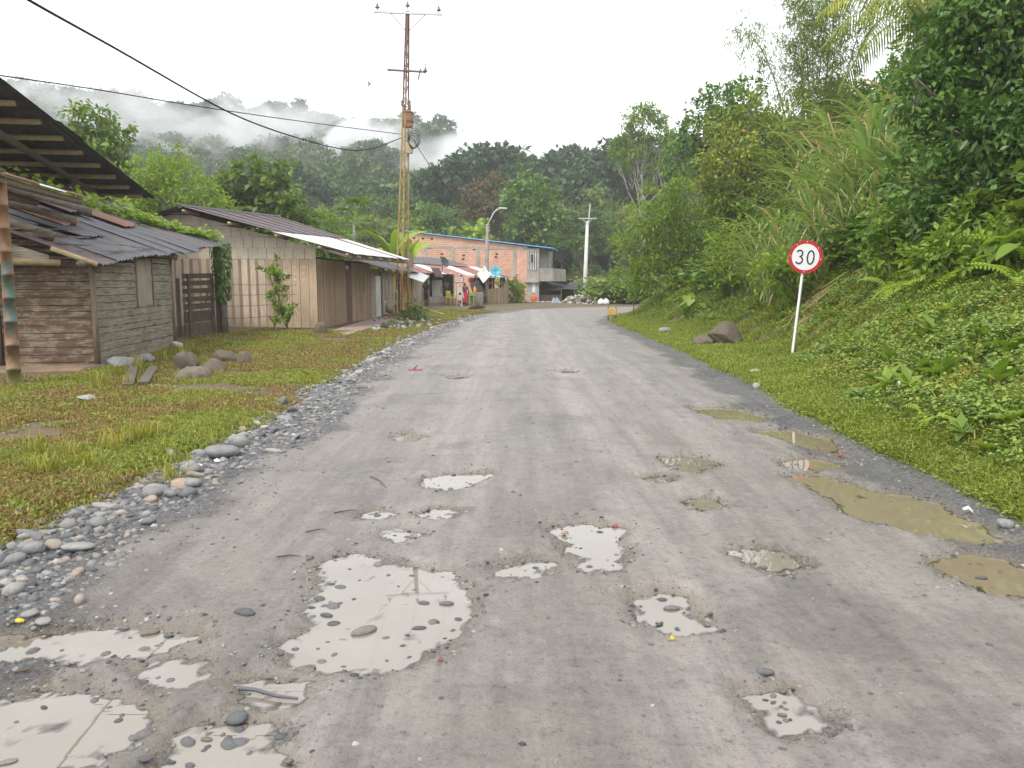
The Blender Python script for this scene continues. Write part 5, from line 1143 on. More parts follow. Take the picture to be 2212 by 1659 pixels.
# counter, barrel, small goods
bx_thing('shop_counter', 'rough plank counter at the end of the shop', 'counter', (at(1028, 660, 54).x, 54.0, .12), .95, .5, .95, GREYPLANK, .02, .2)
cp = Vector((at(1026, 640, 54).x, 53.9, 1.07)); jt = thing('drinks_jug', 'orange drinks jug standing on the plank counter', 'jug', cp)
MB().lathe([(.09, 0), (.11, .05), (.11, .28), (.06, .36), (.05, .42)], cp, 12).build('body', plain('orange_plastic', (.75, .32, .04), .4, .1, 3), jt, True); MB().lathe([(.055, .42), (.055, .47)], cp, 10).build('lid', DARKIN, jt)
gs = Vector((at(1019, 660, 53.6).x, 53.6, .12)); gt = thing('green_stool', 'lime green plastic stool standing beside the counter', 'stool', gs); LIME = plain('lime_plastic', (.30, .55, .03), .4, .08, 3, bmp=0)
MB().bx(gs.x - .18, gs.x + .18, gs.y - .18, gs.y + .18, .86, .90).build('seat', LIME, gt, bevel=.01)
for x in (-.14, .14):
    for y in (-.14, .14): MB().bx(gs.x + x - .025, gs.x + x + .025, gs.y + y - .025, gs.y + y + .025, .12, .86).build('leg', LIME, gt)
bl = Vector((at(1036, 655, 55).x, 55, .13)); bt = thing('water_barrel', 'dark blue grey water drum beside the counter', 'barrel', bl)
MB().lathe([(.24, 0), (.29, .06), (.30, .25), (.31, .28), (.30, .31), (.30, .6), (.31, .63), (.30, .66), (.28, .85), (.22, .9)], bl, 16).build('body', plain('drum_blue', (.10, .13, .16), .35, .15, 3), bt, True); MB().lathe([(.06, .9), (.06, .95)], bl + Vector((.08, -.05, 0)), 8).build('cap', WHITEP, bt)
# hanging netting and white tilted roof sheet
def cloth(name, quad, mat, label, cat, n=8, wav=.06):
    q = [Vector(p) for p in quad]; V = []; Fc = []
    for j in range(n + 1):
        for i in range(n + 1):
            u, v = i / n, j / n; p = q[0].lerp(q[1], u).lerp(q[3].lerp(q[2], u), v); nn = (q[1] - q[0]).cross(q[3] - q[0]).normalized(); V.append(p + nn * wav * math.sin(u * 9 + v * 2) * (1 - v * .5))
    for j in range(n):
        for i in range(n): a = j * (n + 1) + i; Fc.append((a, a + 1, a + n + 2, a + n + 1))
    mb = MB(); mb.add(V, Fc); o = mb.build(name, mat, None, True, loc=tuple(q[0])); m = o.modifiers.new('thick', 'SOLIDIFY'); m.thickness = .006; return tag(o, label, cat)
cloth('hanging_net', [at(1014, 612, 54.5), at(1034, 606, 55.5), at(1052, 642, 56.0), at(1026, 642, 54.8)], plain('dark_net', (.10, .09, .08), .9, .3, 20), 'dark shade net draped from the shop eave to the counter', 'net')
cloth('hanging_cloth', [at(1012, 600, 54), at(1024, 600, 54.3), at(1023, 612, 54.3), at(1013, 610, 54)], plain('dark_red_cloth', (.22, .03, .04), .8, .2, 5), 'dark red cloth hanging under the shop eave', 'cloth')
ws = [at(1030, 592, 55.5), at(1047, 574, 57.0), at(1059, 596, 56.5), at(1044, 612, 55)]
tag(MB().slab(ws, .02).build('white_sheet', WHITEP, None, loc=tuple(ws[0])), 'big white square sheet tipped up on the end of the shop roof', 'sheet')
# hanging white shirt
shp = at(992, 634, 51.6); sh_t = thing('white_shirt', 'white shirt with round dark print hanging behind the lattice stand', 'shirt', tuple(shp))
def P2(dx, dz): return shp + Vector((dx, 0, dz))
prof = [(-.11, .42), (.11, .42), (.2, .36), (.33, -.28), (.24, -.30), (.17, .10), (.17, -.42), (-.17, -.42), (-.17, .10), (-.24, -.30), (-.33, -.28), (-.2, .36)]
mb = MB(); n = len(prof); mb.add([P2(*q) + Vector((0, -.03, 0)) for q in prof] + [P2(*q) + Vector((0, .03, 0)) for q in prof], [tuple(range(n))[::-1], tuple(range(n, 2 * n))] + [(i, (i + 1) % n, n + (i + 1) % n, n + i) for i in range(n)]); mb.build('fabric', WHITEP, sh_t)
MB().lathe([(.085, 0), (.085, .004)], P2(.06, -.02) + Vector((0, -.032, 0)), 16, (0, -1, 0)).build('print', DARKIN, sh_t)
# satellite dishes
def dish(p, rad, mat, label, aim):
    t = thing('satellite_dish', label, 'dish', tuple(p)); aim = Vector(aim).normalized(); p = Vector(p)
    MB().lathe([(0.01, .0), (rad * .5, .06 * rad / .5), (rad * .85, .17 * rad / .5), (rad, .24 * rad / .5), (rad * .97, .25 * rad / .5), (rad * .5, .08 * rad / .5), (.01, .02)], p, 20, aim).build('reflector', mat, t, True)
    MB().tube([p + aim * .05 - Z3 * rad * .9, p + aim * rad * 1.0], .015, 6).build('feed_arm', ZINC_DARK, t); MB().lathe([(.03, 0), (.04, .1)], p + aim * rad * .95, 8, aim).build('receiver', ZINC_DARK, t)
    MB().tube([p - aim * .02, p - Z3 * rad * 1.3 - aim * .1], .025, 6).build('mast', ZINC_DARK, t)
dish(at(957, 568, 52.5), .38, ZINC_DARK, "dark grey satellite dish on the shop roof", (.75, -.5, .35))
dish(at(1070, 588, 57), .40, plain('dish_blue', (.10, .42, .55), .4, .15, 3), 'turquoise satellite dish on the bamboo fence hut roof', (.15, -.9, .35))
# bamboo fence hut next to the lamp post
fh = thing('fence_hut', 'small hut of upright bamboo slats with open window band', 'hut', (-1.1, 57.8, .12))
f0, f1 = Vector((-1.85, 57.2, .12)), Vector((-.27, 58.6, .12)); fuu = (f1 - f0).normalized(); fnn = Vector((fuu.y, -fuu.x, 0)); Lf = (f1 - f0).length
for k in range(26):
    a = f0 + fuu * Lf * k / 26; hh = 1.15 + .15 * k / 26 + .04 * random.random() + (.25 if k > 19 else 0)
    MB().slab([a + Z3 * .02, a + fuu * (Lf / 26 - .012) + Z3 * .02, a + fuu * (Lf / 26 - .012) + Z3 * hh, a + Z3 * hh], .02).build('slat', GUADUA if k % 4 else GREYPLANK, fh)
for s in (0, .28, .72, 1.0):
    p = f0 + fuu * Lf * s - fnn * .05; MB().tube([p, p + Z3 * 2.05], .045, 7).build('post', GUADUA, fh, True)
p = f0 - fnn * .02 + Z3 * 1.62; MB().tube([p + fuu * .1, p + fuu * Lf * .8], .035, 6).build('rail', GUADUA, fh)
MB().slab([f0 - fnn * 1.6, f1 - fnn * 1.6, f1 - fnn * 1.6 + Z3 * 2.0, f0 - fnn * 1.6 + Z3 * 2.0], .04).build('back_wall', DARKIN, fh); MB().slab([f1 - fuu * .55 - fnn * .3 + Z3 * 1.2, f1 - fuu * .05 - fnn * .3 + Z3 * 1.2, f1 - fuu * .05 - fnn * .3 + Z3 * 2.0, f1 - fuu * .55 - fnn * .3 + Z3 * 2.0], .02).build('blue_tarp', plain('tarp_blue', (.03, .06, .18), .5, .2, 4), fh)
for i in range(4): MB().corr(f0 - fuu * .3 + fuu * .62 * i + fnn * .5 + Z3 * (2.0 + .01 * (i % 2)), fuu, (-fnn + Z3 * .16).normalized(), .66, 2.4, .12, .015, 2, ragged=.1).build('roof_sheet', [ZINC_NEW, ZINC_DARK, ZINC_DARK, ZINC_DARK][i], fh, True)
# ------------------------------------------------------------------ brick house
def m_brick(nt, b, out):
    s = N(nt, 'ShaderNodeSeparateXYZ'); nt.links.new(coords(nt, 'Object'), s.inputs[0]); cb = N(nt, 'ShaderNodeCombineXYZ'); nt.links.new(s.outputs[0], cb.inputs[0]); nt.links.new(s.outputs[2], cb.inputs[1])
    t = N(nt, 'ShaderNodeTexBrick'); nt.links.new(cb.outputs[0], t.inputs[0]); t.inputs['Scale'].default_value = 1.0; t.inputs['Brick Width'].default_value = .34; t.inputs['Row Height'].default_value = .17; t.inputs['Mortar Size'].default_value = .018
    t.inputs['Color1'].default_value = (.66, .33, .21, 1); t.inputs['Color2'].default_value = (.56, .25, .15, 1); t.inputs['Mortar'].default_value = (.62, .52, .44, 1); t.inputs['Bias'].default_value = -.2
    n = noise(nt, coords(nt, 'Object'), 1.2, 5); c = mixc(nt, 1.0, t.outputs[0], ramp(nt, n, [(.3, (.8,) * 3), (.7, (1.15,) * 3)]), 'MULTIPLY'); nt.links.new(c, b.inputs['Base Color']); b.inputs['Roughness'].default_value = .85; bump(nt, b, t.outputs['Fac'], -.3, .01)
BRICK = nmat('hollow_brick', m_brick)
br = thing('brick_house', 'two storey bare brick house with blue roof and grey balcony', 'house', (1.7, 65.5, .1))
bL, bR = Vector((-8.9, 66.5, 0)), Vector((1.25, 65.2, 0)); bu = (bR - bL).normalized(); bn = Vector((bu.y, -bu.x, 0)); Lb = (bR - bL).length; zL, zR = 6.05, 4.72
o = MB(); o.slab([bL, bR, bR + Z3 * zR, bL + Z3 * zL], .2); ob = o.build('brick_wall', BRICK, br)
CONC = plain('bare_concrete', (.40, .37, .33), .85, .2, 2.5, dirt=(.30, .275, .24))
a, b_ = bL + bn * .02, bR + bn * .02; MB().slab([a + Z3 * 4.72, b_ + Z3 * 4.42, b_ + Z3 * 4.6, a + Z3 * 4.95], .1).build('ring_beam', CONC, br)
for s in (.16, .39, .60, .90): p = bL + bu * Lb * s + bn * .025; MB().slab([p - bu * .14, p + bu * .14, p + bu * .14 + Z3 * 4.7, p - bu * .14 + Z3 * 4.7], .1).build('column', CONC, br)
for px, py in ((893, 514), (913, 515), (933, 516), (927, 535), (982, 537), (1027, 539), (955, 549), (1003, 552), (954, 556), (1076, 550), (1074, 556), (1002, 560)):
    p = at(px, py, 66.2); s = (p - bL).dot(bu) / Lb; q = bL + bu * Lb * s + bn * .012; MB().slab([q - bu * .11 + Z3 * (p.z - .07), q + bu * .11 + Z3 * (p.z - .07), q + bu * .11 + Z3 * (p.z + .07), q - bu * .11 + Z3 * (p.z + .07)], .08).build('vent', DARKIN, br)
# street front and balcony
fd = Vector((.34, .94, 0)).normalized(); fnm = Vector((fd.y, -fd.x, 0)); cA = bR + bu * .06; 
def fpan(s0, s1, z0, z1, th, name, mat, par, off=0.0): a, b_ = cA + fd * s0 + fnm * off, cA + fd * s1 + fnm * off; return MB().slab([a + Z3 * z0, b_ + Z3 * z0, b_ + Z3 * z1, a + Z3 * z1], th).build(name, mat, par)
fpan(0, 7, 0, 4.55, .2, 'front_wall', CONC, br)
fc = bR + bn * .03; 
cw = 1.0   # grey rendered end bay on the camera side
MB().slab([bR + bn * .012, bR + bu * cw + bn * .012, bR + bu * cw + bn * .012 + Z3 * 4.55, bR + bn * .012 + Z3 * 4.6], .15).build('end_bay', CONC, br)
lw = bR + bu * .12 + bn * .03; win = MB().slab([lw + Z3 * 2.75, lw + bu * .78 + Z3 * 2.75, lw + bu * .78 + Z3 * 4.28, lw + Z3 * 4.28], .02).build('window', DARKIN, br)
for j in range(9):
    for i in range(4):
        if j > 3 and 1 <= i <= 2 and j < 8: 
            if i == 1: continue
        q = lw + bu * (.02 + .19 * i) + bn * .03 + Z3 * (2.78 + .165 * j)
        for d0, d1, z0, z1 in ((0, .185, 0, .035), (0, .035, .035, .16), (.15, .185, .035, .16)): MB().slab([q + bu * d0 + Z3 * z0, q + bu * d1 + Z3 * z0, q + bu * d1 + Z3 * z1, q + bu * d0 + Z3 * z1], .03).build('lattice_block', WHITEP, win)
be = bR + bu * cw
MB().slab([be + Vector((.02, -.2, 2.05)), be + Vector((1.15, .0, 2.05)), be + Vector((2.6, 5, 2.05)), be + Vector((.6, 5, 2.05))], .16).build('balcony_floor', CONC, br)
MB().slab([be + Vector((.05, -.17, 2.06)), be + Vector((1.12, .02, 2.06)), be + Vector((1.12, .02, 2.95)), be + Vector((.05, -.17, 2.95))], .1).build('balcony_wall', CONC, br)
MB().slab([be + Vector((1.12, .02, 2.06)), be + Vector((2.55, 5, 2.06)), be + Vector((2.55, 5, 2.95)), be + Vector((1.12, .02, 2.95))], .1).build('balcony_wall', CONC, br)
MB().tube([be + Vector((1.05, .05, 2.9)), be + Vector((1.02, .1, 4.5))], .03, 6).build('balcony_post', ZINC_DARK, br)
MB().slab([bR + bn * .25 - bu * .2 + Z3 * 1.93, be + bn * .3 + Z3 * 1.93, be - bn * .2 + Z3 * 1.93, bR - bn * .2 - bu * .2 + Z3 * 1.93], .15).build('floor_slab', CONC, br)
dd = bR + bu * .25 + bn * .03; gd = MB().slab([dd + Z3 * .1, dd + bu * .65 + Z3 * .1, dd + bu * .65 + Z3 * 1.85, dd + Z3 * 1.85], .03).build('door', plain('grey_door', (.36, .38, .42), .5, .15, 4), br)
MB().slab([dd + bu * .2 + bn * .01 + Z3 * .95, dd + bu * .45 + bn * .01 + Z3 * .95, dd + bu * .45 + bn * .01 + Z3 * 1.75, dd + bu * .2 + bn * .01 + Z3 * 1.75], .02).build('door_grille', WHITEP, gd)
dd = bR - bu * .55 + bn * .03; MB().slab([dd + Z3 * .9, dd + bu * .3 + Z3 * .9, dd + bu * .3 + Z3 * 1.7, dd + Z3 * 1.7], .02).build('window', DARKIN, br)
BLUE = m_zinc('blue_zinc', (.06, .27, .52), (.10, .36, .62), (.12, .3, .5), .2, .4, .1)
for i in range(10):
    a = bL - bu * .1 + bn * .25 + Z3 * (zL + .05); e = bR + bu * 2.2 + bn * .25 + Z3 * (zR - .15); L10 = (e - a).length
    MB().corr(a + bn * 0 - bn * .62 * i + Z3 * .004 * (i % 2), -bn, (e - a), .66, L10, .22, .03, 3).build('roof_sheet', BLUE, br, True)
# dark roofed shack beyond
sk = thing('dark_roof_shack', 'low shack with black sheet roof beside the brick house', 'shack', (4.2, 68, .1))
q = [at(1163, 626, 66), at(1213, 626, 66), at(1236, 614, 72), at(1178, 597, 73)]
MB().slab([q[0], q[1], q[1].lerp(q[2], .95), q[0].lerp(q[3], .95)], .05).build('roof_panel', plain('black_sheet', (.05, .048, .05), .7, .3, 3), sk); q2 = [q[1] + Vector((.05, 0, .1)), q[1] + Vector((1.4, 1.0, .0)), q[2] + Vector((1.2, .6, .1)), q[2] + Z3 * .35]
MB().slab(q2, .05).build('roof_panel', plain('black_sheet', (.05, .048, .05)), sk)
for p in (q[0], q[1], q[1] + Vector((1.2, 1, 0)), q[2]): MB().tube([Vector((p.x, p.y + .3, gz(p.x, p.y + .3) - .1)), p + Vector((0, .3, -.04))], .05, 7).build('post', GUADUA, sk, True)
MB().slab([Vector((q[0].x, 66.6, .1)), Vector((q[1].x, 66.6, .1)), Vector((q[1].x, 66.6, .75)), Vector((q[0].x, 66.6, .75))], .04).build('low_wall', BOARD_D, sk); MB().slab([Vector((q[0].x - .3, 71, .1)), Vector((q[2].x, 71, .1)), Vector((q[2].x, 71, 2.0)), Vector((q[0].x - .3, 71, 2.0))], .04).build('back_wall', DARKIN, sk)
# ------------------------------------------------------------------ poles and wires
def m_tower(nt, b, out):
    s = N(nt, 'ShaderNodeSeparateXYZ'); nt.links.new(coords(nt, 'World'), s.inputs[0]); n1 = noise(nt, coords(nt, 'World', (3, 3, 1)), 2.2, 5, .7); zz = mathn(nt, 'MULTIPLY', s.outputs[2], 1 / 16)
    rust = ramp(nt, n1, [(.3, (.10, .055, .035)), (.7, (.24, .13, .075))]); yel = ramp(nt, n1, [(.3, (.17, .095, .05)), (.5, (.38, .25, .085)), (.8, (.46, .32, .12))])
    k = mathn(nt, 'ADD', zz, mathn(nt, 'MULTIPLY', mathn(nt, 'SUBTRACT', n1, .5), .35)); c = mixc(nt, ramp(nt, k, [(.10, (.2,) * 3), (.2, (1, 1, 1)), (.58, (1, 1, 1)), (.68, (0, 0, 0))]), rust, yel)
    nt.links.new(c, b.inputs['Base Color']); b.inputs['Roughness'].default_value = .7
TOWERM = nmat('rusty_yellow_paint', m_tower); RUST = plain('rust_iron', (.15, .085, .055), .8, .4, 6); GALV = plain('galvanised', (.55, .56, .56), .45, .15, 4, .5); PORC = plain('porcelain_insulator', (.12, .12, .13), .3, .2, 5)
ty = 38.3; tb = Vector((at(868, 684, ty).x, ty, .1)); tt_ = at(880.5, 24, 39.0)
tw = thing('lattice_tower', 'tall rusty yellow lattice power pole with two crossarms by the houses', 'pylon', tb)
offs = [Vector((-.31, -.05, 0)), Vector((.02, -.28, 0)), Vector((.30, .05, 0))]; nb = 26
def leg(k, t): return tb.lerp(tt_, t) + offs[k] * (1 - .80 * t ** .9)
for k in range(3): MB().tube([leg(k, i / 12) - Z3 * (.3 if i == 0 else 0) for i in range(13)], .042, 6).build('leg', TOWERM, tw)
for i in range(nb):
    t0, t1 = .02 + .97 * i / nb, .02 + .97 * (i + 1) / nb
    for k in range(3):
        a, b_ = leg(k, t0), leg((k + 1) % 3, t1)
        if (i + k) % 2: a, b_ = leg((k + 1) % 3, t0), leg(k, t1)
        MB().tube([a, b_], .013, 4, False).build('brace', TOWERM, tw)
        if i % 3 == 0: MB().tube([leg(k, t0), leg((k + 1) % 3, t0)], .013, 4, False).build('brace', TOWERM, tw)
def arm(p0, p1, mat, sz=.05): 
    p0, p1 = Vector(p0), Vector(p1); d = (p1 - p0) * .5; return MB().box((p0 + p1) / 2, d, Vector((0, sz, 0)), Vector((0, 0, sz))).build('crossarm', mat, tw)
TA, TBm = at(807, 25, 38.9), at(956, 31, 38.9); ca = arm(TA, TBm, GALV)
for s in (.25, .75): p = TA.lerp(TBm, s); MB().tube([p - Z3 * .05, tb.lerp(tt_, .935) + Vector((.06 if s > .5 else -.06, -.05, 0))], .018, 5).build('arm_brace', RUST, ca)
def insul(p, par, up=Z3): return MB().lathe([(.02, 0), (.02, .08), (.10, .11), (.11, .15), (.05, .19), (.06, .24), (.03, .3), (.02, .34)], p, 10, up).build('insulator', PORC, par, True)
tops = [TA + Vector((.18, 0, .05)), tt_ + Z3 * .1, TBm + Vector((-.18, 0, .05))]
for p in tops: insul(p, ca)
A2 = arm(at(837, 151, 38.7), at(920, 155.5, 38.7), RUST, .04); insul(at(919, 160, 38.6), A2); MB().tube([at(919, 137, 38.6), at(919, 155, 38.6)], .04, 7).build('surge_arrester', GALV, A2); MB().tube([at(909, 148, 38.5), at(903, 172, 38.5)], .035, 7).build('fuse_cutout', PORC, A2); MB().tube([at(915, 150, 38.5), at(907, 170, 38.5)], .02, 6).build('fuse_cutout', GALV, A2)
# transformer
tc = at(881, 258, 38.9); tr_ = MB().lathe([(.02, -.40), (.23, -.38), (.25, -.34), (.25, .30), (.27, .32), (.27, .36), (.1, .42), (.02, .43)], tc, 16).build('transformer', plain('transformer_tan', (.46, .24, .15), .6, .25, 4, dirt=(.35, .19, .1)), tw, True)
for dz in (-.15, .28): MB().lathe([(.29, dz), (.29, dz + .05)], tc, 14).build('strap', RUST, tr_)
for dx in (-.14, .12): MB().lathe([(.03, .4), (.05, .5), (.03, .56), (.05, .62), (.02, .72)], tc + Vector((dx, 0, 0)), 8).build('bushing', PORC, tr_, True)
for px, py in ((868.5, 222), (885, 222)): MB().tube([at(px, py - 5, 38.5), at(px, py + 8, 38.5)], .05, 7).build('arrester', PORC, tw)
bxp = at(884, 322, 38.5); MB().bx(bxp.x - .18, bxp.x + .18, bxp.y - .1, bxp.y + .1, bxp.z - .2, bxp.z + .2).build('junction_box', plain('box_tan', (.42, .33, .2), .6, .2, 4), tw, bevel=.02); bxp = at(886, 562, 38.2); MB().bx(bxp.x - .14, bxp.x + .14, bxp.y - .1, bxp.y + .1, bxp.z - .35, bxp.z + .35).build('meter_box', OLDWOOD, tw, bevel=.02)
CABLE = plain('black_cable', (.014, .014, .015), .85, .1, 5, bmp=0, spec=.1); CABLE_G = plain('grey_cable', (.10, .10, .11), .5, .1, 5, bmp=0)
cc = at(893, 305, 38.4); coil = thing('cable_coil', 'tangled loops of black cable hanging on the lattice tower', 'cable', cc)
for k in range(5):
    pts = []; r_ = .26 + .05 * k
    for i in range(25):
        th = 6.283 * i / 24; pts.append(cc + Vector((math.cos(th) * r_ * .62 + .03 * k - .05, math.sin(th * 2 + k) * .05 - .05 * k, math.sin(th) * r_ + .06 * (k - 2))))
    MB().tube(pts, .012, 5, False).build('loop', CABLE, coil, True)
cc = at(852, 640, 38.2); c2 = thing('grey_cable_coil', 'coil of pale cable hanging low on the lattice tower', 'cable', cc)
for k in range(3): MB().tube([cc + Vector((math.cos(6.283 * i / 20) * .12 + .02 * k, -.03 * k, math.sin(6.283 * i / 20) * (.30 + .03 * k))) for i in range(21)], .012, 5, False).build('loop', GALV, c2, True)
def pcurve(pts, m=6):
    P = [Vector(p) for p in pts]; out = []
    for i in range(len(P) - 1):
        p0, p1, p2, p3 = P[max(i - 1, 0)], P[i], P[i + 1], P[min(i + 2, len(P) - 1)]
        for k in range(m):
            t = k / m; out.append(.5 * ((2 * p1) + (p2 - p0) * t + (2 * p0 - 5 * p1 + 4 * p2 - p3) * t * t + (3 * p1 - p0 - 3 * p2 + p3) * t ** 3))
    return out + [P[-1]]
def line_(name, pts, rad, label, mat=CABLE, m=6): 
    c = pcurve(pts, m); return tag(MB().tube(c, rad, 6, False).build(name, mat, None, True, loc=tuple(c[0])), label, 'wire')
line_('service_cable', [at(-260, -190, 8), at(-80, -88, 10), at(62, 0, 12), at(250, 105, 15.5), at(500, 245, 22), at(640, 297, 27), at(740, 322, 31.5), at(800, 322, 35), at(866, 298, 38.5)], .021, 'thick twisted black cable sagging low to the lattice tower')
line_('service_cable', [at(-200, 133, 16), at(0, 163, 19), at(200, 192, 23), at(430, 230, 28), at(650, 262, 33), at(866, 290, 38.5)], .017, 'thin black cable running straight from shed side to the tower')
line_('service_cable', [at(893, 302, 38.5), at(920, 345, 43), at(955, 395, 50), at(990, 435, 58), at(1020, 462, 66)], .018, 'black cable dropping from the tower to the brick house')
line_('service_cable', [at(866, 330, 38.3), at(840, 420, 37.5), at(790, 495, 36), at(690, 545, 33.5), at(640, 570, 27)], .007, 'thin grey cable from the tower down to the plank house gable', CABLE_G)
line_('service_cable', [at(884, 420, 38.4), at(915, 560, 44), at(935, 590, 50)], .007, 'thin grey cable from the tower to the shop roof', CABLE_G)
wpb = Vector((at(1262, 646, 66).x, 66, .2)); wpt = at(1269, 478, 66.3)
for k, p in enumerate(tops):
    e = at((1250, 1266, 1288)[k], 471, 66); mid = p.lerp(e, .5) - Z3 * 1.1
    line_('conductor', [p + Z3 * .3, p.lerp(e, .25) - Z3 * .65, mid, p.lerp(e, .75) - Z3 * .7, e], .007, ('first', 'middle', 'last')[k] + ' of three thin conductors from the tower top to the white pole', CABLE_G)
    q = Vector((p.x + (2.5 - .2 * k), -12, 14.5)); line_('conductor', [p + Z3 * .3, p.lerp(q, .5) - Z3 * .8, q], .007, ('outer', 'central', 'inner')[k] + ' thin overhead conductor from the tower top passing above the viewer', CABLE_G)
# white concrete pole
wp = thing('white_power_pole', 'white concrete power pole rising from rubble at the road bend', 'pole', wpb)
MB().tube([wpb - Z3 * .3, wpb.lerp(wpt, .35), wpt], [.20, .17, .12], 14).build('shaft', plain('white_concrete', (.68, .68, .66), .7, .1, 3, dirt=(.58, .57, .54)), wp, True)
xa = MB().box(at(1269, 472, 66.2), Vector((.75, 0, 0)), Vector((0, .05, 0)), Vector((0, 0, .05))).build('crossarm', GALV, wp)
for s in (-1, 1): MB().tube([at(1269, 472, 66.1) + Vector((.45 * s, 0, 0)), at(1269, 484, 66.1)], .025, 5).build('arm_brace', GALV, xa)
MB().tube([wpt + Vector((.08, 0, -.3)), at(1275, 440, 66.4)], [.07, .05], 8).build('top_extension', GALV, wp)
# street lamp
lb = Vector((at(1050, 657, 58.6).x, 58.6, .1)); lt = at(1053, 487, 58.9)
lp = thing('street_lamp', 'grey concrete street lamp with bent arm beside the shop', 'street lamp', lb)
MB().tube([lb - Z3 * .3, lb.lerp(lt, .5), lt], [.19, .15, .11], 12).build('shaft', plain('grey_concrete', (.30, .275, .25), .8, .2, 3, dirt=(.2, .19, .17)), lp, True)
MB().tube([lt + Z3 * .05, at(1060, 473, 58.9), at(1066, 460, 58.9), at(1074, 452.5, 58.9), at(1083, 450.5, 58.9)], .045, 8).build('arm', GALV, lp, True)
q = at(1086, 450, 58.9); MB().box(q, Vector((.32, 0, -.01)), Vector((0, .13, 0)), Vector((0, 0, .045))).build('luminaire', WHITEP, lp, bevel=.03)
for dz in (0, -.18): MB().lathe([(.15, 0), (.15, .07)], lt + Z3 * (dz + .02), 10).build('band', GALV, lp)
MB().bx(lt.x - .12, lt.x + .12, lt.y - .12, lt.y + .12, lt.z - .35 - .6, lt.z - .5).build('control_box', RUST, lp, bevel=.02)
# small bird over the valley
bp_ = at(797, 183, 45); bd = thing('bird', 'small bird flying in the white sky left of the tower', 'bird', tuple(bp_))
mb = MB(); mb.tube([bp_ + Vector((-.05, 0, -.1)), bp_ + Vector((-.02, 0, -.04)), bp_ + Vector((.01, 0, .03)), bp_ + Vector((.03, 0, .08))], [.01, .035, .035, .012], 8); mb.build('body', DARKIN, bd, True)
for s in (-1, 1): MB().add([bp_ + Vector((0, 0, .03)), bp_ + Vector((.05 * s, .1 * s, .12)), bp_ + Vector((.10, .24 * s, .14)), bp_ + Vector((-.02, .08 * s, -.03))], [(0, 1, 2, 3)]).build('wing', DARKIN, bd)
# ------------------------------------------------------------------ stones
import bmesh
def stone_mesh(seed, sub=2, flat=0.55, rough=0.22, name='stone'):
    r = np.random.default_rng(seed); bm = bmesh.new(); bmesh.ops.create_icosphere(bm, subdivisions=sub, radius=1.0)
    k = r.normal(size=(4, 3)); ph = r.random(4) * 6.28; sx, sy = 0.8 + .4 * r.random(), 0.65 + .35 * r.random()
    for v in bm.verts:
        p = np.array(v.co); d = 1 + rough * sum(math.sin(float(p @ k[i]) * 1.6 + ph[i]) for i in range(4)) / 4 + .02 * r.normal()
        v.co = Vector((p[0] * d * sx, p[1] * d * sy, p[2] * d * flat))
    me = bpy.data.meshes.new(name); bm.to_mesh(me); bm.free(); me.polygons.foreach_set('use_smooth', [True] * len(me.polygons)); return me
def m_stone(name, stops, rough=0.5, moss=None):
    def f(nt, b, out):
        oi = N(nt, 'ShaderNodeObjectInfo').outputs['Random']; v = coords(nt, 'Object'); n1 = noise(nt, v, 2.5, 6, .65, .5); n2 = noise(nt, v, 11, 4, .7)
        c = ramp(nt, oi, stops); c = mixc(nt, 1.0, c, ramp(nt, n1, [(.25, (.72,) * 3), (.75, (1.25,) * 3)]), 'MULTIPLY')
        c = mixc(nt, ramp(nt, n2, [(.66, (0, 0, 0)), (.74, (.4,) * 3)]), c, (.5, .48, .44))
        if moss: c = mixc(nt, ramp(nt, n1, [(.5, (0, 0, 0)), (.62, (.8,) * 3)]), c, moss)
        nt.links.new(c, b.inputs['Base Color']); b.inputs['Roughness'].default_value = rough; bump(nt, b, n2, .5, .03)
    return nmat(name, f)
RIVER = m_stone('river_stone', [(0, (.11, .113, .117)), (.2, (.18, .182, .188)), (.45, (.27, .266, .262)), (.65, (.36, .34, .31)), (.8, (.25, .26, .25)), (.9, (.36, .27, .19)), (1, (.48, .46, .43))], .42)
WETST = m_stone('wet_stone', [(0, (.06, .062, .068)), (.4, (.11, .113, .12)), (.75, (.155, .157, .16)), (.92, (.19, .155, .13)), (1, (.24, .23, .22))], .35)
ROCK = m_stone('brown_rock', [(0, (.11, .085, .065)), (.5, (.15, .115, .09)), (1, (.19, .155, .125))], .85, (.10, .10, .05))
ST = [stone_mesh(800 + k, 3 if k < 4 else 2, .5 + .04 * k) for k in range(8)]
PB = [stone_mesh(820 + k, 1, .38 + .06 * k, .45) for k in range(5)]
def ground_any(x, y):
    z = gz(x, y); dl, dr = dist_LR(np.array([x]), np.array([y]))
    if dl[0] < .6 and dr[0] < .6: z = max(z, float(road_z(np.array([x]), np.array([y]))[0][0]))
    return z
def hit(px, py, y0=3, y1=60):
    """where the survey ray meets the land"""
    Ys = np.geomspace(y0, y1, 260); d = ray(px, py); t = Ys / d.y; X = d.x * t; Z = CAM_H + d.z * t
    g = H(X, Ys); dl, dr = dist_LR(X, Ys); g = np.where((dl < .6) & (dr < .6), np.maximum(g, road_z(X, Ys)[0]), g); k = np.where(g > Z)[0]
    if len(k): i = k[0]; return Vector((X[i], Ys[i], g[i]))
    return G(px, py)
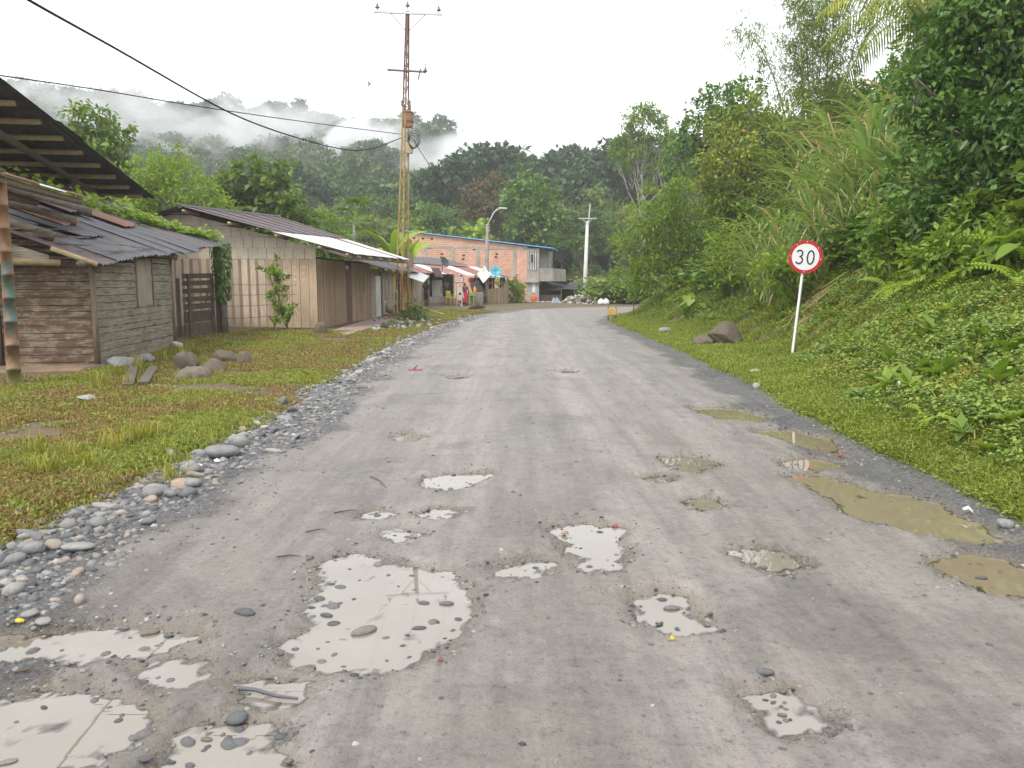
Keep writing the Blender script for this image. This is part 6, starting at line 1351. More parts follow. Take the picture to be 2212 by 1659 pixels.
def rock_mesh(seed):
    r = np.random.default_rng(seed); bm = bmesh.new(); bmesh.ops.create_icosphere(bm, subdivisions=4, radius=1.0); pl_ = [(Vector(r.normal(size=3)).normalized(), r.uniform(.55, .85)) for _ in range(16)]
    for v in bm.verts:
        p = v.co.copy()
        for nn, d in pl_:
            e = p.dot(nn) - d
            if e > 0: p -= nn * e * .85
        q = v.co * 2.2; f_ = float(fbm(np.array(q.x * 1.5 + q.z + seed), np.array(q.y * 1.5 - q.z), seed % 50, 4)) - .5; v.co = p * (1 + .28 * f_)
    me = bpy.data.meshes.new('rock'); bm.to_mesh(me); bm.free(); me.materials.append(ROCK); me.polygons.foreach_set('use_smooth', [True] * len(me.polygons)); return me
RK = [rock_mesh(850 + k) for k in range(5)]
def stone(px, py, wpx, label, mat=RIVER, k=0, hgt=1.0, cat='stone', name='river_stone', group=None, sink=.25, rz=None):
    p = hit(px, py); s = wpx * p.y / 1680 * .5; o = link(name, RK[k % 5] if name == 'rock' else ST[k % 8], None, None, (p.x, p.y + s * .5, p.z + s * .5 * hgt * (1 - sink)))
    if not ST[k % 8].materials: ST[k % 8].materials.append(RIVER)
    o.material_slots[0].link = 'OBJECT'; o.material_slots[0].material = mat
    o.scale = (s, s, s * hgt); o.rotation_euler = (R(random.uniform(-12, 12)), R(random.uniform(-12, 12)), random.uniform(-.6, .6) if rz is None else rz); return tag(o, label, cat, group)
for k, (px, py, w, h, lab) in enumerate([
  (472, 995, 62, 1.0, 'large smooth grey river stone beside a tan one at the grass edge'), (512, 968, 48, 1.1, 'tan rounded river stone behind the large smooth grey one'), (408, 1026, 38, 1.2, 'upright grey river stone alone at the grass edge with litter'),
  (324, 1082, 60, .9, 'wide pale grey river stone at the grass edge by small puddle'), (403, 1075, 40, .9, 'oval grey river stone in the cluster by small puddle'), (410, 1053, 50, .7, 'long flat pale river stone behind the cluster'), (369, 1078, 26, .9, 'small dark river stone between two pale ones'),
  (208, 1140, 46, .8, 'grey oval river stone lying against the grass edge'), (160, 1200, 58, .7, 'flat pinkish grey river stone among the pebbles'), (66, 1200, 58, .9, 'blocky pale grey stone near the grass corner'), (112, 1190, 40, .9, 'tan angular stone between two grey ones near the grass corner'), (28, 1222, 48, 1.0, 'dark grey stone at the grass corner by the frame edge'),
  (169, 1308, 27, 1.4, 'round brown grey stone standing up from the gravel'), (145, 1164, 34, .7, 'flat grey stone behind the pinkish one'), (318, 1136, 36, .7, 'flat reddish stone on the gravel'), (22, 1292, 52, .9, 'cream streaked stone at the frame edge in the pebbles'), (500, 985, 22, .9, 'small brown stone in front of the tan one'), (90, 1365, 40, .6, 'dark flat stone by the brown water at the frame edge'), (60, 1345, 34, .7, 'dark stone near the yellow leaf')]):
    stone(px, py, w, lab, RIVER, k, h)
for k, (px, py, w, h, lab) in enumerate([(395, 800, 70, 1.1, 'brown rounded boulder in the grass before the hut'), (408, 818, 84, .55, 'dark flat rock in front of the brown boulder'), (456, 805, 56, .9, 'rough brown rock right beside the brown boulder'), (480, 785, 66, .9, 'pale topped rock behind the boulders'), (524, 785, 52, .8, 'low jagged dark rock at the end of the boulder heap'),
  (255, 795, 62, .8, 'round stone at the foot of the hut corner'), (300, 785, 56, .7, 'pale stone under the hut wall'), (182, 868, 46, .5, 'flat dark stone lying in the grass before the hut'), (380, 752, 34, .8, 'stone at the foot of the slatted gate'), (690, 722, 46, .9, 'dark boulder at the corner of the porch slab')]):
    stone(px, py, w, lab, ROCK if k in (0, 1, 2, 3, 4, 9) else RIVER, k + 3, h, 'rock', 'rock', sink=.75)
for k, (px, py, w, h, lab) in enumerate([(1568, 748, 76, 1.0, 'big brown boulder in the grass left of the speed sign'), (1525, 748, 60, .7, 'low brown rock leaning on the big boulder')]): stone(px, py, w, lab, ROCK, k, h, 'rock', 'rock', rz=.2 * k)
for k, (px, py, w, h, lab) in enumerate([(1437, 720, 26, .9, 'pale round stone in the grass beyond the boulder'), (1632, 810, 26, 1.0, 'pale half buried stone in grass before the speed sign'), (1635, 842, 20, 1.3, 'grey egg shaped stone at the grass and road edge'), (2178, 1142, 42, .9, 'grey stone at the road edge by the long brown puddle'), (1380, 1160 + 80, 1, 1, '')][:4]): stone(px, py, w, lab, RIVER, k + 2, h)
# loose band of river stones along the left edge
r = np.random.default_rng(21); LABS = 'loose river stone in the band of cobbles along the grass edge'
for k in range(235):
    y = 3.6 * (46 / 3.6) ** (r.random() ** 1.0); xe = np.interp(y, EL[:, 1], EL[:, 0]); x = xe + (r.normal() * .17 - .02 if y > 9 else .12 + r.normal() * .28)
    if y > 26: x += r.random() * .9 - .6
    s = (.018 + .055 * r.random() ** 2.6) * (1 + .035 * min(y, 25)); o = link('river_stone', ST[k % 8], None, None, (x, y, ground_any(x, y) + s * .08)); o.material_slots[0].link = 'OBJECT'; o.material_slots[0].material = RIVER
    o.scale = (s * r.uniform(.9, 1.35), s * r.uniform(.6, 1), s * r.uniform(.55, .95)); o.rotation_euler = (r.normal() * .25, r.normal() * .25, r.random() * 6.28); tag(o, LABS, 'stone', 'river stones along the road edge')
# stones bedded in the road round the potholes
nr = 0
for i, P in enumerate(PUDW):
    P_ = np.array(P); per = np.hypot(*(P_ - np.roll(P_, 1, 0)).T).sum(); cnt = {0: 60, 1: 14, 3: 16, 4: 12, 12: 10, 13: 14, 14: 10, 2: 10, 11: 8, 15: 5, 5: 8}.get(i, 3)
    for k in range(cnt):
        e = r.integers(0, len(P_)); t = r.random(); q = P_[e] * (1 - t) + P_[(e + 1) % len(P_)] * t; c = P_.mean(0); q = q + (c - q) * (r.random() ** 2.6 * .6 - .12) + r.normal(size=2) * .03
        s = (.008 + .024 * r.random() ** 2.4) * (1.25 if i in (0, 12, 13) else 1); z = float(road_z(np.array([q[0]]), np.array([q[1]]))[0][0]); z = max(z, WATER_Z - s * .35)
        o = link('stone', ST[4 + k % 4], None, road, (q[0], q[1], z + s * .12)); o.material_slots[0].link = 'OBJECT'; o.material_slots[0].material = WETST; o.scale = (s * 1.25, s, s * .8); o.rotation_euler = (0, 0, r.random() * 6.28); nr += 1
for px, py, w in [(785, 1360, 60), (905, 1352, 28), (965, 1300, 36), (915, 1298, 26), (705, 1325, 30), (530, 1335, 60), (325, 1362, 46), (268, 1352, 32), (365, 1368, 26), (95, 1522, 24), (15, 1640, 36), (445, 1590, 26), (410, 1645, 24), (370, 1640, 26), (310, 1648, 40), (1652, 1462, 52), (1690, 1538, 24), (1450, 1310, 36), (1425, 1345, 20), (2120, 1245, 26), (1905, 1138, 22), (1690, 1630, 24), (2005, 1075, 16), (215, 1090, 12)]:
    p = G(px, py); s = w * p.y / 1680 * .5; o = link('stone', ST[int(r.integers(0, 4))], None, road, (p.x, p.y, max(ground_any(p.x, p.y), WATER_Z) + s * .05)); o.material_slots[0].link = 'OBJECT'; o.material_slots[0].material = WETST
    o.scale = (s * .9, s * .62, s * .5); o.rotation_euler = (0, 0, r.normal() * .3)
# gravel (too fine to pick apart)
n = 95000; gy = 2.0 * (40 / 2.0) ** (r.random(n)); t = r.random(n); gl = np.interp(gy, EL[:, 1], EL[:, 0]); gr_ = np.interp(gy, ER[:, 1], ER[:, 0]); gx = gl + (gr_ - gl) * t * 1.04 - .3
sdp = pud_sd(gx, gy); dlg, drg = dist_LR(gx, gy)
pr_ = .035 + 1.0 * sstep(1.25, .05, -dlg + .9 * (fbm(gx * 1.3, gy * 1.3, 61, 3) - .5) - .12 * np.clip(6 - gy, 0, 4)) + .7 * sstep(.25, .0, sdp + .2 * (fbm(gx * 4, gy * 4, 5, 2) - .5)) * (sdp > -.12) + .35 * sstep(.7, .1, -drg) + .012 * (sdp < -.02)
kp = r.random(n) < np.clip(pr_, 0, 1) * .9; gx, gy, dlg = gx[kp], gy[kp], dlg[kp]; zz = np.maximum(road_z(gx, gy)[0], H(gx, gy)); n = len(gx)
sc = (.003 + .012 * r.random(n) ** 3.2 + .018 * r.random(n) ** 2 * (dlg > -.75) * (r.random(n) < .6)) * (1 + .9 * sstep(.8, 0, -dlg)) * (1 + .04 * np.clip(gy, 0, 20))
for i, m in enumerate(PB): m.materials.append([RIVER, WETST, RIVER, WETST, RIVER][i])
scatter('gravel', [(m, None) for m in PB], np.stack([gx, gy, zz - sc * .05], 1), np.stack([r.normal(size=n) * .2, r.normal(size=n) * .2, r.random(n) * 6.28], 1), sc, r.integers(0, 5, n), 'fine loose gravel and pebbles strewn over the dirt road', 'gravel')

# ------------------------------------------------------------------ grass and ground cover
def tuft(seed, nb, L0, L1, spread, w, lean=.5, lv=(.2, .8)):
    r = np.random.default_rng(seed); V = []; Fc = []; A = []
    for k in range(nb):
        a = r.random() * 6.28; d = np.array([math.cos(a), math.sin(a), 0]); s = np.array([-d[1], d[0], 0]) * w * (.7 + .6 * r.random()); b = np.array([r.normal() * spread, r.normal() * spread, -.008]); L = L0 + (L1 - L0) * r.random(); ln = lean * (.3 + r.random())
        m = b + d * L * ln * .35 + np.array([0, 0, L * .6]); e = b + d * L * ln + np.array([0, 0, L * (1 - .35 * ln)]); i = len(V)
        V += [b - s, b + s, m - s * .8, m + s * .8, e]; Fc += [(i, i + 1, i + 3), (i, i + 3, i + 2), (i + 2, i + 3, i + 4)]; l = lv[0] + (lv[1] - lv[0]) * r.random(); A += [l] * 3
    return np_mesh('grass_tuft', np.array(V), np.array(Fc), {'lv': ('FACE', np.array(A))})
def cover(seed, n, L, spread, hgt, lv=(.2, .8), up=1.0):
    r = np.random.default_rng(seed); g = Geo(); P = np.stack([r.normal(size=n) * spread, r.normal(size=n) * spread, hgt * (.15 + r.random(n))], 1); a = r.random(n) * 6.28
    D = np.stack([np.cos(a), np.sin(a), .25 * r.normal(size=n)], 1); Nv = np.stack([r.normal(size=n) * .35, r.normal(size=n) * .35, np.full(n, up)], 1); sz = L * (.6 + .8 * r.random(n)); g.add(*leaf_geo(P, D, Nv, sz, sz * .62, lv[0] + (lv[1] - lv[0]) * r.random(n), .08, .1)); return g.mesh('cover_leaves')
GRASS = leafmat('grass_blade', [(0, (0.118, 0.133, 0.023)), (.45, (0.235, 0.242, 0.040)), (.75, (0.372, 0.326, 0.062)), (1, (0.469, 0.350, 0.093))], .6, .3, rnd=.5)
GRASS_DRY = leafmat('dry_grass', [(0, (.15, .09, .04)), (.5, (.27, .17, .065)), (1, (.37, .28, .09))], .7, .2, rnd=.4)
GRASS_GRN = leafmat('green_grass', [(0, (0.099, 0.145, 0.021)), (.5, (0.210, 0.266, 0.036)), (1, (0.365, 0.399, 0.062))], .55, .3, rnd=.5)
COVER = leafmat('cover_leaf', [(0, (0.060, 0.109, 0.018)), (.5, (0.132, 0.218, 0.030)), (.85, (0.238, 0.339, 0.050)), (1, (0.343, 0.363, 0.059))], .5, .25, rnd=.5)
r = np.random.default_rng(33)
def spread_pts(n, y0, y1, x0, x1, seed):
    r = np.random.default_rng(seed); y = y0 * (y1 / y0) ** r.random(n); x = x0 + (x1 - x0) * r.random(n); return x, y
# left verge
x, y = spread_pts(100000, 3.2, 46, 0, 1, 41); xe = np.interp(y, EL[:, 1], EL[:, 0]); span = np.interp(y, [3, 6, 10, 14, 20, 30, 46], [1.2, 2.6, 4.8, 5.2, 5.6, 4.2, 3.2]); x = xe + .12 - x * span
dl, dr_ = dist_LR(x, y); pn = fbm(x * .8, y * .8, 71, 4); path = np.exp(-((x - (-4.3 - .02 * y)) / .5) ** 2) * sstep(6, 9, y) * sstep(27, 21, y) * (.5 + .8 * fbm(x * 1.5, y * 1.5, 91, 3))
ins = ((x - C0.x) * nH.x + (y - C0.y) * nH.y < .1) & ((x - C0.x) * uH.x + (y - C0.y) * uH.y > -1.4) & (y < 20) | (x < -6.5 - .0 * y) & (y > 25.4) | (x < -4.9) & (y > 24.6) & (y < 36)
near_e = sstep(.35, -.1, dl + .5 * (pn - .5))
kp = (r.random(len(x)) < np.clip(1.2 * sstep(.28, .50, pn) + .15 - .8 * path, 0, 1)) & (r.random(len(x)) > near_e) & ~ins & (y > 3.2)
x, y, pn = x[kp], y[kp], pn[kp]; n = len(x); dry = fbm(x * .9 + 7, y * .9, 75, 3); idx = np.where(r.random(n) < sstep(.30, .52, dry) * .88, 2 + r.integers(0, 2, n), r.integers(0, 2, n)); idx = np.where(r.random(n) < .05, 4, idx)
gp = [(tuft(900, 16, .02, .05, .035, .0035, .9), GRASS), (tuft(901, 14, .025, .06, .04, .004, .9), GRASS_GRN), (tuft(902, 14, .015, .04, .04, .0035, 1.1), GRASS_DRY), (tuft(903, 12, .02, .05, .04, .0035, 1.0), GRASS_DRY), (cover(904, 12, .035, .035, .02), GRASS_GRN)]
scatter('grass', gp, np.stack([x, y, H(x, y)], 1), np.stack([r.normal(size=n) * .1, r.normal(size=n) * .1, r.random(n) * 6.28], 1), (.75 + .6 * r.random(n)) * (1 + .022 * y), idx, 'short patchy yellowing grass on the verge before the houses', 'grass')
# taller tufts on the left verge, each one thing
TF = [tuft(910 + k, 46, .10, .24, .05, .004, .75) for k in range(3)]
for m in TF: m.materials.append(leafmat('tuft_yellow', [(0, (.20, .20, .03)), (.5, (.33, .31, .05)), (1, (.42, .36, .08))], .6, .3))
for k, (px, py) in enumerate([(75, 985), (235, 975), (262, 962), (300, 955), (330, 945), (150, 990), (108, 1020), (85, 1030), (190, 1010), (372, 1040), (280, 790), (300, 800), (250, 815), (390, 770), (350, 780), (420, 765), (270, 835), (215, 835)]):
    p = hit(px, py); o = link('grass_tuft', TF[k % 3], None, None, (p.x, p.y, p.z)); s = 1.0 + .05 * p.y; o.scale = (s, s, s * random.uniform(.7, 1.0)); o.rotation_euler = (0, 0, k); tag(o, 'taller yellow green grass tuft standing up from the short verge grass', 'grass tuft', 'tall tufts in the verge')
# right verge and bank
x, y = spread_pts(190000, 4.2, 40, 0, 1, 51); xe = np.interp(y, ER[:, 1], ER[:, 0]); x = xe - .05 + x ** 1.2 * np.interp(y, [4, 8, 14, 25, 40], [2.2, 4.5, 7.0, 7.5, 6])
dl, dr_ = dist_LR(x, y); pn = fbm(x * .9, y * .9, 81, 4); pn2 = fbm(x * 2.6, y * 2.6, 83, 4); kp = (x / y < .74) & (dr_ > .02 + .5 * (pn - .5)) & (r.random(len(x)) < np.clip(.10 + 1.3 * sstep(.36, .52, pn2) + .5 * (dr_ < 1), 0, 1)); x, y, dr_, pn = x[kp], y[kp], dr_[kp], pn[kp]; n = len(x)
w_ = np.interp(y, _WY, _WV); lowg = sstep(.5, -.35, dr_ - w_ - .35 + .8 * (pn - .5)); mixn = fbm(x * 1.7 + 5, y * 1.7, 85, 3); idx = np.where(r.random(n) < lowg, r.integers(0, 3, n), np.where(r.random(n) < sstep(.45, .6, mixn), 5, 3 + r.integers(0, 2, n))); idx = np.where((idx > 2) & (r.random(n) < .10), 6, idx)
gp = [(tuft(920, 14, .02, .06, .04, .004, .8), GRASS_GRN), (tuft(921, 12, .03, .08, .04, .0042, .8), GRASS_GRN), (cover(922, 12, .02, .04, .025), GRASS_GRN), (cover(923, 15, .026, .05, .05), COVER), (cover(924, 12, .036, .055, .07), COVER), (cover(925, 16, .022, .05, .04), GRASS_GRN), (tuft(926, 9, .06, .14, .05, .005, .9), GRASS)]
scatter('ground_cover', gp, np.stack([x, y, H(x, y)], 1), np.stack([r.normal(size=n) * .12, np.full(n, -.3) * (idx > 2), r.random(n) * 6.28], 1), (.75 + .7 * r.random(n)) * (1 + .025 * y), idx, 'low green creeping plants and grass covering the roadside bank', 'ground cover')
# undergrowth higher up and round the village
ug = [(cover(930, 70, .16, .22, .5), LEAF_MID), (cover(931, 60, .2, .25, .6), LEAF_DARK), (cover(932, 80, .13, .22, .45), LEAF_LIGHT), (cover(933, 60, .18, .24, .7), LEAF_OLIVE)]
x1, y1 = spread_pts(9000, 7, 60, 0, 1, 61); xe = np.interp(y1, ER[:, 1], ER[:, 0]); x1 = xe + 3.2 + x1 * np.interp(y1, [7, 14, 40, 60], [5, 9, 16, 20]); dl, dr1 = dist_LR(x1, y1)
ok = (dr1 > np.interp(y1, [6, 12, 18, 24, 34, 42], [5.0, 4.6, 4.6, 4.4, 2.6, 1.6]) + (fbm(x1, y1, 3, 2) - .5)) & (x1 / y1 < .75); x1, y1 = x1[ok], y1[ok]
x2 = r.random(6500) * 90 - 60; y2 = 60 + r.random(6500) ** 1.4 * 40; dl2, dr2 = dist_LR(x2, y2); ok = (dl2 > np.where(x2 > 5.5, 2.2, 9)) & ~((x2 > -10) & (x2 < 6.5) & (y2 < 76)) & (np.abs(x2 / y2) < .72); x2, y2 = x2[ok], y2[ok]
x3 = -9 - r.random(2500) * 22; y3 = 30 + r.random(2500) * 34; ok = (x3 < -12.5) | (y3 > 36); ok &= (x3 / y3 > -.72); ok &= ~((x3 > -14) & (y3 < 36)); x3, y3 = x3[ok], y3[ok]
x = np.concatenate([x1, x2, x3]); y = np.concatenate([y1, y2, y3]); n = len(x)
scatter('undergrowth', ug, np.stack([x, y, H(x, y) - .05], 1), np.stack([r.normal(size=n) * .2, r.normal(size=n) * .2, r.random(n) * 6.28], 1), (.7 + .9 * r.random(n)) * np.where(y > 50, 1.9, 1.0), r.integers(0, 4, n), 'dense leafy undergrowth on the upper bank and round the village', 'undergrowth')
# ------------------------------------------------------------------ speed sign
sp = hit(1712, 766, 15, 20); sy = sp.y; sc_ = at(1740, 555, sy - .05); sg = thing('speed_limit_sign', 'round red and white speed sign reading 30 on a leaning white post', 'sign', sp)
SWH = plain('sign_white', (.80, .80, .80), .35, .02, 3, bmp=0); SRED = plain('sign_red', (.50, .012, .02), .35, .05, 3, bmp=0); SBLK = plain('sign_black', (.012, .012, .014), .4, .05, 3, bmp=0)
d = (sc_ - sp).normalized(); MB().tube([sp - d * .2, sc_ + d * .3 + Vector((0, .06, 0))], .032, 4).build('post', SWH, sg)
rad = 35 * sy / 1680; fdir = Vector((-.16, -1, 0)).normalized(); rx_ = Vector((-fdir.y, fdir.x, 0)); rx_ = Vector((1, -.16, 0)).normalized(); M = Matrix.Rotation(math.atan2(d.x, d.z), 3, fdir * -1); ux = M @ rx_; uz = ux.cross(fdir) * -1
if uz.z < 0: uz = -uz
def disc(r0, r1, off, name, mat, par, n=48):
    V = []; Fc = []
    for k in range(n):
        th = 6.2832 * k / n; dd = ux * math.cos(th) + uz * math.sin(th); V += [sc_ + dd * r0 + fdir * off, sc_ + dd * r1 + fdir * off, sc_ + dd * r1 + fdir * (off - .008), sc_ + dd * r0 + fdir * (off - .008)]
    for k in range(n):
        a = 4 * k; b_ = 4 * ((k + 1) % n)
        for j in range(4): Fc.append((a + j, a + (j + 1) % 4, b_ + (j + 1) % 4, b_ + j))
    return MB().add(V, Fc).build(name, mat, par)
plate = disc(.001, rad * .985, 0, 'plate', SWH, sg); disc(rad * .80, rad, .004, 'red_ring', SRED, sg)
def stroke(pts, w, name, par):
    V = []; n = len(pts); Fc = []
    for i, (a, b_) in enumerate(pts):
        a0, b0 = pts[max(i - 1, 0)]; a1, b1 = pts[min(i + 1, n - 1)]; L = math.hypot(a1 - a0, b1 - b0); tx, ty = (a1 - a0) / L, (b1 - b0) / L
        for sgn in (-1, 1): V.append(sc_ + ux * (a - ty * w * sgn) + uz * (b_ + tx * w * sgn) + fdir * .006)
        for sgn in (-1, 1): V.append(sc_ + ux * (a - ty * w * sgn) + uz * (b_ + tx * w * sgn) + fdir * .001)
    for i in range(n - 1):
        a = 4 * i; Fc += [(a, a + 1, a + 5, a + 4), (a + 2, a + 6, a + 7, a + 3), (a, a + 4, a + 6, a + 2), (a + 1, a + 3, a + 7, a + 5)]
    Fc += [(0, 2, 3, 1), (4 * n - 4, 4 * n - 3, 4 * n - 1, 4 * n - 2)]
    return MB().add(V, Fc).build(name, SBLK, par)
q = rad; p3 = [(-.36 * q + .17 * q * math.cos(R(t)), .19 * q + .19 * q * math.sin(R(t))) for t in range(155, -91, -15)] + [(-.36 * q + .20 * q * math.cos(R(t)), -.21 * q + .21 * q * math.sin(R(t))) for t in range(75, -156, -15)]
stroke(p3, .042 * q, 'digit_three', plate); stroke([(.30 * q + .19 * q * math.cos(R(t)), -.01 * q + .40 * q * math.sin(R(t))) for t in range(0, 361, 12)], .042 * q, 'digit_zero', plate)
for a_ in (90, 40, 180, -5, 270, 130): th = R(a_); p = sc_ + (ux * math.cos(th) + uz * math.sin(th)) * rad * .9 + fdir * .004; MB().lathe([(.011, 0), (.009, .006)], p, 8, fdir).build('rivet', SWH, sg)
# ------------------------------------------------------------------ shrubs, vine, flower bush
def shrub(name, label, base, lobes, nleaf, L, W, leaf, seed, **kw):
    root = thing(name, label, 'shrub', base); tm, cm = lobe_tree(seed, base, lobes, nleaf, L, W, **kw); link('stem', tm, BARK, root); link('foliage', cm, leaf, root); return root
fb = hit(895, 694, 20, 40); shrub('flower_bush', 'dark green bush with small orange flowers at the tower foot', fb, plobes([(885, 672, 20, 0), (905, 676, 20, 0), (895, 660, 20, .2), (912, 688, 12, 0), (878, 688, 12, 0)], fb.y + .3), 900, .10, .05, LEAF_DARK, 40, tr=.03, lv=.5)
g = Geo(); rr_ = np.random.default_rng(3)
for k in range(14):
    p = at(rr_.uniform(868, 918), rr_.uniform(655, 692), fb.y - .25 + .2 * rr_.random()); P = np.tile([p.x - fb.x, p.y - fb.y, p.z - fb.z], (5, 1)); a = np.arange(5) * 1.257; g.add(*leaf_geo(P, np.stack([np.cos(a), np.sin(a) - .6, np.sin(a)], 1), np.tile([0, -1.0, .3], (5, 1)), .035, .026, np.full(5, .5)))
link('blossoms', g.mesh('blossoms'), leafmat('orange_petal', [(0, (.7, .16, .04)), (1, (.8, .25, .06))], .6, .2), [o for o in bpy.data.objects if o.name.startswith('flower_bush')][0])
sb = hit(612, 712, 15, 30); shrub('fence_shrub', 'spindly shrub with twisted stems growing at the wire fence', sb, plobes([(588, 585, 20, 0), (605, 600, 22, .2), (598, 570, 14, 0), (622, 625, 20, 0), (600, 645, 24, 0), (620, 665, 24, 0), (635, 680, 20, 0), (607, 690, 26, 0), (575, 575, 12, 0)], sb.y + .1), 620, .16, .07, LEAF_MID, 41, tr=.035, lv=.55, fork=.35, stems=4)
pl = at(660, 612, 26.2); b_ = Vector((-6.97, 26.2, 1.6)); shrub('sprouting_leaves', 'tuft of big fresh leaves sprouting from leaning post top', b_, plobes([(652, 610, 14, 0), (664, 620, 16, 0), (672, 632, 12, 0)], 26.2), 60, .3, .12, LEAF_LIGHT, 42, tr=.012, lv=.5)
bb = Vector((at(1116, 656, 59).x, 59.5, gz(at(1116, 656, 59).x, 59.5))); shrub('roadside_bush', 'tall olive green bush between bamboo fence hut and brick house', bb, plobes([(1116, 618, 18, 0), (1104, 632, 16, 0), (1126, 630, 16, 0), (1112, 645, 18, 0), (1126, 646, 16, 0), (1110, 606, 12, 0)], 59.5), 1500, .2, .1, LEAF_OLIVE, 43, tr=.05, lv=.5)
pp = at(1110, 604, 61); palm((pp.x, 61, gz(pp.x, 61)), (pp.x, 61, pp.z - .4), 'spiky yucca like plant behind the olive bush', 1.15, 14, 15, LEAF_MID, .06); pp = at(1063, 580, 62); palm((pp.x, 62, gz(pp.x, 62)), (pp.x, 62, pp.z - .9), 'narrow spiky plant beside the street lamp', 1.4, 7, 16, LEAF_MID, .05)
# vine over the hut roof and down the post
g = Geo(); rr_ = np.random.default_rng(8); n = 1500; t = rr_.random(n); path_ = [on_roof(9.7, .35), on_roof(8.9, .9), on_roof(8.2, 1.6), on_roof(7.3, 2.4), on_roof(6.8, 3.3), on_roof(6.0, 4.4), on_roof(5.2, 5.2)]
pa = np.array([tuple(p) for p in path_]); tk = t * 5.999; i0 = tk.astype(int); P = pa[i0] + (pa[i0 + 1] - pa[i0]) * (tk - i0)[:, None]; wv = np.interp(t, [0, .3, .6, 1], [.12, .18, .35, .55]); P = P + rr_.normal(size=(n, 3)) * np.stack([wv, wv * 1.3, .05 + wv * .12], 1); P[:, 2] += .06
a = rr_.random(n) * 6.28; vb = on_roof(8, 1.5); P0 = np.array(tuple(vb)); g.add(*leaf_geo(P - P0, np.stack([np.cos(a), np.sin(a), -.3 + 0 * a], 1), np.stack([.5 + rr_.normal(size=n) * .3, -.5 + rr_.normal(size=n) * .3, np.ones(n)], 1), .12 + .07 * rr_.random(n), .11 + .06 * rr_.random(n), .4 + .5 * rr_.random(n)))
vn = thing('roof_vine', 'bright green heart leaved vine trailing over the hut roof', 'vine', tuple(vb)); link('leaf_mass', g.mesh('vine_leaves'), LEAF_LIGHT, vn); MB().tube([Vector(p) + Z3 * .03 for p in path_], .012, 5).build('stem', BARK, vn)
g = Geo(); n = 420; vb2 = Vector((-8.13, 22.0, 1.0)); z = 1.2 + 1.6 * rr_.random(n); a = rr_.random(n) * 6.28; rad_ = .13 + .10 * rr_.random(n) * (z / 2); P = np.stack([np.cos(a) * rad_, np.sin(a) * rad_, z - 1.0], 1)
g.add(*leaf_geo(P, np.stack([np.cos(a) * .6, np.sin(a) * .6, -1 + 0 * a], 1), np.stack([np.cos(a), np.sin(a), .5 + 0 * a], 1), .14, .09, .2 + .6 * rr_.random(n))); vn = thing('post_vine', 'dark green vine wrapped round the thick gate side post', 'vine', vb2); link('leaf_mass', g.mesh('vine_leaves'), LEAF_DARK, vn); MB().tube([vb2 + Vector((.11 * math.cos(t * 5), .11 * math.sin(t * 5), -.8 + t * 2.2)) for t in np.linspace(0, 1, 12)], .012, 5).build('stem', BARK, vn)
# ------------------------------------------------------------------ bits and pieces
def flat_bit(px, py, w, label, mat, cat, name, hgt=.02, n=7, seed=0):
    p = hit(px, py); s = w * p.y / 1680 * .5; r_ = np.random.default_rng(seed + int(px)); V = []; 
    for k in range(n): th = 6.283 * k / n; q = s * (.6 + .5 * r_.random()); V.append(p + Vector((q * math.cos(th), q * .8 * math.sin(th), .01 + hgt * r_.random())))
    c = p + Z3 * (.02 + hgt); V += [c]; low = [v - Z3 * .006 for v in V]; Fc = [(k, (k + 1) % n, n) for k in range(n)] + [(n + 1 + (k + 1) % n, n + 1 + k, 2 * n + 1) for k in range(n)] + [(k, n + 1 + k, n + 1 + (k + 1) % n, (k + 1) % n) for k in range(n)]
    return tag(MB().add(V + low, Fc).build(name, mat, None, loc=tuple(p)), label, cat)
YL = plain('yellow_leaf', (.62, .45, .04), .5, .15, 20); WP = plain('white_litter', (.8, .8, .82), .5, .05, 10); RDL = plain('red_litter', (.30, .08, .07), .5, .2, 10)
flat_bit(42, 1357, 24, 'yellow fallen leaf on pebbles at the frame edge', YL, 'leaf', 'fallen_leaf', .012); flat_bit(1451, 1389, 14, 'small yellow leaf lying on the bare road', YL, 'leaf', 'fallen_leaf', .006); flat_bit(952, 1434, 14, 'small pink red scrap on road below the large puddle', RDL, 'litter', 'litter_scrap', .006)
flat_bit(430, 1015, 16, 'white paper scrap beside the upright grey stone', WP, 'litter', 'paper_litter'); flat_bit(470, 1000, 18, 'white torn paper below the large grey stone', WP, 'litter', 'paper_litter'); flat_bit(306, 995, 10, 'white scrap in the verge grass', WP, 'litter', 'paper_litter'); flat_bit(2090, 1112, 26, 'white wrapper by the long brown puddle', WP, 'litter', 'paper_litter', .03)
flat_bit(1942, 850, 22, 'white plastic bag caught among the bank plants', WP, 'litter', 'plastic_bag', .12); flat_bit(1565, 612, 12, 'pale blue white bag caught high on the bank', WP, 'litter', 'plastic_bag', .15); flat_bit(1815, 997, 14, 'reddish chip at the end of the small brown puddle', RDL, 'litter', 'brick_chip'); flat_bit(1330, 1147, 16, 'red brick chip at the edge of the middle puddle', RDL, 'litter', 'brick_chip'); flat_bit(1222, 1165, 22, 'orange brown stone chip beside the middle puddle', plain('chip_tan', (.35, .2, .13), .7, .2, 8), 'litter', 'brick_chip')
flat_bit(1705, 832, 20, 'white flattened wrapper in the grass near the sign', WP, 'litter', 'paper_litter'); flat_bit(1770, 832, 26, 'pinkish wrapper in the grass right of the sign', plain('pink_litter', (.6, .4, .36), .6, .15, 8), 'litter', 'paper_litter'); flat_bit(2075, 1030, 34, 'brown dead leaf curled on the bank grass', plain('dead_leaf', (.2, .12, .08), .7, .2, 8), 'leaf', 'fallen_leaf', .05)
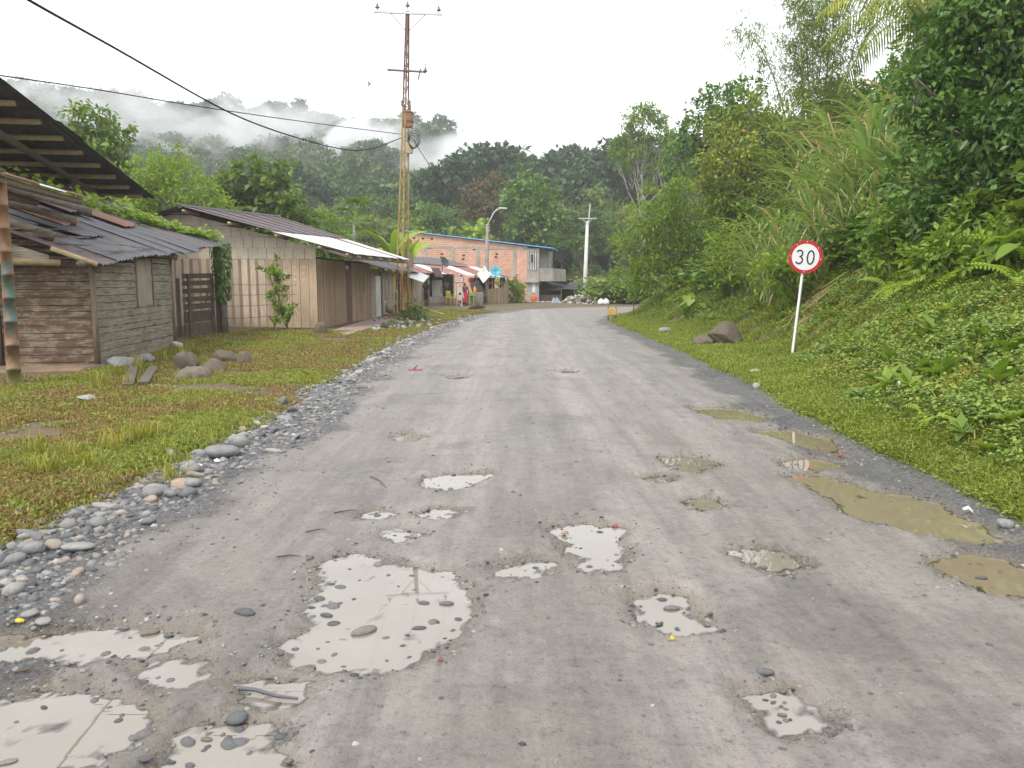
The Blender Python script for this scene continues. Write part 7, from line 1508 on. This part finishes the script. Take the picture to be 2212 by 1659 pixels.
p = hit(897, 802); fs = thing('red_sandal', 'worn red sandal lying on the road edge', 'sandal', p); MB().tube([p + Vector((-.13, .03, .0)), p + Vector((-.05, 0, .005)), p + Vector((.06, -.01, .005)), p + Vector((.13, -.03, .0))], [.02, .032, .03, .026], 8).build('sole', RDL, fs, True); MB().tube([p + Vector((-.02, -.05, .04)), p + Vector((.04, 0, .09)), p + Vector((-.02, .05, .04))], .012, 5).build('strap', RDL, fs, True)
p = G(560, 1500, 0); rs = thing('rubber_hose', 'torn piece of black rubber hose lying in small puddle', 'hose', p); MB().tube([p + Vector((-.09, .03, .01)), p + Vector((-.02, .02, .008)), p + Vector((.08, -.02, .004)), p + Vector((.16, -.03, .0))], [.010, .008, .007, .005], 8, False).build('tube', CABLE_G, rs, True)
TWIG = plain('twig', (.12, .075, .05), .8, .3, 8)
for k, (x0, y0, x1, y1, lab) in enumerate([(800, 1035, 835, 1057, 'thin twig pair above the pale puddle'), (722, 1115, 772, 1110, 'dark double twig on the road left of centre'), (660, 1155, 705, 1150, 'crooked brown twig left of large puddle'), (598, 1212, 650, 1178 + 30, 'thin straw twig beside the large puddle'), (1795, 1075, 1860, 1120, 'dark stick along the edge of the long brown puddle'), (350, 1585, 378, 1570, 'reddish stick in the near puddle'), (40, 1582, 95, 1560, 'brown stick floating in near left puddle'), ]):
    a, b_ = hit(x0, y0), hit(x1, y1); m_ = a.lerp(b_, .5) + Vector((.01, .02, .012)); tag(MB().tube([a + Z3 * .01, m_, b_ + Z3 * .01], [.0045, .004, .002], 5).build('twig', TWIG, None, loc=tuple(a)), lab, 'twig')
for (x0, y0, x1, y1, lab) in [(277, 838, 290, 795, 'weathered board lying in the grass beneath the hut stones'), (310, 835, 332, 800, 'second weathered board lying askew in the grass')]:
    a, b_ = hit(x0, y0), hit(x1, y1); d = (b_ - a).normalized(); s = d.cross(Z3).normalized(); tag(MB().box((a + b_) / 2 + Z3 * .04, d * (b_ - a).length / 2, s * .07, Vector((0, 0, .02))).build('loose_board', OLDWOOD, None, loc=tuple(a), bevel=.004), lab, 'board')
# wooden box stand on the right verge
p = Vector((at(1322, 684, 35).x, 35, 0)); p.z = gz(p.x, 35); bs = thing('box_stand', 'small yellow wooden box on two legs at the grass edge', 'box', p); YB = plain('yellow_wood', (.55, .36, .10), .6, .25, 6); zt = at(1322, 676, 35).z
MB().bx(p.x - .20, p.x + .20, 34.85, 35.15, zt - .12, zt + .22).build('box', YB, bs, bevel=.01); MB().bx(p.x - .16, p.x + .16, 34.83, 34.846, zt - .08, zt + .18).build('face', plain('yellow_face', (.62, .43, .14), .6, .2, 9), bs)
for s in (-.17, .17): MB().bx(p.x + s - .025, p.x + s + .025, 34.97, 35.03, p.z - .1, zt + .27).build('leg', GATEWOOD, bs)
p = Vector((at(1368, 690, 34.5).x, 34.5, 0)); p.z = gz(p.x, p.y); tag(MB().tube([p - Z3 * .1, at(1370, 640, 34.5)], .022, 6).build('iron_rod', GATEWOOD, None, loc=tuple(p)), 'thin dark rod standing upright at the bank foot', 'rod')
# tarp shelter, bags, rubble heap at the bend
p = Vector((at(1368, 650, 60).x, 61.5, 0)); p.z = gz(p.x, p.y); tp_ = thing('tarp_shelter', 'low black tarpaulin shelter in the greenery at the road bend', 'shelter', p)
q = [at(1345, 645, 60), at(1352, 634, 61), at(1372, 629, 61.5), at(1392, 634, 61), at(1398, 646, 60)]; back = [v + Vector((.3, 2.2, .2)) for v in q]; MB().add(q + back, [(i, i + 1, i + 6, i + 5) for i in range(4)] + [(5, 6, 7, 8, 9)]).build('tarp', plain('black_tarp', (.035, .035, .038), .5, .3, 5), tp_)
for v in (q[1], q[3]): MB().tube([Vector((v.x, v.y + .1, gz(v.x, v.y) - .1)), v + Vector((0, .1, -.02))], .04, 6).build('post', GUADUA, tp_)
for px, lab in ((1298, 'taller white sack at the road bend by the greenery'), (1309, 'white sack leaning beside another at the road bend')):
    p = Vector((at(px, 661, 58.5).x, 58.5, 0)); p.z = max(gz(p.x, p.y), 0); t = thing('white_sack', lab, 'sack', p); MB().lathe([(.18, 0), (.25, .08), (.24, .26), (.15, .38), (.06, .42)], p, 12).build('body', WP, t, True); MB().lathe([(.06, .42), (.08, .47), (.03, .48)], p, 8).build('tied_neck', WP, t, True)
p = Vector((at(1153, 655, 61.5).x, 61.5, .1)); t = thing('orange_sack', 'orange net sack standing by the grey door', 'sack', p); MB().lathe([(.2, 0), (.27, .1), (.25, .5), (.16, .72), (.06, .78)], p, 12).build('body', plain('orange_net', (.62, .16, .05), .7, .2, 20), t, True); MB().lathe([(.06, .78), (.1, .86), (.03, .88)], p, 8).build('tied_neck', plain('orange_net', (.62, .16, .05)), t, True)
rp_ = thing('rubble_heap', 'heap of pale broken stone and planks around the white pole', 'rubble', (5.2, 60.5, 0)); r = np.random.default_rng(5)
RUB = m_stone('rubble_stone', [(0, (.22, .2, .18)), (.5, (.42, .39, .35)), (1, (.58, .54, .5))], .8)
for k in range(130):
    u = r.normal() * .9; v = r.normal() * .7; hh = max(0, .85 * math.exp(-(u * u * .5 + v * v)) - .05); s = .10 + .13 * r.random(); o = link('stone', ST[4 + k % 4], None, rp_, (u * 1.2 + .2, v + .2, hh * r.random() ** .4 + .06)); o.material_slots[0].link = 'OBJECT'; o.material_slots[0].material = RUB; o.scale = (s, s * .8, s * .8); o.rotation_euler = (r.random() * 3, r.random() * 3, r.random() * 3)
for k in range(5): a = Vector((5.2 - 1.6 + .3 * k, 59.6 + .1 * k, .25 + .07 * k)); d = Vector((1.5, .2, .45 - .1 * k)).normalized(); MB().box(a + d * .7, d * (.6 + .1 * k), d.cross(Z3).normalized() * .07, Vector((0, 0, .02))).build('plank', PLANK_B, rp_)
for k in range(60):  # scattered rubble in front of the brick house
    x = -1.2 + r.random() * 4.5; y = 60.2 + r.random() * 1.8; s = .05 + .08 * r.random(); o = link('stone', ST[4 + k % 4], None, rp_, (x - 5.2, y - 60.5, gz(x, y) + s * .3)); o.material_slots[0].link = 'OBJECT'; o.material_slots[0].material = RUB; o.scale = (s, s, s * .7)
cloth('plastic_sheet', [at(1188, 660, 59.5), at(1217, 660, 59.3), at(1206, 643, 61), at(1196, 643, 61)], plain('grey_plastic', (.22, .26, .30), .3, .3, 4), 'crumpled grey plastic sheet heaped beside the rubble', 'plastic sheet', 10, .14)
# heap of cobbles by the porch slab
for k in range(70):
    px = random.uniform(805, 935); py = random.uniform(694, 716) - (px - 805) * .07; p = G(px, py, .1); s = random.uniform(.05, .13); o = link('river_stone', ST[k % 8], None, None, (p.x, p.y, ground_any(p.x, p.y) + s * .4)); o.material_slots[0].link = 'OBJECT'; o.material_slots[0].material = RIVER; o.scale = (s, s, s * .8); o.rotation_euler = (random.random(), random.random(), k); tag(o, 'grey cobble in the low stone heap between porch slab and flower bush', 'stone', 'cobbles heaped by the porch slab')
pk = [(hit(915, 668), hit(960, 682), 'pale pole lying on the ground before the shop')]
for a, b_, lab in pk: tag(MB().tube([a + Z3 * .05, b_ + Z3 * .05], .045, 6).build('loose_pole', GUADUA, None, loc=tuple(a)), lab, 'pole')

# clay face and dry cane litter behind the speed sign, seedlings on the bank
STRAW = plain('dry_cane', (.40, .28, .16), .8, .35, 6); r = np.random.default_rng(19)
for k in range(34):
    x_ = 7.0 + r.random() * 1.5; y_ = 18.2 + r.random() * 2.2; z_ = gz(x_, y_); a = r.normal() * .5; L = .35 + .7 * r.random(); d = Vector((-.55 + .3 * r.normal(), -.35 + .4 * r.normal(), -.45)).normalized(); p1_ = Vector((x_, y_, z_ + .05)); p2_ = p1_ + d * L; p2_.z = max(p2_.z, gz(p2_.x, p2_.y) + .03)
    tag(MB().tube([p1_ + Z3 * .1, p1_.lerp(p2_, .5) + Z3 * .07, p2_], [.014, .012, .006], 5).build('dry_cane_stalk', STRAW, None, loc=tuple(p1_)), 'dry brown cane stalk lying in the litter behind the sign', 'cane stalk', 'dry cane litter behind the sign')
def seedling(seed, n, L):
    r = np.random.default_rng(seed); g = Geo(); a = np.arange(n) * 2.4 + r.random(n); el = .2 + .7 * r.random(n); P = np.stack([0 * a, 0 * a, .03 + .10 * r.random(n)], 1); g.add(*leaf_geo(P, np.stack([np.cos(a) * np.cos(el), np.sin(a) * np.cos(el), np.sin(el)], 1), np.stack([-np.cos(a) * .5, -np.sin(a) * .5, np.ones(n)], 1), L * (.6 + .6 * r.random(n)), L * .42, .3 + .5 * r.random(n), .1, .25)); return g.mesh('seedling')
SD = [seedling(960 + k, 9, .20) for k in range(3)]
for m in SD: m.materials.append(LEAF_MID)
for k, (px, py, s) in enumerate([(1930, 850, 1.3), (1960, 860, 1.2), (1890, 845, 1.1), (1985, 835, 1.3), (2040, 830, 1.2), (1860, 870, 1), (2010, 745, 1.5), (1985, 760, 1.3), (1790, 680, 1.4), (1775, 690, 1.2), (1540, 700, 1.3), (1500, 690, 1.2), (2100, 760, 1.3), (2150, 860, 1.2), (2190, 940, 1.1), (2080, 960, 1), (1830, 760, 1.1), (2120, 1000, .9), (1950, 700, 1.2), (2060, 690, 1.2), (1700, 690, 1.1), (1650, 680, 1.2), (1910, 800, 1.1), (2180, 780, 1.3)]):
    p = hit(px, py); o = link('broadleaf_weed', SD[k % 3], None, None, tuple(p)); o.scale = (s * 1.1,) * 3; o.rotation_euler = (0, R(-20), k * 1.3); tag(o, 'small broad leaved weed standing above the creeping bank plants', 'weed', 'broad leaved weeds on the bank')
# ------------------------------------------------------------------ people and animals
SKIN = plain('brown_skin', (.13, .07, .045), .5, .1, 5, bmp=0); HAIR = plain('black_hair', (.012, .011, .01), .6, .2, 20)
def skinned(name, joints, edges, mat, parent, sub=1, root=0):
    me = bpy.data.meshes.new(name); b = bmesh.new(); L = b.verts.layers.skin.verify(); vs = [b.verts.new(j[:3]) for j in joints]
    for a, c in edges: b.edges.new((vs[a], vs[c]))
    for i, v in enumerate(vs): j = joints[i]; v[L].radius = (j[3], j[4] if len(j) > 4 else j[3]); v[L].use_root = (i == root)
    b.to_mesh(me); b.free(); o = link(name, me, mat, parent); s = o.modifiers.new('skin', 'SKIN'); s.use_smooth_shade = True; q = o.modifiers.new('smooth', 'SUBSURF'); q.levels = sub; q.render_levels = sub; return o
def person(label, base, rz, h=1.68, arms=((.24, .06, .80), (-.24, .06, .80)), elb=None, stance=.09, top=None, bottom=None, kind='shorts', bend=0.0):
    """pelvis-rooted figure facing -Y before rotation"""
    t = thing('person', label, 'person', base, None, rz); k = h / 1.7
    J = [(0, 0, .95, .13, .10), (0, -.02 * bend, 1.15, .12, .09), (0, -.10 * bend, 1.36, .15, .10), (0, -.14 * bend, 1.48, .055, .05), (0, -.18 * bend, 1.58, .075, .085), (0, -.19 * bend, 1.66, .06, .07)]
    Ed = [(0, 1), (1, 2), (2, 3), (3, 4), (4, 5)]
    for i, s in enumerate((1, -1)):
        n = len(J); ax, ay, az = arms[i]; e = elb[i] if elb else (ax * 1.0, .03, 1.12)
        J += [(.17 * s, -.09 * bend, 1.41, .05), (e[0], e[1], e[2], .04), (ax, ay, az, .03), (ax, ay - .01, az - .07, .035, .018)]
        Ed += [(2, n), (n, n + 1), (n + 1, n + 2), (n + 2, n + 3)]
        for f in range(5):
            m = len(J); off = (f - 2) * .016; J.append((ax + (off if f else -.05 * s), ay - .02 - (0 if f else .01), az - (.15 - abs(f - 2) * .008 if f else .10), .008)); Ed.append((n + 3, m))
    for s in (1, -1):
        n = len(J); J += [(stance * s, 0, .88, .09), (stance * 1.05 * s, -.01, .50, .058), (stance * 1.1 * s, .01, .26, .05), (stance * 1.1 * s, .02, .07, .036), (stance * 1.2 * s, -.10, .03, .035, .025), (stance * 1.25 * s, -.17, .02, .025, .018)]
        Ed += [(0, n), (n, n + 1), (n + 1, n + 2), (n + 2, n + 3), (n + 3, n + 4), (n + 4, n + 5)]
    skinned('body', [(a * k, b_ * k, c * k, *(q * k for q in rr)) for a, b_, c, *rr in J], Ed, SKIN, t)
    T = [(0, -.0, .98, .15, .115), (0, -.03 * bend, 1.17, .14, .11), (0, -.10 * bend, 1.36, .17, .12), (0, -.13 * bend, 1.45, .08, .07)]; E_ = [(0, 1), (1, 2), (2, 3)]
    for i, s in enumerate((1, -1)):
        n = len(T); e = elb[i] if elb else (arms[i][0], .03, 1.12); T += [(.18 * s, -.09 * bend, 1.42, .065), ((.18 * s + e[0] * 2) / 3, e[1] * .7, (1.42 + e[2] * 2) / 3, .06)]; E_ += [(2, n), (n, n + 1)]
    skinned('shirt', [(a * k, b_ * k, c * k, *(q * k for q in rr)) for a, b_, c, *rr in T], E_, top, t)
    if kind == 'skirt':
        mb = MB(); V = []; n = 28
        for z, r_, w in ((1.05, .15, 0), (.95, .19, .004), (.75, .21, .012), (.55, .24, .022), (.40, .27, .03)):
            for i in range(n): th = 6.283 * i / n; q = (r_ + w * math.cos(th * 9)) * k; V.append((q * math.cos(th), q * .8 * math.sin(th), z * k))
        mb.add(V, [(j * n + i, j * n + (i + 1) % n, (j + 1) * n + (i + 1) % n, (j + 1) * n + i) for j in range(4) for i in range(n)]); me = bpy.data.meshes.new('skirt'); me.from_pydata(mb.v, [], mb.f); me.polygons.foreach_set('use_smooth', [True] * len(me.polygons)); link('skirt', me, bottom, t)
    else:
        low = .52 if kind == 'shorts' else .10; S = [(0, 0, 1.0, .155, .12), (0, 0, .90, .14, .11)]; E_ = [(0, 1)]
        for s in (1, -1): n = len(S); S += [(stance * s, 0, .80, .105), (stance * 1.05 * s, -.005, low, .085 if kind == 'shorts' else .06)]; E_ += [(1, n), (n, n + 1)]
        skinned(kind if kind != 'shorts' else 'shorts', [(a * k, b_ * k, c * k, *(q * k for q in rr)) for a, b_, c, *rr in S], E_, bottom, t)
    hb = MB(); c = Vector((0, -.185 * bend + .012, 1.60)) * k
    V = []; n = 14
    for j in range(8):
        ph = math.pi * .62 * j / 7; 
        for i in range(n): th = 6.283 * i / n; rr = .098 * k * math.sin(ph); V.append((c.x + rr * math.cos(th) * .92, c.y + .015 + rr * math.sin(th) * 1.05, c.z + .115 * k * math.cos(ph) + .01))
    me = bpy.data.meshes.new('hair'); me.from_pydata(V, [], [(j * n + i, j * n + (i + 1) % n, (j + 1) * n + (i + 1) % n, (j + 1) * n + i) for j in range(7) for i in range(n)]); me.polygons.foreach_set('use_smooth', [True] * len(me.polygons)); link('hair', me, HAIR, t)
    nz = MB().tube([Vector((0, -.19 * bend - .075, 1.60)) * k, Vector((0, -.19 * bend - .10, 1.565)) * k], [.008, .014], 6); me = bpy.data.meshes.new('nose'); me.from_pydata(nz.v, [], nz.f); link('nose', me, SKIN, t)
    for s in (1, -1):
        m = MB().lathe([(.002, 0), (.02, .004), (.014, .012), (.002, .014)], Vector((.078 * s, -.18 * bend, 1.59)) * k, 8, (s, 0, 0)); me = bpy.data.meshes.new('ear'); me.from_pydata(m.v, [], m.f); link('ear', me, SKIN, t)
    return t
BLK = plain('black_cloth', (.012, .013, .018), .85, .2, 6); MAR = plain('maroon_cloth', (.16, .03, .05), .8, .2, 6); REDC = plain('red_cloth', (.50, .02, .045), .75, .12, 5); PALEC = plain('pale_cloth', (.48, .46, .40), .8, .1, 5); NAVY = plain('dark_trousers', (.03, .035, .05), .85, .2, 5)
wx = at(1004, 661, 52.6); person('person in dark red top and bright red skirt standing with back turned at the shop', (wx.x, 52.6, .10), math.pi + .2, 1.62, ((.22, -.16, 1.0), (-.24, .02, .84)), ((.25, .02, 1.12), (-.26, .05, 1.14)), .07, MAR, REDC, 'skirt', .3)
wx = at(919, 663, 51.2); person('person in black shirt and dark shorts leaning at the shack corner', (wx.x + .05, 51.2, .12), math.pi - .3, 1.74, ((.30, .02, .86), (-.20, -.12, .95)), ((.28, .05, 1.14), (-.27, .04, 1.16)), .06, BLK, BLK, 'shorts', .2)
wx = at(966, 640, 55.6); person('person in pale shirt bending over inside the dark shop', (wx.x, 55.6, .40), -.4, 1.6, ((.16, -.30, .92), (-.16, -.30, .92)), ((.22, -.10, 1.12), (-.22, -.10, 1.12)), .08, PALEC, NAVY, 'trousers', 1.4)
# hen on the porch slab edge
hp = hit(842, 690, 20, 40); hp = Vector((at(842, 688, 33.5).x, 33.5, gz(at(842, 688, 33.5).x, 33.5))); hn = thing('hen', 'grey brown hen standing at the edge of the porch slab', 'hen', hp, None, -.5); s = 1.15
skinned('body', [(0, .10 * s, .30 * s, .10 * s, .11 * s), (0, -.04 * s, .28 * s, .115 * s, .12 * s), (0, -.15 * s, .34 * s, .07 * s), (0, -.19 * s, .43 * s, .042 * s), (0, -.20 * s, .50 * s, .042 * s), (0, .22 * s, .38 * s, .06 * s, .03 * s), (0, .30 * s, .47 * s, .05 * s, .015 * s)], [(1, 0), (1, 2), (2, 3), (3, 4), (0, 5), (5, 6)], plain('hen_feathers', (.16, .13, .12), .8, .4, 30), hn, 2, 1)
for x in (-.05, .05):
    m = MB().tube([(x, .0, .2 * s), (x, .01, .1 * s), (x * 1.1, 0, .01)], .013, 6)
    for a in (-.5, 0, .5): m.tube([(x * 1.1, 0, .01), (x * 1.1 + math.sin(a) * .07, -math.cos(a) * .07, .005)], .008, 4)
    me = bpy.data.meshes.new('leg'); me.from_pydata([tuple(v) for v in m.v], [], m.f); link('leg', me, plain('hen_leg', (.5, .2, .08), .6, .1, 8), hn)
m = MB().tube([(0, -.19 * s, .54 * s), (0, -.21 * s, .565 * s), (0, -.235 * s, .545 * s)], [.012, .02, .01], 6); me = bpy.data.meshes.new('comb'); me.from_pydata([tuple(v) for v in m.v], [], m.f); link('comb', me, RDL, hn)
m = MB().tube([(0, -.235 * s, .50 * s), (0, -.275 * s, .49 * s)], [.014, .003], 6); me = bpy.data.meshes.new('beak'); me.from_pydata([tuple(v) for v in m.v], [], m.f); link('beak', me, plain('hen_leg', (.5, .2, .08)), hn)
# dog lying before the shop
dx = at(1029, 668, 46.5); dp = Vector((dx.x, 46.8, gz(dx.x, 46.8))); dg = thing('dog', 'dark brown dog lying on the ground in front of the shop', 'dog', dp, None, 0)
DJ = [(-.22, 0, .15, .12, .13), (.05, 0, .16, .13, .14), (.26, -.02, .17, .10, .11), (.36, -.05, .18, .06), (.44, -.08, .16, .065), (.54, -.10, .12, .035), (-.34, .02, .10, .06), (-.5, .10, .04, .022), (-.62, .02, .03, .015), (-.26, -.14, .10, .07), (-.05, -.20, .05, .045), (-.22, -.24, .03, .03), (-.12, -.26, .025, .025), (.24, -.13, .07, .04), (.36, -.18, .035, .028), (.5, -.20, .025, .024)]
skinned('body', DJ, [(1, 0), (1, 2), (2, 3), (3, 4), (4, 5), (0, 6), (6, 7), (7, 8), (0, 9), (9, 10), (10, 11), (11, 12), (2, 13), (13, 14), (14, 15)], plain('dog_fur', (.055, .04, .03), .9, .3, 15), dg, 2, 1)
for sy_ in (-.12, -.03): m = MB().tube([(.43, sy_, .20), (.41, sy_ * 1.1, .26)], [.03, .006], 5); me = bpy.data.meshes.new('ear'); me.from_pydata([tuple(v) for v in m.v], [], m.f); link('ear', me, plain('dog_fur', (.055, .04, .03)), dg)
# ------------------------------------------------------------------ damp air and the cloud lying on the mountain
def vol(name, me, build, label, cat):
    m = bpy.data.materials.new(name); m.use_nodes = True; nt = m.node_tree; nt.nodes.clear(); out = nt.nodes.new('ShaderNodeOutputMaterial'); pv = nt.nodes.new('ShaderNodeVolumePrincipled')
    pv.inputs['Color'].default_value = (.985, .992, 1.0, 1); pv.inputs['Anisotropy'].default_value = 0.0; build(nt, pv); nt.links.new(pv.outputs[0], out.inputs['Volume']); o = link(name, me, m); return tag(o, label, cat, kind='stuff'), m
HAZE_D = 0.0008
hz = MB().bx(-520, 520, -30, 660, -1.5, 100); me = bpy.data.meshes.new('haze'); me.from_pydata([tuple(v) for v in hz.v], [], hz.f)
vol('haze', me, lambda nt, pv: setattr(pv.inputs['Density'], 'default_value', HAZE_D), 'thin damp haze filling the valley air', 'haze')
def cloud(cx, cy_, cz, sx, sy, sz, dens, seed, label, thr=.46):
    bm = bmesh.new(); bmesh.ops.create_icosphere(bm, subdivisions=3, radius=1.0)
    me = bpy.data.meshes.new('mist'); bm.to_mesh(me); bm.free()
    def b(nt, pv):
        tc = N(nt, 'ShaderNodeTexCoord'); v = tc.outputs['Object']; ln = N(nt, 'ShaderNodeVectorMath', operation='LENGTH'); nt.links.new(v, ln.inputs[0])
        mp = N(nt, 'ShaderNodeMapping'); mp.inputs['Scale'].default_value = (sx / 19, sy / 22, sz / 11); mp.inputs['Location'].default_value = (seed * 3.1, seed, 0); nt.links.new(v, mp.inputs[0])
        n = noise(nt, mp.outputs[0], 1.0, 5, .62, .9); fall = mathn(nt, 'SUBTRACT', 1.0, ln.outputs['Value']); k = mathn(nt, 'MULTIPLY_ADD', mathn(nt, 'SUBTRACT', n, thr), 4.6, mathn(nt, 'MULTIPLY_ADD', fall, 1.2, -.22))
        d = mathn(nt, 'MULTIPLY', mathn(nt, 'MINIMUM', mathn(nt, 'MAXIMUM', k, 0.0), 1.0), dens); d = mathn(nt, 'MULTIPLY', d, mathn(nt, 'MINIMUM', mathn(nt, 'MULTIPLY', mathn(nt, 'MAXIMUM', fall, 0.0), 5.0), 1.0)); nt.links.new(d, pv.inputs['Density'])
    o, m = vol('mist', me, b, label, 'mist'); o.location = (cx, cy_, cz); o.scale = (sx, sy, sz); return o
def cpx(px, py, Y): p = at(px, py, Y); return p.x, p.y, p.z
cloud(*cpx(270, 262, 245), 75, 24, 17, .062, 1, 'drifting white cloud bank lying on the mountain behind the sheds', .52)
cloud(*cpx(560, 295, 235), 54, 22, 14, .075, 2, 'white mist patch drifting across the middle of mountainside', .52)
cloud(*cpx(790, 345, 225), 22, 16, 14, .17, 3, 'bright mist patch on the forest left of the tower')
cloud(*cpx(1070, 352, 190), 26, 16, 8, .14, 4, 'pale mist patch hanging over the wooded ridge right of the tower')
cloud(*cpx(1235, 345, 350), 46, 20, 15, .09, 5, 'grey cloud wrapped round far peak in the gap')
scene.cycles.volume_step_rate = 1.6; scene.cycles.volume_max_steps = 96
